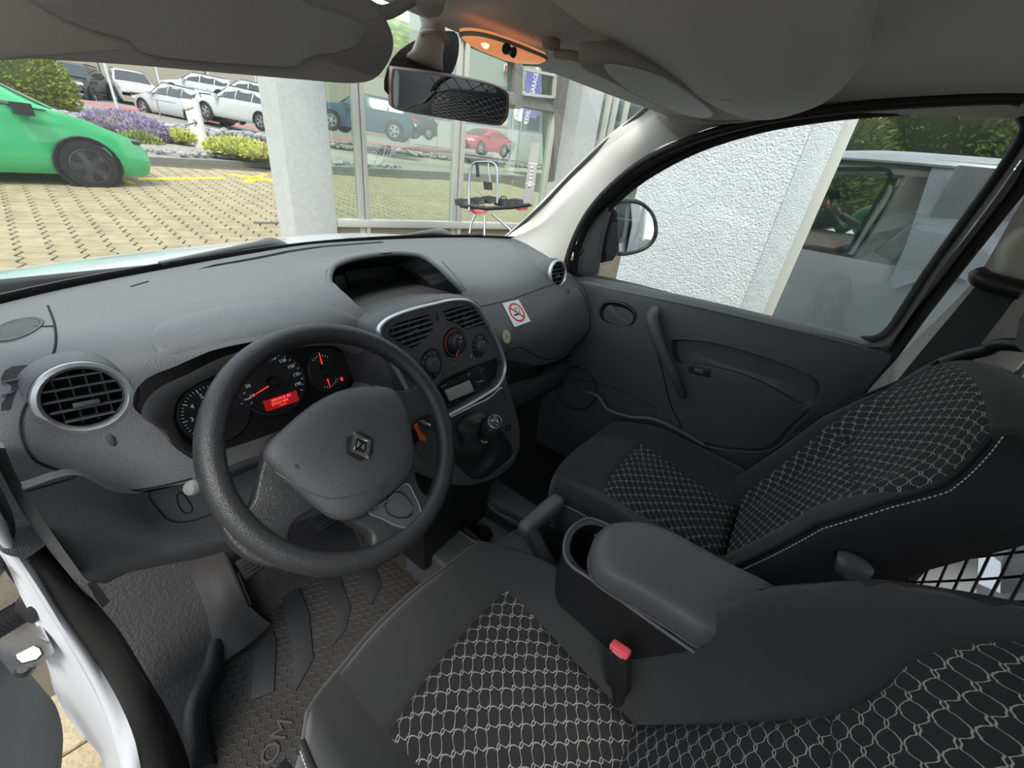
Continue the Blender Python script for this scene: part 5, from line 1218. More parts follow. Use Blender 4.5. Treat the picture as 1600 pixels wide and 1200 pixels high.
# ------------------------------------------------------------------ roof furniture
vis = thing('sun_visor', 'dark grey driver sun visor folded down with a moulded pocket', 'sun visor', (-.4, -.1, 1.63))
VN = V((0, -.86, -.5)).normalized(); V0 = V((-.4, -.03, 1.57))
vo = [(-60, 82), (0, 84), (100, 90), (200, 97), (300, 106), (400, 115), (480, 122), (545, 127), (582, 121), (603, 98), (613, 72), (610, 45), (590, 12), (560, -15), (480, -50), (300, -70), (100, -70), (-60, -60)]
vo3 = spline(PP(V0, VN, *vo), 3, True); vcc = sum(vo3, V()) / len(vo3)
dome('visor_pad', vo3, VN, [(.97, -.022), (1.0, -.014), (1.006, -.006), (1.0, .0), (.985, .004)], liner_p, vis, ang=70)
vin = [(30, -30), (60, 8), (100, 28), (150, 45), (190, 55), (205, 68), (225, 80), (300, 90), (380, 96), (440, 100), (466, 98), (470, 90), (490, 82), (530, 76), (560, 62), (568, 45), (560, 30), (520, 14), (480, 2), (430, -25), (200, -60)]
vi3 = spline(PP(V0 + VN * .0045, VN, *vin), 3, True)
dome('visor_pocket', vi3, VN, [(1.0, -.003), (.99, .0035), (.97, .005), (.8, .0055), (.3, .0055)], mat('visor_cloth', (.34, .335, .32), .9, bump=.3, bscale=500), vis, ang=40)
tube('visor_arm', [Pt(560, 0, y=-.02), Pt(600, 20, y=-.02), Pt(640, 0, y=-.03), Pt(655, -10, y=-.04)], .006, liner_p, vis, n=4)
dome('visor_clip', [Pt(a, b, z=1.628) for a, b in ((648, -10), (650, 6), (668, 12), (690, 8), (695, -10))], (0, -.2, -1), [(1, -.012), (1, .006), (.7, .010)], liner_p, vis)
vis2 = thing('sun_visor', 'grey passenger sun visor folded up under the overhead shelf', 'sun visor', (.3, -.16, 1.64))
pv = [(905, 96), (940, 94), (990, 96), (1030, 108), (1080, 130), (1130, 150), (1175, 168), (1192, 182), (1180, 188), (1150, 186), (1110, 186), (1070, 178), (1030, 165), (990, 146), (950, 124), (915, 108)]
PVN = V((0, -.25, -1)).normalized(); P0_ = V((.3, -.17, 1.622))
pv3 = spline(PP(P0_, PVN, *pv), 3, True)
dome('visor_pad', pv3, PVN, [(1.0, -.02), (1.0, -.003), (.985, .002), (.9, .003)], liner_p, vis2, ang=70)
pin = [(943, 102), (965, 101), (1000, 108), (1040, 122), (1080, 145), (1112, 172), (1110, 182), (1080, 180), (1040, 166), (1000, 148), (965, 125)]
dome('vanity_panel', spline(PP(P0_ + PVN * .003, PVN, *pin), 3, True), PVN, [(1, 0), (.98, .003), (.9, .004)], mat('visor_panel', (.62, .61, .58), .6), vis2, ang=50)
tube('visor_arm', [Pt(868, 84, z=1.635), Pt(900, 88, z=1.632), Pt(925, 100, z=1.63)], .006, liner_p, vis2, n=3)
# recessed label and grab recess
box('label_plate', Pt(1137, 157, z=1.627), (.04, .02, .003), mat('label_grey', (.25, .25, .24), .6), shelf, bev=.001)
# interior lamp
lamp = thing('interior_lamp', 'long orange glowing map lamp behind the mirror', 'lamp', Pt(785, 75, z=1.64))
lpx = [(719, 54), (745, 53), (775, 60), (805, 70), (830, 80), (853, 90), (846, 94), (820, 93), (790, 88), (760, 76), (735, 65)]
LN = V((0, -.35, -1)).normalized(); l0 = Pt(785, 75, z=1.625)
lo3 = spline(PP(l0, LN, *lpx), 3, True)
dome('lamp_lens', lo3, LN, [(1, -.006), (.98, .003), (.85, .007), (.5, .009)], mat('lamp_lens', (.75, .38, .22), .35, emit=(1.0, .36, .14, .28)), lamp)
tube('lamp_rim', lo3, .0025, liner_p, lamp, seg=6, closed=True)
lb = Pt(758, 70, z=1.612); dome('bulb_glow', circle(lb, LN, .007, 16, ry=.0035), LN, [(1, 0), (.6, .003), (.2, .004)], mat('bulb_glow', (1, .8, .5), .4, emit=(1, .62, .28, 1.2)), lamp)
tube('lamp_switch', [Pt(791, 76, z=1.612), Pt(797, 80, z=1.612), Pt(803, 82, z=1.612)], [.006, .0035, .006], plastic_k, lamp, seg=10)
lathe('roof_cap', Pt(861, 69, z=1.642), (0, -.2, -1), [(.016, -.004), (.016, .002), (.013, .004), (0, .0045)], liner_p, lamp, seg=20, up=(0, 1, 0), sy=.7)
# interior mirror
mirr = thing('rear_view_mirror', 'interior rear view mirror hanging from the windscreen on a cream stalk', 'mirror', Pt(700, 150, y=.05))
mpx = [(612, 112), (625, 108), (700, 118), (760, 130), (786, 140), (794, 150), (793, 178), (786, 191), (772, 195), (700, 185), (640, 175), (618, 170), (611, 160)]
MN = V((-.55, -.79, -.23)).normalized(); m0 = Pt(702, 152, y=.045)
mi = spline(PP(m0, MN, *mpx), 3, True); mic = sum(mi, V()) / len(mi)
loft('mirror_frame', [[mic + (p - mic) * s_ + MN * h for p in mi] for s_, h in ((.955, .0), (.97, .004), (1.0, .004), (1.02, -.002), (1.03, -.012), (.98, -.026), (.8, -.036), (.3, -.04))], mat('mirror_frame_brown', (.20, .155, .13), .45), mirr, cap=(False, True), ang=70)
dome('mirror_glass', mi, MN, [(.962, .001), (.962, .0015), (.5, .002)], mirror_m, mirr)
mtp = Pt(690, 60, y=.05)
loft('mirror_stalk', [[c + V((math.cos(t) * r, math.sin(t) * r * .6, 0)) for t in [2 * pi * k / 20 for k in range(20)]] for c, r in ((mtp + V((0, .03, .05)), .022), (mtp + V((0, .015, .01)), .020), (Pt(668, 85, y=.085), .026), (Pt(662, 98, y=.10), .034), (Pt(660, 106, y=.12), .040))], cream_d, mirr, cap=(True, True), ang=70)
tube('mirror_clamp', circle(mtp + V((0, .012, .002)), (0, .2, 1), .0215, 20, up=(0, 1, 0), ry=.0135), .0025, liner_p, mirr, seg=6, closed=True)
# black dotted sensor patch of the windscreen
dp_ = dome('sensor_patch', spline([Pt(a, b, y=.10) for a, b in ((612, 92), (650, 62), (700, 48), (716, 60), (712, 100), (690, 130), (630, 150), (600, 140))], 3, True), (0, -1, 0), [(1, 0), (1, .001)], rubber, mirr)

# ------------------------------------------------------------------ open driver door edge at the lower left
dd = thing('driver_door', 'open driver door with dark grey trim at the lower left corner', 'door', (-.75, -.2, .4))
ddo = [(-20, 1002, .80), (12, 1020, .78), (40, 1045, .74), (66, 1075, .69), (86, 1100, .64), (97, 1135, .58), (98, 1170, .53), (90, 1215, .47)]
e0 = [Pt(a, b, z=c) for a, b, c in ddo]
G = [e0, [p + V((-.010, -.004, .012)) for p in e0], [p + V((-.035, -.03, .012)) for p in e0], [p + V((-.07, -.07, .0)) for p in e0], [p + V((-.10, -.10, -.03)) for p in e0]]
sheet('door_trim', grid_pts(G, 3, 4), mat('driver_door_plastic', (.075, .08, .082), .5, bump=.4, bscale=500), dd, off=(-.01, 0, -.03))
G = [[p + V((-.045, -.02, .014)) for p in e0[1:]], [p + V((-.08, -.06, .02)) for p in e0[1:]], [p + V((-.12, -.11, .0)) for p in e0[1:]]]
sheet('door_pocket', grid_pts(G, 3, 3), plastic_k, dd, off=(-.01, 0, -.03))
# check strap, cable bellows
strap = thing('door_check_strap', 'slotted steel check strap between open door and white pillar', 'strap', Pt(50, 1000, z=.85))
so_ = [Pt(a, b, z=c) for a, b, c in ((0, 985, .86), (30, 970, .87), (46, 948, .90), (46, 970, .88), (62, 968, .88), (86, 1018, .83), (70, 1035, .82), (45, 1045, .80), (20, 1055, .79), (0, 1030, .80))]
sb_ = prism('strap_plate', so_, (0, .006, -.004), satin, strap, bev=.001)
hol = [Pt(a, b, z=.845) for a, b in ((28, 1030), (26, 1024), (54, 1010), (62, 1014), (66, 1022), (58, 1030), (36, 1036))]
pc_ = sum(so_, V()) / len(so_)
tube('strap_slot', hol, .0018, void, strap, seg=5, closed=True)
prism('slot_opening', [p + V((0, -.002, .003)) for p in hol], (0, .002, -.001), mat('pale_gap', (.6, .6, .6), .6), strap)
lathe('strap_bolt', Pt(38, 1045, z=.80), (0, -.5, .8), [(.010, -.01), (.010, .004), (.006, .008), (0, .008)], plastic_k, strap, seg=12)
bel = thing('cable_bellows', 'ribbed black rubber cable bellows at the door hinge', 'bellows', Pt(30, 950, z=.9))
ba, bb_ = Pt(-15, 985, z=.88), Pt(52, 945, z=.90)
tube('bellows', [ba.lerp(bb_, k / 18) for k in range(19)], [.016 if k % 2 else .0115 for k in range(19)], rubber, bel, seg=14)
box('bellows_plug', Pt(62, 940, z=.905), (.035, .03, .035), rubber, bel, bev=.004, R=Euler((.4, .2, .5)).to_matrix())
hg = dd
prism('hinge_leaf', [Pt(a, b, z=1.02) for a, b in ((-10, 880), (0, 862), (16, 850), (26, 858), (12, 872), (-6, 900))], (0, .02, -.02), plastic_k, hg, bev=.003)
tube('hinge_pin', [Pt(-12, 890, z=1.0), Pt(20, 852, z=1.04)], .009, plastic_k, hg, seg=12)
# ------------------------------------------------------------------ outside: sloping yard
SL = .047
def gz_(x, y): return SL * max(0, y - .5)
GP = V((0, .5, 0)); GN = V((0, -SL, 1)).normalized()
def gnd(px, py):
    d = ray(px, py); return CAM + d * ((GP - CAM).dot(GN) / d.dot(GN))
def noise_mat(name, c1, c2, scale, rough=.9, bump=.5, bs=None, c3=None):
    m = bpy.data.materials.new(name); m.use_nodes = True; nt = m.node_tree; p = nt.nodes['Principled BSDF']; p.inputs['Roughness'].default_value = rough
    g = nt.nodes.new('ShaderNodeNewGeometry'); t = nt.nodes.new('ShaderNodeTexNoise'); t.inputs['Scale'].default_value = scale; t.inputs['Detail'].default_value = 6
    nt.links.new(g.outputs['Position'], t.inputs['Vector']); r = nt.nodes.new('ShaderNodeValToRGB'); nt.links.new(t.outputs['Fac'], r.inputs[0])
    r.color_ramp.elements[0].position = .35; r.color_ramp.elements[0].color = (*c1, 1); r.color_ramp.elements[1].position = .65; r.color_ramp.elements[1].color = (*c2, 1)
    nt.links.new(r.outputs[0], p.inputs['Base Color'])
    t2 = nt.nodes.new('ShaderNodeTexNoise'); t2.inputs['Scale'].default_value = bs or scale * 3; nt.links.new(g.outputs['Position'], t2.inputs['Vector'])
    b = nt.nodes.new('ShaderNodeBump'); b.inputs['Strength'].default_value = bump; b.inputs['Distance'].default_value = .02; nt.links.new(t2.outputs['Fac'], b.inputs['Height']); nt.links.new(b.outputs[0], p.inputs['Normal'])
    MT[name] = m; return m
sand = noise_mat('joint_sand', (.075, .06, .04), (.11, .09, .06), 8)
paver_m = noise_mat('yellow_paver', (.30, .245, .15), (.40, .33, .21), 5, bs=60, bump=.4)
asphalt = noise_mat('asphalt', (.22, .205, .185), (.29, .27, .24), 3, bs=40)
base = [[V((x, y, gz_(x, y) - .012)) for x in (-25, -5, 0, 5, 15, 30, 60)] for y in (-15, -3, .5, 5, 15, 30, 45, 60)]
ground = struct(sheet('ground', base, sand, off=(0, 0, -.1)))
# interlocking pavers
d0 = (gnd(450, 262) - gnd(215, 252)); d0.z = 0; d0.normalize(); d1g = V((-d0.y, d0.x, 0))
PL, PW = .212, .190
e1 = ray(-30, 125); e1.z = 0; e1.normalize(); e0 = V((e1.y, -e1.x, 0))
def paver_mesh():
    bm = bmesh.new(); w2, l2 = PW / 2 - .0035, PL / 2 - .0095; k = .024
    zz = [(0, -1.0), (k, -.55), (k, -.35), (-k, .25), (-k, .55), (0, 1.0)]
    o = [(l2 + a, b * w2) for a, b in zz] + [(-l2 + a, b * w2) for a, b in zz[::-1]]
    sl = lambda p, z: (p.x, p.y, z + SL * p.y)
    P = [e0 * a + e1 * b for a, b in o]
    top = [bm.verts.new(sl(p * .97, .0)) for p in P]; bot = [bm.verts.new(sl(p, -.008)) for p in P]
    bm.faces.new(top); n = len(P)
    for i in range(n): bm.faces.new((top[i], bot[i], bot[(i + 1) % n], top[(i + 1) % n]))
    bmesh.ops.recalc_face_normals(bm, faces=bm.faces); me = bpy.data.meshes.new('paver'); bm.to_mesh(me); bm.free(); me.materials.append(paver_m)
    return me
pm = paver_mesh(); cells = []
def proj2(p):
    q = p - CAM; z = q.dot(RZ)
    return None if z < .1 else (800 + F * q.dot(RX) / z, 600 + F * q.dot(RY) / z, z)
og = gnd(250, 330)
near = []
for i in range(-60, 60):
    for j in range(-60, 110):
        c = og + e0 * (i * PL) + e1 * (j * PW); c.z = gz_(c.x, c.y)
        if c.y < -1.5 or c.y > 11.0: continue
        if c.y > 11.2 - (c - gnd(215, 252)).dot(d0) * 0 and False: continue
        k = proj2(c)
        if not k: continue
        inl = (-30 < k[0] < 475 and 240 < k[1] < 440) ; ins = (60 < k[0] < 190 and 1080 < k[1] < 1230); gl_ = (470 < k[0] < 900 and 225 < k[1] < 400)
        if not (inl or ins or gl_): continue
        if (c - gnd(215, 252)).dot(d1g) > -.1: continue
        cells.append((c, k, inl or ins))
cells.sort(key=lambda t: t[1][2] + (0 if t[2] else 50))
for c, k, f in cells[:300]:
    o = bpy.data.objects.new('paver', pm); col.objects.link(o); o.parent = ground; o.location = c
g = []
pv_ = [tuple(v.co) for v in pm.vertices]; pf_ = [tuple(p.vertices) for p in pm.polygons]
vs, fs = [], []
for c, k, f in cells[300:]:
    b = len(vs); vs += [V(v) + c for v in pv_]; fs += [tuple(i + b for i in q) for q in pf_]
stuff(mesh('paver_field', vs, fs, paver_m, ground, smooth=False))
# painted bay marks
yel = mat('yellow_road_paint', (.75, .55, .04), .7)
def mark(name, pts, m, lift=.006, parent=ground):
    return prism(name, [gnd(a, b) + V((0, 0, lift)) for a, b in pts], (0, 0, -.004), m, parent)
mark('yellow_marking', [(215, 278), (352, 277), (352, 280), (215, 282)], yel)
mark('yellow_marking', [(350, 272), (362, 272), (450, 283), (450, 286), (400, 281)], yel)
mark('yellow_marking', [(378, 284), (408, 272), (420, 273), (392, 287)], yel)
mark('yellow_marking', [(190, 283), (205, 283), (216, 288), (200, 288)], yel)
mark('drain_slot', [(396, 347), (464, 347), (464, 350), (396, 350)], mat('drain_grey', (.10, .10, .10), .7))
# kerb, verge, road, red strip
kA, kB = gnd(195, 251), gnd(470, 263)
kd = (kB - kA).normalized()
kerb = tag(prism('kerb', [kA - kd * 6 + V((0, 0, .09)), kB + kd * 14 + V((0, 0, .09)), kB + kd * 14 + V((0, .14, .10)), kA - kd * 6 + V((0, .14, .10))], (0, 0, -.2), mat('kerb_stone', (.22, .21, .19), .9, noise=.2), None), 'low grey stone kerb edging the planted bed', 'kerb')
bed = struct(prism('trim_21', [kA - kd * 6 + V((0, .14, .08)), kB + kd * 14 + V((0, .14, .08)), kB + kd * 14 + V((0, 2.6, .2)), kA - kd * 6 + V((0, 2.6, .2))], (0, 0, -.2), noise_mat('bed_gravel', (.22, .20, .17), (.36, .33, .28), 12)))
road = struct(prism('trim_22', [kA - kd * 8 + V((0, 2.6, .14)), kB + kd * 40 + V((0, 2.6, .14)), kB + kd * 40 + V((0, 9.2, .42)), kA - kd * 8 + V((0, 9.2, .42))], (0, 0, -.15), noise_mat('sandy_road', (.33, .29, .23), (.42, .37, .31), 2)))
lot = struct(prism('trim_23', [V((-10, 20.7, .97)), V((60, 20.7, .97)), V((60, 56, 2.65)), V((-10, 56, 2.65))], (0, 0, -.15), asphalt))
red_road = noise_mat('red_lane', (.40, .11, .12), (.48, .16, .16), 2)
rA, rB = gnd(100, 156), gnd(260, 180)
rd_ = (rB - rA).normalized()
struct(prism('trim_24', [V((4, 31.0, 1.46)), V((14, 25.5, 1.205)), V((24, 25.0, 1.18)), V((60, 27.5, 1.30)), V((60, 30.5, 1.44)), V((24, 27.6, 1.30)), V((14, 28.0, 1.32)), V((4, 33.5, 1.58))], (0, 0, -.05), red_road))

# stones in the verge ---------------------------------------------
def stone_mesh(name, m, seed):
    r = random.Random(seed); bm = bmesh.new(); bmesh.ops.create_icosphere(bm, subdivisions=1, radius=.5)
    for v in bm.verts: v.co = V((v.co.x * r.uniform(.8, 1.2), v.co.y * r.uniform(.7, 1.1), v.co.z * r.uniform(.5, .8)))
    me = bpy.data.meshes.new(name); bm.to_mesh(me); bm.free(); me.materials.append(m); return me
sgrey = noise_mat('verge_stone', (.20, .20, .21), (.42, .42, .42), 3)
sms = [stone_mesh('stone', sgrey, k) for k in range(6)]
vs, fs = [], []
r_ = random.Random(11)
def stone_row(fn, n, s0, s1):
    for k in range(n):
        p = fn(r_.random(), r_.random()); me = r_.choice(sms); s = r_.uniform(s0, s1); a = r_.uniform(0, 6.3); ca, sa2 = math.cos(a), math.sin(a); b = len(vs)
        for v in me.vertices: vs.append(p + V((v.co.x * ca - v.co.y * sa2, v.co.x * sa2 + v.co.y * ca, v.co.z)) * s)
        for q in me.polygons: fs.append(tuple(i + b for i in q.vertices))
def rowf(u, v):
    x = 3 + u * 40; y = 19.0 + v * 1.5; return V((x, y, gz_(x, y) + .1 + .1 * r_.random()))
stone_row(rowf, 1500, .16, .36)
def bedf(u, v):
    p = kA + kd * (u * 9 - .5) + V((0, .3 + v * .9, .16)); return p
stone_row(bedf, 260, .08, .2)
o = stuff(mesh('verge_stones', vs, fs, sgrey, None, smooth=False)); tag(o, 'grey quarry stones edging the planted verge and parking lot', 'stones')
# shrubs ---------------------------------------------
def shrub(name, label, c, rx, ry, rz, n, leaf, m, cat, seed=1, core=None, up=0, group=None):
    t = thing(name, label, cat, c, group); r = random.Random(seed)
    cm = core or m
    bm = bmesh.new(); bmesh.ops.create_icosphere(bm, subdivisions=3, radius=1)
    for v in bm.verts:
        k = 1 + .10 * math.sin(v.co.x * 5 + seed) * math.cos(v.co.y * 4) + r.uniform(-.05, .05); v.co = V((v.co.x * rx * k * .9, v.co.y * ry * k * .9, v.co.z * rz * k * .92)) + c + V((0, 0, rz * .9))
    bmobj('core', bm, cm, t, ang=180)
    vs, fs = [], []
    for k in range(n):
        a = r.uniform(0, 2 * pi); z = r.uniform(-.5, 1); q = math.sqrt(max(0, 1 - z * z)); nrm = V((math.cos(a) * q, math.sin(a) * q, z)); f = r.uniform(.85, 1.08)
        p = V((nrm.x * rx, nrm.y * ry, nrm.z * rz)) * f + c + V((0, 0, rz * .9))
        d = (nrm + V((r.uniform(-1, 1), r.uniform(-1, 1), r.uniform(-.5, 1) + up))).normalized(); e = d.orthogonal().normalized(); e = (e * math.cos(k) + d.cross(e) * math.sin(k)); L = leaf * r.uniform(.6, 1.3); b = len(vs)
        vs += [p, p + d * L * .5 + e * L * .22, p + d * L, p + d * L * .5 - e * L * .22]; fs.append((b, b + 1, b + 2, b + 3))
    stuff(mesh('leaves', vs, fs, m, t, smooth=False)); return t
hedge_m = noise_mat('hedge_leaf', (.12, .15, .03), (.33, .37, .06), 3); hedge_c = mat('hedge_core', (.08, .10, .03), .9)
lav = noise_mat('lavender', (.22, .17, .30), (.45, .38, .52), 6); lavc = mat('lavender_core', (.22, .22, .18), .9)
ylw = noise_mat('yellow_green_leaf', (.42, .45, .10), (.75, .74, .25), 6); grn = noise_mat('green_leaf', (.16, .22, .06), (.34, .40, .12), 5); grs = noise_mat('dry_grass', (.35, .26, .16), (.6, .48, .34), 6)
hp = CAM + ray(30, 170) * 15.0
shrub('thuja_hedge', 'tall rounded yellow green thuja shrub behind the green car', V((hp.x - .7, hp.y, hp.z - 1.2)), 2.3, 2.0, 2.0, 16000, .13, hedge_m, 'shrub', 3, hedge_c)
def at(px, py, t): return CAM + ray(px, py) * t
for (px, py, t, rx, rz, m, cm, lb, nm, sd) in (
    (195, 205, 12.2, .9, .38, lav, lavc, 'purple lavender bush nearest the green car', 'lavender_bush', 4), (232, 215, 11.6, .55, .30, lav, lavc, 'smaller lavender bush beside the grey stones', 'lavender_bush', 5),
    (222, 236, 10.8, .48, .30, grn, hedge_c, 'round green bush in front of the lavender', 'bush', 6), (375, 238, 10.6, .75, .22, ylw, grn, 'low yellow green bush right of the entrance sign', 'bush', 7), (410, 245, 10.6, .55, .16, ylw, grn, 'low pale bush at the kerb near the white pillar', 'bush', 8),
    (285, 218, 12.0, .3, .16, ylw, grn, 'small yellow flowering plant by the foot of the entrance sign', 'plant', 9), (446, 232, 10.8, .22, .40, grn, hedge_c, 'dark green bush partly hidden by the white pillar', 'bush', 12)):
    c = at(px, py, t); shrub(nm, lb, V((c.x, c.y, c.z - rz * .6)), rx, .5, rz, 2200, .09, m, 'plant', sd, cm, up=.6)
gt = thing('grass_tuft', 'dry brown ornamental grass beside the white pillar', 'grass', at(432, 245, 10.6)); vs, fs = [], []
b0 = at(432, 250, 10.6); r = random.Random(2)
for k in range(260):
    p = b0 + V((r.uniform(-.2, .2), r.uniform(-.15, .15), 0)); d = V((r.uniform(-.25, .25), r.uniform(-.25, .25), 1)); L = r.uniform(.3, .62); b = len(vs); vs += [p, p + V((.012, 0, 0)), p + d * L]; fs.append((b, b + 1, b + 2))
stuff(mesh('blades', vs, fs, grs, gt, smooth=False))

# entrance sign ---------------------------------------------
sgn = thing('entrance_sign', 'slim cream entrance sign reading Einfahrt with an arrow', 'sign', gnd(314, 248))
sT = 11.9
sq_ = [at(283, 153, sT), at(306, 156, sT), at(327, 247, sT), at(311, 249, sT)]
sn_ = (sq_[1] - sq_[0]).cross(sq_[3] - sq_[0]).normalized(); sn_ = sn_ if sn_.dot(ray(300, 200)) < 0 else -sn_
sign_m = mat('sign_cream', (.52, .50, .44), .6)
prism('sign_board', sq_, -sn_ * .12, sign_m, sgn, bev=.01)
su = (sq_[0] - sq_[3]).normalized(); sr_ = su.cross(sn_)
txt = mat('sign_text', (.08, .08, .09), .6)
text('sign_lettering', 'Einfahrt', at(294, 171, sT) + sn_ * .012, sn_, su, .115, txt, sgn, ex=.003)
ar = at(302, 193, sT) + sn_ * .012
tube('sign_arrow', [ar - sr_ * .14, ar + sr_ * .10], .014, txt, sgn, seg=4); tube('sign_arrow', [ar + sr_ * .03 + su * .10, ar + sr_ * .12, ar + sr_ * .03 - su * .10], .014, txt, sgn, seg=4)
# poles
for i, (tp, bt_, t, rr, lb) in enumerate((((146, 60), (190, 192), 17, .05, 'tall white flagpole left of the far sign board'), ((245, 108), (254, 150), 24, .04, 'white lamp pole between the parked cars'), ((325, 100), (330, 140), 30, .04, 'white pole in front of the beige wall'), ((395, 100), (402, 142), 30, .04, 'right hand white pole in front of the beige wall'))):
    po_ = thing('pole', lb, 'pole', at(*bt_, t)); tube('shaft', [at(*bt_, t), at(*bt_, t) + V((0, 0, 4.5))], rr, white_paint, po_, seg=8); lathe('foot', at(*bt_, t), (0, 0, 1), [(rr * 2.2, 0), (rr * 2.2, .05), (rr, .06)], satin, po_, seg=10, up=(0, 1, 0))
for px, py in ((249, 160), (372, 170)):
    bl_ = thing('bollard_rail', 'thin metal rail post %s in front of the white cars' % ('left of the sign' if px < 300 else 'right of the sign'), 'rail', gnd(px, py + 28))
    b_ = at(px + 3, py + 26, 19); tube('post', [b_, b_ + V((0, 0, .75))], .025, satin, bl_, seg=6); tube('rail', [b_ + V((-.1, 0, .75)), b_ + V((.7, -.1, .72))], .02, satin, bl_, seg=6)
# far wall and sign board
beige = mat('beige_panel', (.38, .35, .28), .8)
fw_ = thing('far_building', 'long beige panelled building beyond the parked cars', 'building', V((14, 44, 2)))
fy = 44.0
pan = [(x, x + 5.6) for x in [-12 + 5.7 * k for k in range(12)]]
for a, b in pan:
    ya, yb = fy - a * .25, fy - b * .25
    prism('wall_panel', [V((a, ya, 1.5)), V((b, yb, 1.5)), V((b, yb, 9)), V((a, ya, 9))], (0, .3, 0), beige, fw_, bev=.02)
bd = thing('sign_board', 'pale blue garage sign board on the beige building', 'sign', V((12, 38, 3)))
bt2 = [at(158, 60, 30.5), at(284, 80, 31.5), at(284, 135, 31.5), at(158, 120, 30.5)]
bnn = (bt2[1] - bt2[0]).cross(bt2[3] - bt2[0]).normalized(); bnn = bnn if bnn.dot(ray(220, 100)) < 0 else -bnn
bt2 = [bt2[0] + V((0, 0, 0)), bt2[1], bt2[2], bt2[3]]
prism('board', bt2, -bnn * .2, mat('pale_blue_board', (.32, .38, .47), .6), bd, bev=.02)
bu = (bt2[0] - bt2[3]).normalized()
text('board_lettering', 'KEHLHOF GARAGE AG', at(205, 108, 30.6) + bnn * .06, bnn, V((0, 0, 1)), .72, mat('navy_text', (.03, .04, .10), .6), bd, ex=.02)
text('board_lettering', 'RENAULT', at(240, 92, 30.9) + bnn * .06, bnn, V((0, 0, 1)), 1.0, MT['navy_text'], bd, ex=.02)

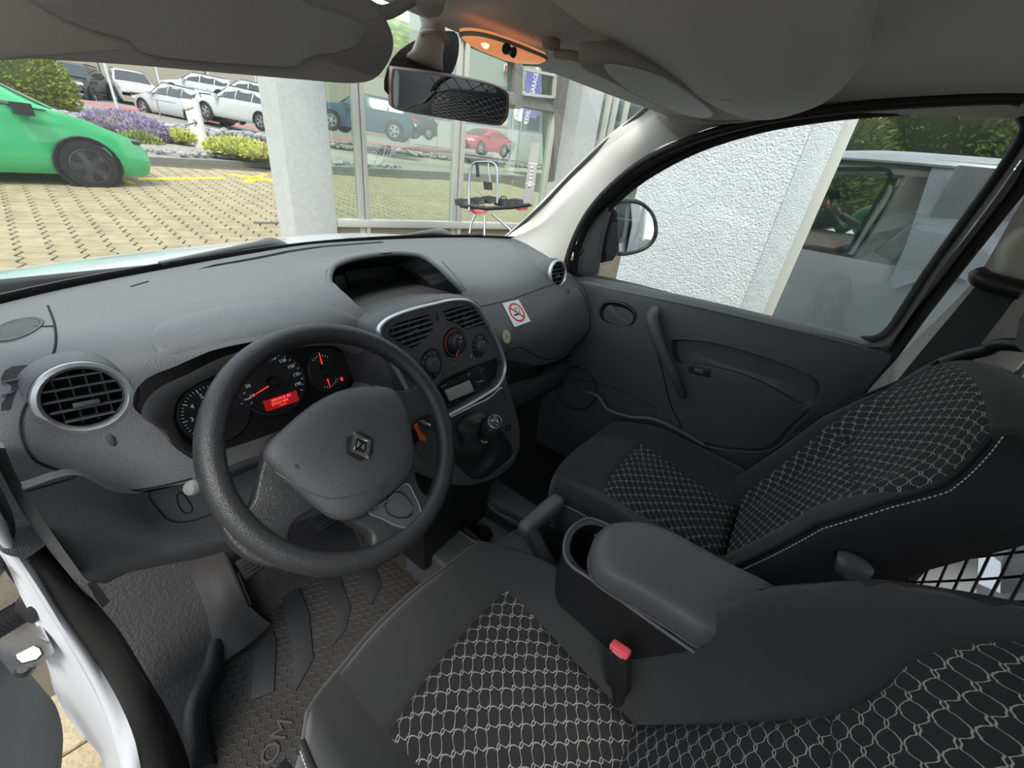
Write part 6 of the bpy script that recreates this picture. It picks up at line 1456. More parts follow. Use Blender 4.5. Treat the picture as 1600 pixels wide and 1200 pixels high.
# ------------------------------------------------------------------ cars
tyre_m = mat('tyre', (.02, .02, .021), .8); rimm = mat('wheel_rim', (.45, .46, .47), .3, .8); carglass = mat('car_glass', (.03, .04, .045), .06, spec=.8); lampr = mat('tail_lamp', (.45, .02, .03), .2); lampw = mat('head_lamp', (.65, .68, .7), .1); plate_m = mat('number_plate', (.75, .75, .72), .5); black_trim = mat('car_black_trim', (.02, .02, .022), .5)
def car(name, label, loc, heading, paint, kind='wagon', L=4.7, W=1.84, H=1.47, group=None, detail=1, rimc=None, tilt=None):
    """x forward in the car's own frame; heading = world angle of its nose"""
    t = thing(name, label, 'car', loc, group)
    fw2 = V((math.cos(heading), math.sin(heading), 0)); fw2.z = SL * fw2.y; fw2.normalize(); lf = V((0, 0, 1)).cross(fw2).normalized(); up = fw2.cross(lf)
    loc = V(loc)
    def w(x, y, z): return loc + fw2 * x + lf * y + up * z
    h = L / 2; hw = W / 2
    # stations: x, z of bonnet/belt line, z of roof (or same as belt), half width at roof
    if kind == 'wagon': st = [(h, .58, .58), (h - .12, .74, .74), (h - .75, .86, .86), (h - 1.25, .94, .94), (h - 1.95, 1.0, H - .06), (h - 2.6, 1.0, H), (h - 3.5, 1.0, H - .02), (-h + .45, .99, H - .09), (-h + .12, .96, 1.02), (-h, .70, .70)]
    elif kind == 'suv': st = [(h, .65, .65), (h - .10, .92, .92), (h - .75, 1.04, 1.04), (h - 1.15, 1.08, 1.08), (h - 1.8, 1.1, H - .07), (h - 2.5, 1.1, H), (h - 3.4, 1.1, H - .02), (-h + .40, 1.1, H - .1), (-h + .10, 1.05, 1.12), (-h, .75, .75)]
    else: st = [(h, .50, .50), (h - .10, .68, .68), (h - .45, .82, .82), (h - .85, .96, .96), (h - 1.75, 1.02, H - .10), (h - 2.3, 1.03, H), (h - 3.0, 1.05, H - .03), (-h + .35, 1.05, H - .16), (-h + .08, .98, 1.02), (-h, .65, .65)]
    def belt(x):
        for (a, z1, _), (b, z2, _) in zip(st, st[1:]):
            if b <= x <= a: f = (a - x) / (a - b); return z1 + (z2 - z1) * f
        return .6
    def roof(x):
        for (a, _, z1), (b, _, z2) in zip(st, st[1:]):
            if b <= x <= a: f = (a - x) / (a - b); return z1 + (z2 - z1) * f
        return .6
    rows = []
    for k, (x, zb, zr) in enumerate(st):
        e = abs(x) / h; wd = hw * (1 - .16 * max(0, e - .8) / .2)
        cab = zr - zb; ww = wd * (.97 if cab < .05 else .97); rw = wd * (.90 if cab < .05 else .74)
        lo = .20 if e < .97 else .32
        sec = [(-wd * .92, lo), (-wd * .99, lo + .12), (-wd, (lo + zb) / 2), (-ww, zb - .03), (-rw - (ww - rw) * .5, zb + cab * .5), (-rw, zr - .05), (-rw * .8, zr - .005), (0, zr + .015), (rw * .8, zr - .005), (rw, zr - .05), (rw + (ww - rw) * .5, zb + cab * .5), (ww, zb - .03), (wd, (lo + zb) / 2), (wd * .99, lo + .12), (wd * .92, lo)]
        rows.append([V((x, y, z)) for y, z in sec])
    G = grid_pts(rows, 2, 3); G = [[w(p.x, p.y, p.z) for p in r] for r in G]
    body = sheet('body', G, paint, t, ang=50)
    xf, xr = h - .80 - (0 if kind == 'hatch' else .05), -h + .82 - (.1 if kind == 'hatch' else 0)
    R = .33 if kind != 'suv' else .37
    for x in (xf, xr):
        for s in (-1, 1):
            c = w(x, s * (hw - .065), R)
            lathe('wheel_well', w(x, s * (hw + .004), R), lf * s, [(R + .05, -.03), (R + .05, 0), (0, 0)], black_trim, t, seg=24, up=up)
            wh = lathe('wheel', c, lf * s, [(R * .55, -.1), (R * .97, -.1), (R, -.07), (R, .07), (R * .95, .10), (R * .70, .105), (R * .66, .09)], tyre_m, t, seg=20, up=up)
            lathe('rim', c, lf * s, [(R * .68, .095), (R * .64, .10), (R * .60, .07), (R * .15, .085), (0, .09)], rimc or rimm, wh, seg=20, up=up)
            for k in range(5):
                a = k * 2 * pi / 5; d = fw2 * math.cos(a) + up * math.sin(a); e = lf.cross(d)
                prism('spoke_gap', [c + lf * s * .086 + d * R * .25 - e * R * .06, c + lf * s * .086 + d * R * .55 - e * R * .16, c + lf * s * .086 + d * R * .55 + e * R * .16, c + lf * s * .086 + d * R * .25 + e * R * .06], lf * s * .012, black_trim, wh)
            arch = [c + lf * s * .092 + (fw2 * math.cos(a) + up * math.sin(a)) * (R + .045) for a in [pi * k / 12 for k in range(-1, 14)]]
            tube('wheel_arch', arch, .03 if rimc is None else .014, black_trim, t, seg=5)
    # side windows
    def side(x0, x1, s, inset=.10):
        out = []
        n = 5
        def sp2(x, f):
            zb, zr = belt(x) + .02, roof(x) - .06; z = zb + (zr - zb) * f
            yy = hw * (.97 + (.74 - .97) * f) * (1 - .10 * max(0, abs(x) / h - .8) / .2) + .012
            return w(x, s * yy, z)
        lo = [sp2(x0 + (x1 - x0) * k / n, .0) for k in range(n + 1)]; hi = [sp2(x0 + (x1 - x0) * k / n, .92) for k in range(n + 1)]
        return lo, hi
    pil = {'wagon': [(h - 1.50, h - 2.55), (h - 2.62, h - 3.45), (h - 3.52, -h + .45)], 'suv': [(h - 1.35, h - 2.4), (h - 2.47, h - 3.35), (h - 3.42, -h + .45)], 'hatch': [(h - 1.05, h - 2.35), (h - 2.42, h - 3.15), (h - 3.2, -h + .4)]}[kind]
    for s in (-1, 1):
        for a, b in pil:
            lo, hi = side(a, b, s); sheet('side_window', [hi, [(p + q) / 2 + lf * s * .004 for p, q in zip(lo, hi)], lo], carglass, t, off=lf * s * .006)
    def cross(x0, x1, f0, f1, nm, m, liftn, wf0=.86, wf1=.70):
        rws = []
        for k in range(4):
            f = k / 3; x = x0 + (x1 - x0) * f; z = roof(x); wd = hw * (wf0 + (wf1 - wf0) * f)
            rws.append([w(x, wd * q, z + .02 - .03 * q * q) + liftn * .02 for q in (-1, -.5, 0, .5, 1)])
        return sheet(nm, rws, m, t, off=liftn * .008)
    i4 = st[3][0]; i5 = st[4][0]
    cross(i4 - .05, i5 + .03, 0, 1, 'windscreen', carglass, (fw2 + up).normalized())
    cross(st[8][0] + .02, st[7][0] - .03, 0, 1, 'rear_window', carglass, (up - fw2).normalized(), .80, .68)
    for s in (-1, 1):
        box('tail_lamp', w(-h + .06, s * hw * .78, .93 if kind != 'suv' else 1.0), (.14, .34, .15), lampr, t, bev=.03, R=Matrix((fw2, lf, up)).transposed())
        box('head_lamp', w(h - .16, s * hw * .72, .68 if kind != 'suv' else .86), (.26, .36, .12) if rimc is None else (.20, .30, .07), lampw if rimc is None else carglass, t, bev=.03, R=Matrix((fw2, lf, up)).transposed())
        m_ = loft('door_mirror', [[w(h - (1.6 if rimc is None else 1.30) + a * .09, s * (hw + .10 + b), .98 + c_ * .07) for a, c_ in ((-1, -1), (1, -1), (1, 1), (-1, 1))] for b in (-.08, .08)], paint if rimc is None else black_trim, t, cap=(True, True))
    box('number_plate', w(-h - .005, 0, .78), (.02, .52, .12), plate_m, t, R=Matrix((fw2, lf, up)).transposed()); box('bumper', w(-h + .05, 0, .38), (.14, W * .9, .16), black_trim, t, bev=.03, R=Matrix((fw2, lf, up)).transposed())
    box('grille', w(h - .02, 0, .52), (.08, .9, .22), black_trim, t, bev=.02, R=Matrix((fw2, lf, up)).transposed())
    if kind in ('wagon', 'suv'):
        for s in (-1, 1): tube('roof_rail', [w(x, s * hw * .70, H + .02 - (.05 if abs(x - (-.2)) > 1.2 else 0)) for x in (h - 2.1, h - 2.3, -h + .8, -h + .6)], .018, black_trim, t, seg=6)
    return t
gpnt = mat('green_car_paint', (.045, .42, .16), .22, coat=.8); wpnt = mat('white_car_paint', (.55, .56, .57), .25, coat=.5); bpnt = mat('black_car_paint', (.03, .032, .035), .2, coat=.5); gpt = mat('silver_car_paint', (.55, .57, .60), .25, .4); rpnt = mat('red_car_paint', (.50, .04, .06), .3); dpnt = mat('blue_car_paint', (.05, .09, .13), .25)
# green hatchback: nose to the right, side on
gw = gnd(150, 297); hd = math.atan2(d0.y, d0.x) - .10
fwv = V((math.cos(hd), math.sin(hd), 0))
def car_at(name, label, front_px, t, heading, **k):
    c = at(*front_px, t); return car(name, label, V((c.x, c.y, c.z)), heading, **k)
H_ = lambda deg: math.radians(deg)
# the green car: front wheel contact seen at (150, 297)
fwx = 4.1 / 2 - .80; wc = at(150, 296, 6.3); wc.z = wc.z
hgreen = hd
lfg = V((-math.sin(hgreen), math.cos(hgreen), 0))
gc = V((wc.x, wc.y, wc.z)) - fwv * fwx + lfg * .8
green = car('hatchback', 'bright green hatchback seen from the side at the left of the windscreen', gc, hgreen, gpnt, 'hatch', L=4.1, W=1.76, H=1.54, rimc=mat('dark_alloy', (.10, .10, .11), .3, .6))
# parked rows
car_at('suv', 'black large suv parked head on behind the tall shrub', (128, 158), 23, H_(-118), paint=bpnt, kind='suv', L=4.9, W=1.95, H=1.75)
car_at('suv', 'white suv facing the yard beside the lamp pole', (213, 162), 25, H_(-100), paint=wpnt, kind='suv', L=4.6, W=1.9, H=1.66)
car_at('estate_car', 'silver estate car with red tail lamps behind the entrance sign', (292, 190), 21.0, H_(106), paint=gpt, kind='wagon', L=4.75, W=1.85, H=1.5)
car_at('estate_car', 'white estate car next to the white pillar', (392, 198), 19.5, H_(108), paint=wpnt, kind='wagon', L=4.7, W=1.85, H=1.47)
car_at('estate_car', 'white saloon half hidden behind the silver estate car', (325, 160), 27, H_(125), paint=wpnt, kind='wagon', L=4.7, W=1.85, H=1.47)
car_at('estate_car', 'silver car behind the white estate car', (395, 170), 27, H_(128), paint=gpt, kind='wagon', L=4.6, W=1.85, H=1.45)
car_at('small_car', 'dark car between the two suvs far back', (175, 128), 30, H_(-105), paint=dpnt, kind='hatch', L=4.2, W=1.8, H=1.5)
car_at('suv', 'dark blue car seen through the first glass pane', (575, 212), 20, H_(128), paint=dpnt, kind='suv', L=4.5, W=1.85, H=1.62)
car_at('small_car', 'black car in the far row seen through the glass', (630, 212), 27, H_(165), paint=bpnt, kind='hatch', L=4.2, W=1.8, H=1.5)
car_at('small_car', 'small red hatchback seen through the glass', (752, 241), 26, H_(180), paint=rpnt, kind='hatch', L=3.9, W=1.7, H=1.42)

# ------------------------------------------------------------------ showroom corner
stucco = noise_mat('white_stucco', (.58, .59, .59), (.64, .65, .65), 30, bs=110, bump=.6)
stucco_s = noise_mat('white_render', (.54, .55, .55), (.60, .61, .61), 20, bs=150, bump=.4)
frame_m = mat('window_frame_white', (.54, .53, .49), .45); grey_gr = noise_mat('grey_aggregate', (.17, .165, .15), (.27, .26, .24), 40, bs=120)
dW = V((1.0, -.36, 0)).normalized(); nW = V((-.36, -1.0, 0)).normalized(); PW0 = V((2.4, 4.6, 0))
def Wp(*pts, h=0): return PP(PW0 + nW * h, nW, *pts)
def wallpoly(name, pts, m, th, h=0, parent=None, bev=0):
    return prism(name, Wp(*pts, h=h), -nW * th, m, parent, bev=bev)
# corner column: bright face and return face down to the ground
cL, cM, cR = Wp((440, 200), h=.12)[0], Wp((490, 200), h=.12)[0], Wp((513, 200), h=.05)[0]
colx = [V((cL.x, cL.y, 0)), V((cM.x, cM.y, 0)), V((cR.x, cR.y, 0)), V((cR.x - .1, cR.y + .4, 0)), V((cL.x, cL.y + .35, 0))]
struct(lab(prism('wall_1', [V((p.x, p.y, 3.6)) for p in colx], (0, 0, -3.6), stucco_s), 'white rendered corner column of the showroom'))
show = thing('shopfront', 'white framed shopfront glazing at the showroom corner', 'shopfront', Wp((640, 340))[0])
def post(px, w, name='mullion', m=frame_m, h=0, z0=.1, z1=3.5, dp=.10):
    a = Wp((px, 250), h=h)[0]
    return prism(name, [a + V((0, 0, z1 - a.z)) - dW * w / 2, a + V((0, 0, z1 - a.z)) + dW * w / 2, a + V((0, 0, z0 - a.z)) + dW * w / 2, a + V((0, 0, z0 - a.z)) - dW * w / 2], -nW * dp, m, show, bev=.004)
post(561, .07); post(571, .05, h=.02); post(713, .075); post(723, .06, h=.02); post(858, .07)
gw_ = glass('shopfront_glass', (.86, .93, .88), 1.5, dirt=.05, refl=.04)
def zrow(a, b, z0, z1, m, name, th=.06, h=0):
    p, q = Wp((a, 250), h=h)[0], Wp((b, 250), h=h)[0]
    return prism(name, [V((p.x, p.y, z1)), V((q.x, q.y, z1)), V((q.x, q.y, z0)), V((p.x, p.y, z0))], -nW * th, m, show, bev=.004 if th > .02 else 0)
for a, b in ((515, 560), (572, 712), (724, 857)): zrow(a, b, .56, 3.4, gw_, 'glass_pane', th=.012, h=-.03)
zrow(515, 900, .0, .47, mat('riser_panel', (.30, .26, .20), .7), 'riser', th=.10, h=-.02)
zrow(515, 900, .47, .56, frame_m, 'sill', th=.14, h=.03)
# grey aggregate wall with the small upper window beside the second pane
struct(wallpoly('wall_2', [(866, 60), (930, 60), (930, 420), (866, 420)], grey_gr, .3, h=.0))
wallpoly('transom', [(726, 128), (868, 158), (868, 176), (726, 150)], grey_gr, .2, h=.03, parent=show, bev=.01)
wallpoly('upper_post', [(806, 60), (818, 60), (816, 170), (805, 170)], grey_gr, .2, h=.035, parent=show, bev=.01)
wallpoly('transom', [(722, 30), (905, 75), (905, 106), (815, 100), (722, 62)], grey_gr, .2, h=.03, parent=show, bev=.01)
for q in ([(818, 108), (868, 118)], [(818, 147), (866, 152)]): tube('small_window_frame', Wp(*q, h=.06), .022, frame_m, show, seg=4)
tube('small_window_frame', Wp((867, 116), (865, 153), h=.06), .03, frame_m, show, seg=4)
# second white column and the pane beside it
c2 = Wp((893, 250), (925, 250), h=.35)
struct(lab(prism('wall_3', [V((c2[0].x, c2[0].y, 3.6)), V((c2[1].x, c2[1].y, 3.6)), V((c2[1].x + .2, c2[1].y + .5, 3.6)), V((c2[0].x + .2, c2[0].y + .5, 3.6))], (0, 0, -3.6), stucco_s), 'second white column right of the shopfront'))
g2 = Wp((925, 250), (1060, 250), h=.2)
pane2 = thing('side_glazing', 'greenish glass pane between second column and white pier', 'window', g2[0])
prism('glass_pane', [V((g2[0].x, g2[0].y, 3.4)), V((g2[1].x, g2[1].y, 3.4)), V((g2[1].x, g2[1].y, 0)), V((g2[0].x, g2[0].y, 0))], -nW * .01, glass('side_pane_glass', (.72, .80, .74), 1.5, refl=.15), pane2)
for x_ in (934, 945, 962): 
    a = Wp((x_, 250), h=.22)[0]; box('mullion', (a.x, a.y, 1.7), (.07, .07, 3.4), frame_m, pane2, bev=.005)
# white pier beside the van
py0, py1 = .44, -.28
struct(lab(prism('wall_4', [V((1.85, py0, 3.4)), V((1.85, py1, 3.4)), V((1.85, py1, -.05)), V((1.85, py0, -.05))], (.35, 0, 0), stucco), 'white rough stucco pier outside the passenger window'))
struct(lab(box('trim_25', (1.92, -.335, 1.65), (.14, .11, 3.5), stucco_s, bev=.006), 'smooth white edge of the stucco pier'))
# reflecting display window behind the pier
dispw = thing('display_window', 'large reflecting display window right of the stucco pier', 'window', (1.95, -2.4, 0))
gl2 = glass('display_glass', (.50, .55, .55), 1.5, refl=.40)
prism('glass_pane', [V((1.95, -.40, 3.2)), V((1.95, -5.2, 3.2)), V((1.95, -5.2, .12)), V((1.95, -.40, .12))], (.01, 0, 0), gl2, dispw)
for yy in (-.41, -5.2): box('frame_post', (1.96, yy, 1.65), (.07, .05, 3.3), frame_m, dispw, bev=.004)
box('frame_sill', (1.96, -2.8, .08), (.10, 4.8, .12), frame_m, dispw, bev=.004)
struct(prism('wall_5', [V((1.85, -5.3, 3.4)), V((1.85, -6.2, 3.4)), V((1.85, -6.2, -.05)), V((1.85, -5.3, -.05))], (.35, 0, 0), stucco))
struct(box('wall_6', (1.95, -9, 1.6), (.2, 5, 3.4), grey_gr, bev=.01))
struct(box('floor_2', (6, -3, .0), (8, 9, .06), mat('showroom_floor', (.25, .25, .24), .3)))
struct(box('wall_7', (8.5, -3.5, 1.6), (.2, 9, 3.4), mat('showroom_wall', (.35, .36, .36), .8)))
struct(box('trim_26', (5.2, -3.4, 3.35), (6.8, 7, .12), mat('showroom_ceiling', (.45, .45, .45), .8)))
struct(box('trim_27', (1.95, -3, 3.45), (.5, 14, .5), stucco_s, bev=.01))
car('showroom_car', 'silver car standing inside the showroom behind the display window', V((4.4, -2.3, .03)), H_(200), paint=gpt, kind='wagon', L=4.6, W=1.84, H=1.45)
# things on the yard side that show in the glass and mirrors
car('parked_car', 'black car on the yard seen only as a reflection in the display window', V((-6.0, 4.2, .2)), H_(-80), paint=bpnt, kind='wagon')
car('parked_car', 'white car on the yard seen only as a reflection beside the black car', V((-9.5, 3.2, .2)), H_(-80), paint=wpnt, kind='wagon')
ORD = 'first second third fourth fifth sixth seventh eighth ninth tenth eleventh twelfth thirteenth fourteenth'.split()
tr_m = noise_mat('tree_leaf', (.12, .17, .04), (.34, .38, .12), 2); tr_c = mat('tree_core', (.05, .07, .02), .9)
for k in range(8):
    x = -30 + (k % 2) * 4; y = -14 + k * 5.0
    shrub('tree', 'leafy tree mirrored in the display window, ' + ORD[k] + ' from the van rear', V((x, y, -.5)), 3.6, 3.6, 3.3 + (k % 3) * .5, 4500, .28, tr_m, 'tree', 20 + k, tr_c, group='trees across the yard')
# wooded slope and grey office building far ahead
hill = struct(sheet('hill', grid_pts([[V((10, 70, 2)), V((45, 68, 2)), V((80, 55, 2)), V((110, 30, 2))], [V((10, 85, 10)), V((50, 82, 12)), V((90, 68, 12)), V((125, 36, 10))], [V((10, 110, 20)), V((60, 105, 26)), V((110, 85, 26)), V((150, 45, 20))]], 8, 8), noise_mat('wooded_slope', (.12, .16, .06), (.36, .40, .17), .6, bs=2, bump=1), off=(0, 0, -1)))
for k in range(14):
    a = H_(20 + k * 4.6); R0 = 52 + (k % 3) * 5; shrub('tree', 'green tree on the far slope, ' + ORD[k] + ' from the office building', V((R0 * math.cos(a), R0 * math.sin(a), 1.8)), 3.6, 3.2, 2.8 + (k % 4) * .5, 2500, .40, tr_m, 'tree', 40 + k, tr_c, group='trees on the far slope')
off_ = thing('office_building', 'grey office building with window bands behind the flags', 'building', V((45, 26, 2)))
ob = lambda px, py, t=40: at(px, py, t)
oa, obb = at(715, 232, 34), at(900, 262, 34)
ex = V((obb.x - oa.x, obb.y - oa.y, 0)); Lx = ex.length; ex.normalize(); on_ = V((ex.y, -ex.x, 0)); on_ = on_ if on_.dot(V((-1, -.6, 0))) > 0 else -on_
o0 = V((oa.x, oa.y, 1.3)) - ex * 4
clad = mat('grey_cladding', (.42, .43, .42), .7); clad2 = mat('blue_grey_band', (.20, .23, .28), .5); winm = mat('office_glass', (.10, .12, .14), .1)
Lx += 8
def oband(z0, z1, m, name, h=0, x0=0, x1=None):
    x1 = Lx if x1 is None else x1
    return prism(name, [o0 + ex * x0 + V((0, 0, z1)) + on_ * h, o0 + ex * x1 + V((0, 0, z1)) + on_ * h, o0 + ex * x1 + V((0, 0, z0)) + on_ * h, o0 + ex * x0 + V((0, 0, z0)) + on_ * h], -on_ * .5, m, off_)
oband(0, 2.1, clad, 'plinth_cladding'); oband(2.1, 4.9, clad2, 'window_band'); oband(4.9, 8.8, clad, 'upper_cladding')
for k in range(14):
    x0 = .5 + k * Lx / 14; oband(2.3, 3.3, mat('sun_blind', (.60, .50, .32), .7) if k < 6 else winm, 'window', .05, x0, x0 + Lx / 14 * .8); oband(3.7, 4.7, winm, 'window', .05, x0, x0 + Lx / 14 * .8)
for k in range(16): oband(.1, 2.0, mat('cladding_joint', (.25, .25, .25), .7), 'joint', .02, k * Lx / 16, k * Lx / 16 + .04)
def banner(name, label, px, t, m, s, tm, size, rot=True):
    b = thing(name, label, 'flag', at(*px[3], t)); q = [at(a, c, t) for a, c in px]
    n = (q[1] - q[0]).cross(q[3] - q[0]).normalized(); n = n if n.dot(q[0] - CAM) < 0 else -n
    prism('cloth', q, -n * .03, m, b); c = sum(q, V()) / 4
    text('banner_lettering', s, c + n * .02, n, (q[0] - q[1]).normalized() if rot else V((0, 0, 1)), size, tm, b, ex=.01)
    tube('flagpole', [q[3] + V((0, 0, -4.5)), q[0] + V((0, 0, .8))], .05, satin, b, seg=8)
purple = mat('purple_cloth', (.16, .12, .36), .7); wht = MT['white_print']; ppl = mat('dark_plum_text', (.12, .05, .14), .6)
banner('garage_banner', 'purple garage banner with white vertical lettering', [(822, 106), (850, 112), (838, 186), (818, 180)], 28, purple, 'KEHLHOF GARAGE AG', wht, .42)
banner('used_car_banner', 'white banner reading Occasionen in dark letters', [(806, 140), (820, 143), (815, 190), (803, 186)], 26, wht, 'Occasionen', ppl, .42)
sg2 = thing('office_sign', 'small white sign with a plum square on the office building', 'sign', at(800, 108, 31)); q = [at(a, b, 31) for a, b in ((788, 100), (812, 106), (811, 116), (787, 111))]
nn = (q[1] - q[0]).cross(q[3] - q[0]).normalized(); nn = nn if nn.dot(q[0] - CAM) < 0 else -nn
prism('board', q, -nn * .1, wht, sg2); q = [at(a, b, 30.9) for a, b in ((789, 101), (796, 103), (795, 113), (788, 111))]; prism('plum_square', q, -nn * .05, mat('plum', (.30, .03, .10), .5), sg2)
# info totem
tot = thing('info_totem', 'slim grey information totem with small symbols behind the glass', 'sign', at(822, 330, 6.2))
tq = [at(a, b, 6.0) for a, b in ((830, 222), (844, 224), (832, 320), (817, 318))]
tn = (tq[1] - tq[0]).cross(tq[3] - tq[0]).normalized(); tn = tn if tn.dot(tq[0] - CAM) < 0 else -tn
prism('totem_board', tq, -tn * .06, mat('totem_grey', (.28, .27, .26), .6), tot, bev=.004)
tu_ = (tq[0] - tq[3]); 
for k, f in enumerate((.30, .36, .42, .48, .54, .60)):
    c = (tq[2] + tq[3]) / 2 + tu_ * f; box('symbol', c + tn * .004, (.06, .03, .03), white_m, tot)
for f in (.33, .66): tube('totem_gap', [tq[3] + tu_ * f, tq[2] + tu_ * f], .008, white_m, tot, seg=4)
# bike rack
brk = thing('bike_carrier', 'black and red tow bar bike carrier standing in front of the glass', 'bike carrier', at(765, 350, 4.6))
T = 4.45
bp = lambda a, b, t=T: at(a, b, t)
tube('hoop', [bp(733, 330), bp(733, 290), bp(736, 262), bp(742, 254), bp(755, 253), bp(768, 254), bp(776, 262), bp(777, 290), bp(777, 318)], .013, satin, brk, n=4, seg=8)
tube('clamp_arm', [bp(763, 255), bp(764, 272), bp(766, 285)], .010, satin, brk); tube('clamp_arm', [bp(745, 254), bp(747, 275)], .018, plastic_k, brk)
prism('clamp', [bp(760, 284), bp(770, 286), bp(770, 298), bp(762, 297)], (0, .05, 0), plastic_k, brk, bev=.008)
tube('frame_bar', [bp(730, 322), bp(760, 326), bp(800, 324), bp(828, 320)], .02, plastic_k, brk, seg=8)
for (a, b), (c, d), (e, f) in (((738, 328), (760, 322), (762, 333)), ((806, 322), (826, 320), (824, 328))):
    prism('tail_lamp', [bp(a, b), bp(c, d), bp(e, f), bp(a + 8, b + 7)], (0, .05, 0), mat('bike_rack_red', (.55, .03, .06), .3), brk, bev=.006)
for a, b in ((728, 318), (735, 322), (752, 316), (770, 314), (790, 318), (800, 322), (812, 318)):
    prism('wheel_tray', [bp(a - 5, b - 4), bp(a + 6, b - 6), bp(a + 7, b + 3), bp(a - 4, b + 5)], (0, .12, 0), plastic_k, brk, bev=.008)
tube('wheel_strap', [bp(780, 318), bp(783, 308), bp(790, 308), bp(794, 318)], .006, plastic_k, brk, n=4)
for q in ([(742, 335), (736, 350), (733, 368)], [(757, 338), (757, 372)], [(770, 335), (785, 348), (800, 362)]): tube('leg', [bp(*p) for p in q], .013, satin, brk)
# bonnet and wipers
hood_m = mat('bonnet_paint', (.62, .68, .72), .2, coat=.6)
hr_ = [[(-.80, .50, 1.17), (-.45, .66, 1.175), (0, .74, 1.18), (.45, .68, 1.185), (.80, .50, 1.18)],
       [(-.80, .80, 1.15), (-.45, .95, 1.155), (0, 1.0, 1.16), (.45, .95, 1.165), (.80, .80, 1.16)],
       [(-.80, 1.1, 1.08), (-.45, 1.2, 1.10), (0, 1.22, 1.115), (.45, 1.2, 1.125), (.80, 1.1, 1.10)],
       [(-.78, 1.45, .95), (-.45, 1.55, .98), (0, 1.58, 1.0), (.45, 1.55, 1.0), (.78, 1.45, .97)],
       [(-.70, 1.62, .70), (-.42, 1.72, .72), (0, 1.76, .72), (.42, 1.72, .72), (.70, 1.62, .70)]]
hood = sheet('bonnet', grid_pts(hr_, 6, 6), hood_m, None, off=(0, 0, -.02)); tag(hood, 'pale blue grey sunlit bonnet beyond the windscreen', 'bonnet')
wip = thing('wiper', 'black wiper arm resting at the foot of the windscreen', 'wiper', Pt(440, 392, y=.62))
def wipe(pts, r, nm, par): return tube(nm, pts, r, plastic_k, par, n=5, seg=6)
tube('wiper_arm', [Pt(250, 412, y=.60), Pt(330, 396, y=.64), Pt(395, 384, y=.68), Pt(425, 381, y=.70), Pt(450, 388, y=.71)], [.005, .006, .009, .016, .012], MT['smooth_grey_plastic'], wip, n=5, seg=8)
wip2 = thing('wiper', 'second wiper arm at the passenger side foot of the windscreen', 'wiper', Pt(680, 375, y=.62))
tube('wiper_arm', [Pt(600, 376, y=.68), Pt(640, 367, y=.68), Pt(672, 363, y=.68), Pt(690, 364, y=.68), Pt(706, 371, y=.66)], [.005, .006, .010, .016, .012], MT['smooth_grey_plastic'], wip2, n=5, seg=8)

# ------------------------------------------------------------------ the man taking the picture, mirrored in the door glass
man = thing('person', 'man in a green shirt holding up a phone, mirrored in the passenger window', 'person', (-1.12, -.98, 0))
skin_m = mat('skin', (.50, .30, .22), .6); shirt = mat('green_shirt', (.10, .26, .16), .9); jeans = mat('dark_trousers', (.03, .035, .05), .9); hair_m = mat('dark_hair', (.03, .02, .015), .8)
def skinned(name, vs, es, rs, m, root=0, lev=2):
    me = bpy.data.meshes.new(name); me.from_pydata([tuple(v) for v in vs], es, []); me.update()
    o = bpy.data.objects.new(name, me); col.objects.link(o); o.modifiers.new('s', 'SKIN')
    for k, r in enumerate(rs): me.skin_vertices[0].data[k].radius = (r, r) if not isinstance(r, tuple) else r
    me.skin_vertices[0].data[root].use_root = True
    q = o.modifiers.new('u', 'SUBSURF'); q.levels = lev; q.render_levels = lev
    dg = bpy.context.evaluated_depsgraph_get(); m2 = bpy.data.meshes.new_from_object(o.evaluated_get(dg)); bpy.data.objects.remove(o)
    m2.materials.clear(); m2.materials.append(m); m2.name = name; m2.shade_smooth(); return lk(bpy.data.objects.new(name, m2), man)
O = V((-1.12, -.98, 0)); b3 = lambda x, y, z: O + V((x, y, z))
hl = V((-.735, -.545, 1.40)); hr2 = V((-.745, -.44, 1.455))
bv = [b3(0, 0, .95), b3(0, 0, 1.12), b3(.01, 0, 1.30), b3(.02, 0, 1.42), b3(.03, 0, 1.50), b3(.05, 0, 1.58),
      b3(.02, .19, 1.42), b3(.10, .30, 1.22), hr2 + V((-.10, -.02, -.03)), b3(.02, -.19, 1.42), b3(.12, -.13, 1.18), hl + V((-.09, -.05, -.03)),
      b3(0, .10, .88), b3(.02, .11, .50), b3(0, .12, .10), b3(.10, .13, .04), b3(0, -.10, .88), b3(.02, -.11, .50), b3(0, -.12, .10), b3(.10, -.13, .04)]
be = [(0, 1), (1, 2), (2, 3), (3, 4), (4, 5), (3, 6), (6, 7), (7, 8), (3, 9), (9, 10), (10, 11), (0, 12), (12, 13), (13, 14), (14, 15), (0, 16), (16, 17), (17, 18), (18, 19)]
br = [(.15, .12), (.14, .11), (.16, .12), (.13, .10), .055, .05, .07, .048, .032, .07, .048, .032, .09, .06, .045, .035, .09, .06, .045, .035]
skinned('body', bv, be, br, shirt)
skinned('trousers', [b3(0, 0, .98), b3(0, .10, .88), b3(.02, .11, .50), b3(0, .12, .12), b3(0, -.10, .88), b3(.02, -.11, .50), b3(0, -.12, .12)], [(0, 1), (1, 2), (2, 3), (0, 4), (4, 5), (5, 6)], [(.16, .13), .10, .072, .058, .10, .072, .058], jeans)
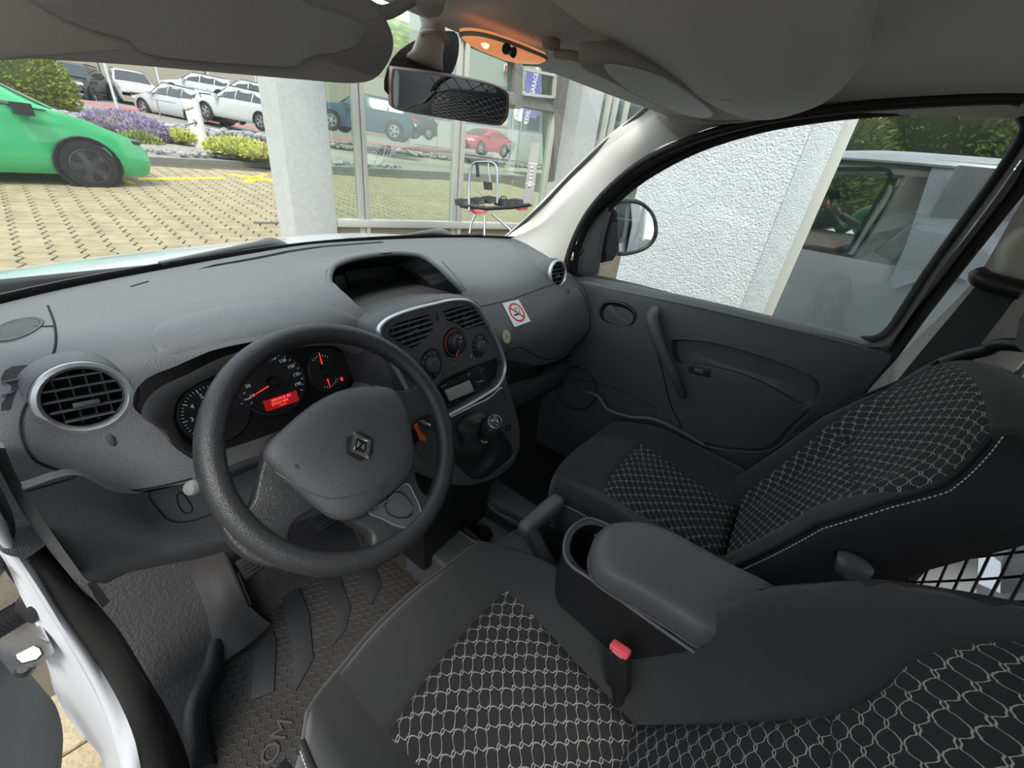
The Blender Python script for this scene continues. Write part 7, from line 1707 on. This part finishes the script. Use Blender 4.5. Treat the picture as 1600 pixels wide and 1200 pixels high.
for side, h, base in ((1, hr2, bv[8]), (-1, hl, bv[11])):
    d = (h - base).normalized(); u = V((0, 0, 1)); u = (u - d * u.dot(d)).normalized(); s_ = d.cross(u)
    vv = [base, h - d * .03, h + d * .03]; ee = [(0, 1), (1, 2)]; rr = [.026, .032, .034]
    for k in range(4):
        o_f = (k - 1.5) * .019; L1 = (.032, .038, .036, .028)[k]; i0 = len(vv)
        vv += [h + d * .045 + u * o_f, h + d * (.045 + L1) + u * o_f + s_ * .006 * side, h + d * (.045 + L1 * 1.3) + u * o_f + s_ * .028 * side]; ee += [(2, i0), (i0, i0 + 1), (i0 + 1, i0 + 2)]; rr += [.0095, .0085, .0075]
    i0 = len(vv); vv += [h + u * .035, h + u * .05 + d * .03, h + u * .045 + d * .055]; ee += [(1, i0), (i0, i0 + 1), (i0 + 1, i0 + 2)]; rr += [.012, .010, .009]
    skinned('hand', vv, ee, rr, skin_m)
hc_ = b3(.07, 0, 1.68); rings = []
for z, rx, ry, dx in ((-.115, .030, .030, .030), (-.10, .055, .048, .025), (-.06, .078, .062, .012), (-.02, .090, .072, .006), (.03, .094, .076, 0), (.07, .088, .072, -.004), (.10, .062, .055, -.006), (.115, .02, .02, -.006)):
    rings.append([hc_ + V((dx + math.cos(t) * rx, math.sin(t) * ry, z)) for t in [2 * pi * k / 24 for k in range(24)]])
hd_ = loft('head', rings, skin_m, man, cap=(True, True), ang=80)
dome('nose', [hc_ + V((.092, y, z)) for y, z in ((0, .015), (.012, -.03), (0, -.036), (-.012, -.03))], (1, 0, 0), [(1, -.004), (.6, .014), (.2, .018)], skin_m, hd_)
tube('mouth', [hc_ + V((.084, y, -.062)) for y in (-.024, 0, .024)], .004, mat('lips', (.40, .16, .14), .6), hd_)
for s_ in (-1, 1):
    lathe('eye', hc_ + V((.084, s_ * .030, .008)), (1, s_ * .2, 0), [(.010, -.004), (.008, .002), (0, .004)], black_m, hd_, seg=12)
    dome('ear', [hc_ + V((.0 + a * .014, s_ * .074, b * .026)) for a, b in ((-1, 0), (-.5, 1), (.6, .9), (.8, 0), (0, -1))], (0, s_, 0), [(1, -.003), (1, .006), (.7, .010)], skin_m, hd_)
loft('hair', [[hc_ + V((-.012 + math.cos(t) * rx, math.sin(t) * ry, z + (.03 if math.cos(t) > .3 else -.02 * (1 - math.cos(t))))) for t in [2 * pi * k / 24 for k in range(24)]] for z, rx, ry in ((.01, .088, .080), (.05, .096, .084), (.085, .086, .074), (.112, .058, .05), (.125, .01, .01))], hair_m, hd_, cap=(False, True), ang=80)
ph = thing('phone', 'black phone held up in the open driver door, mirrored in the passenger window', 'phone', CAM - RZ * .04)
box('phone_body', CAM - RZ * .035 - RY * .015, (.150, .075, .008), black_m, ph, bev=.003, R=Matrix((RX, RY, RZ)).transposed())
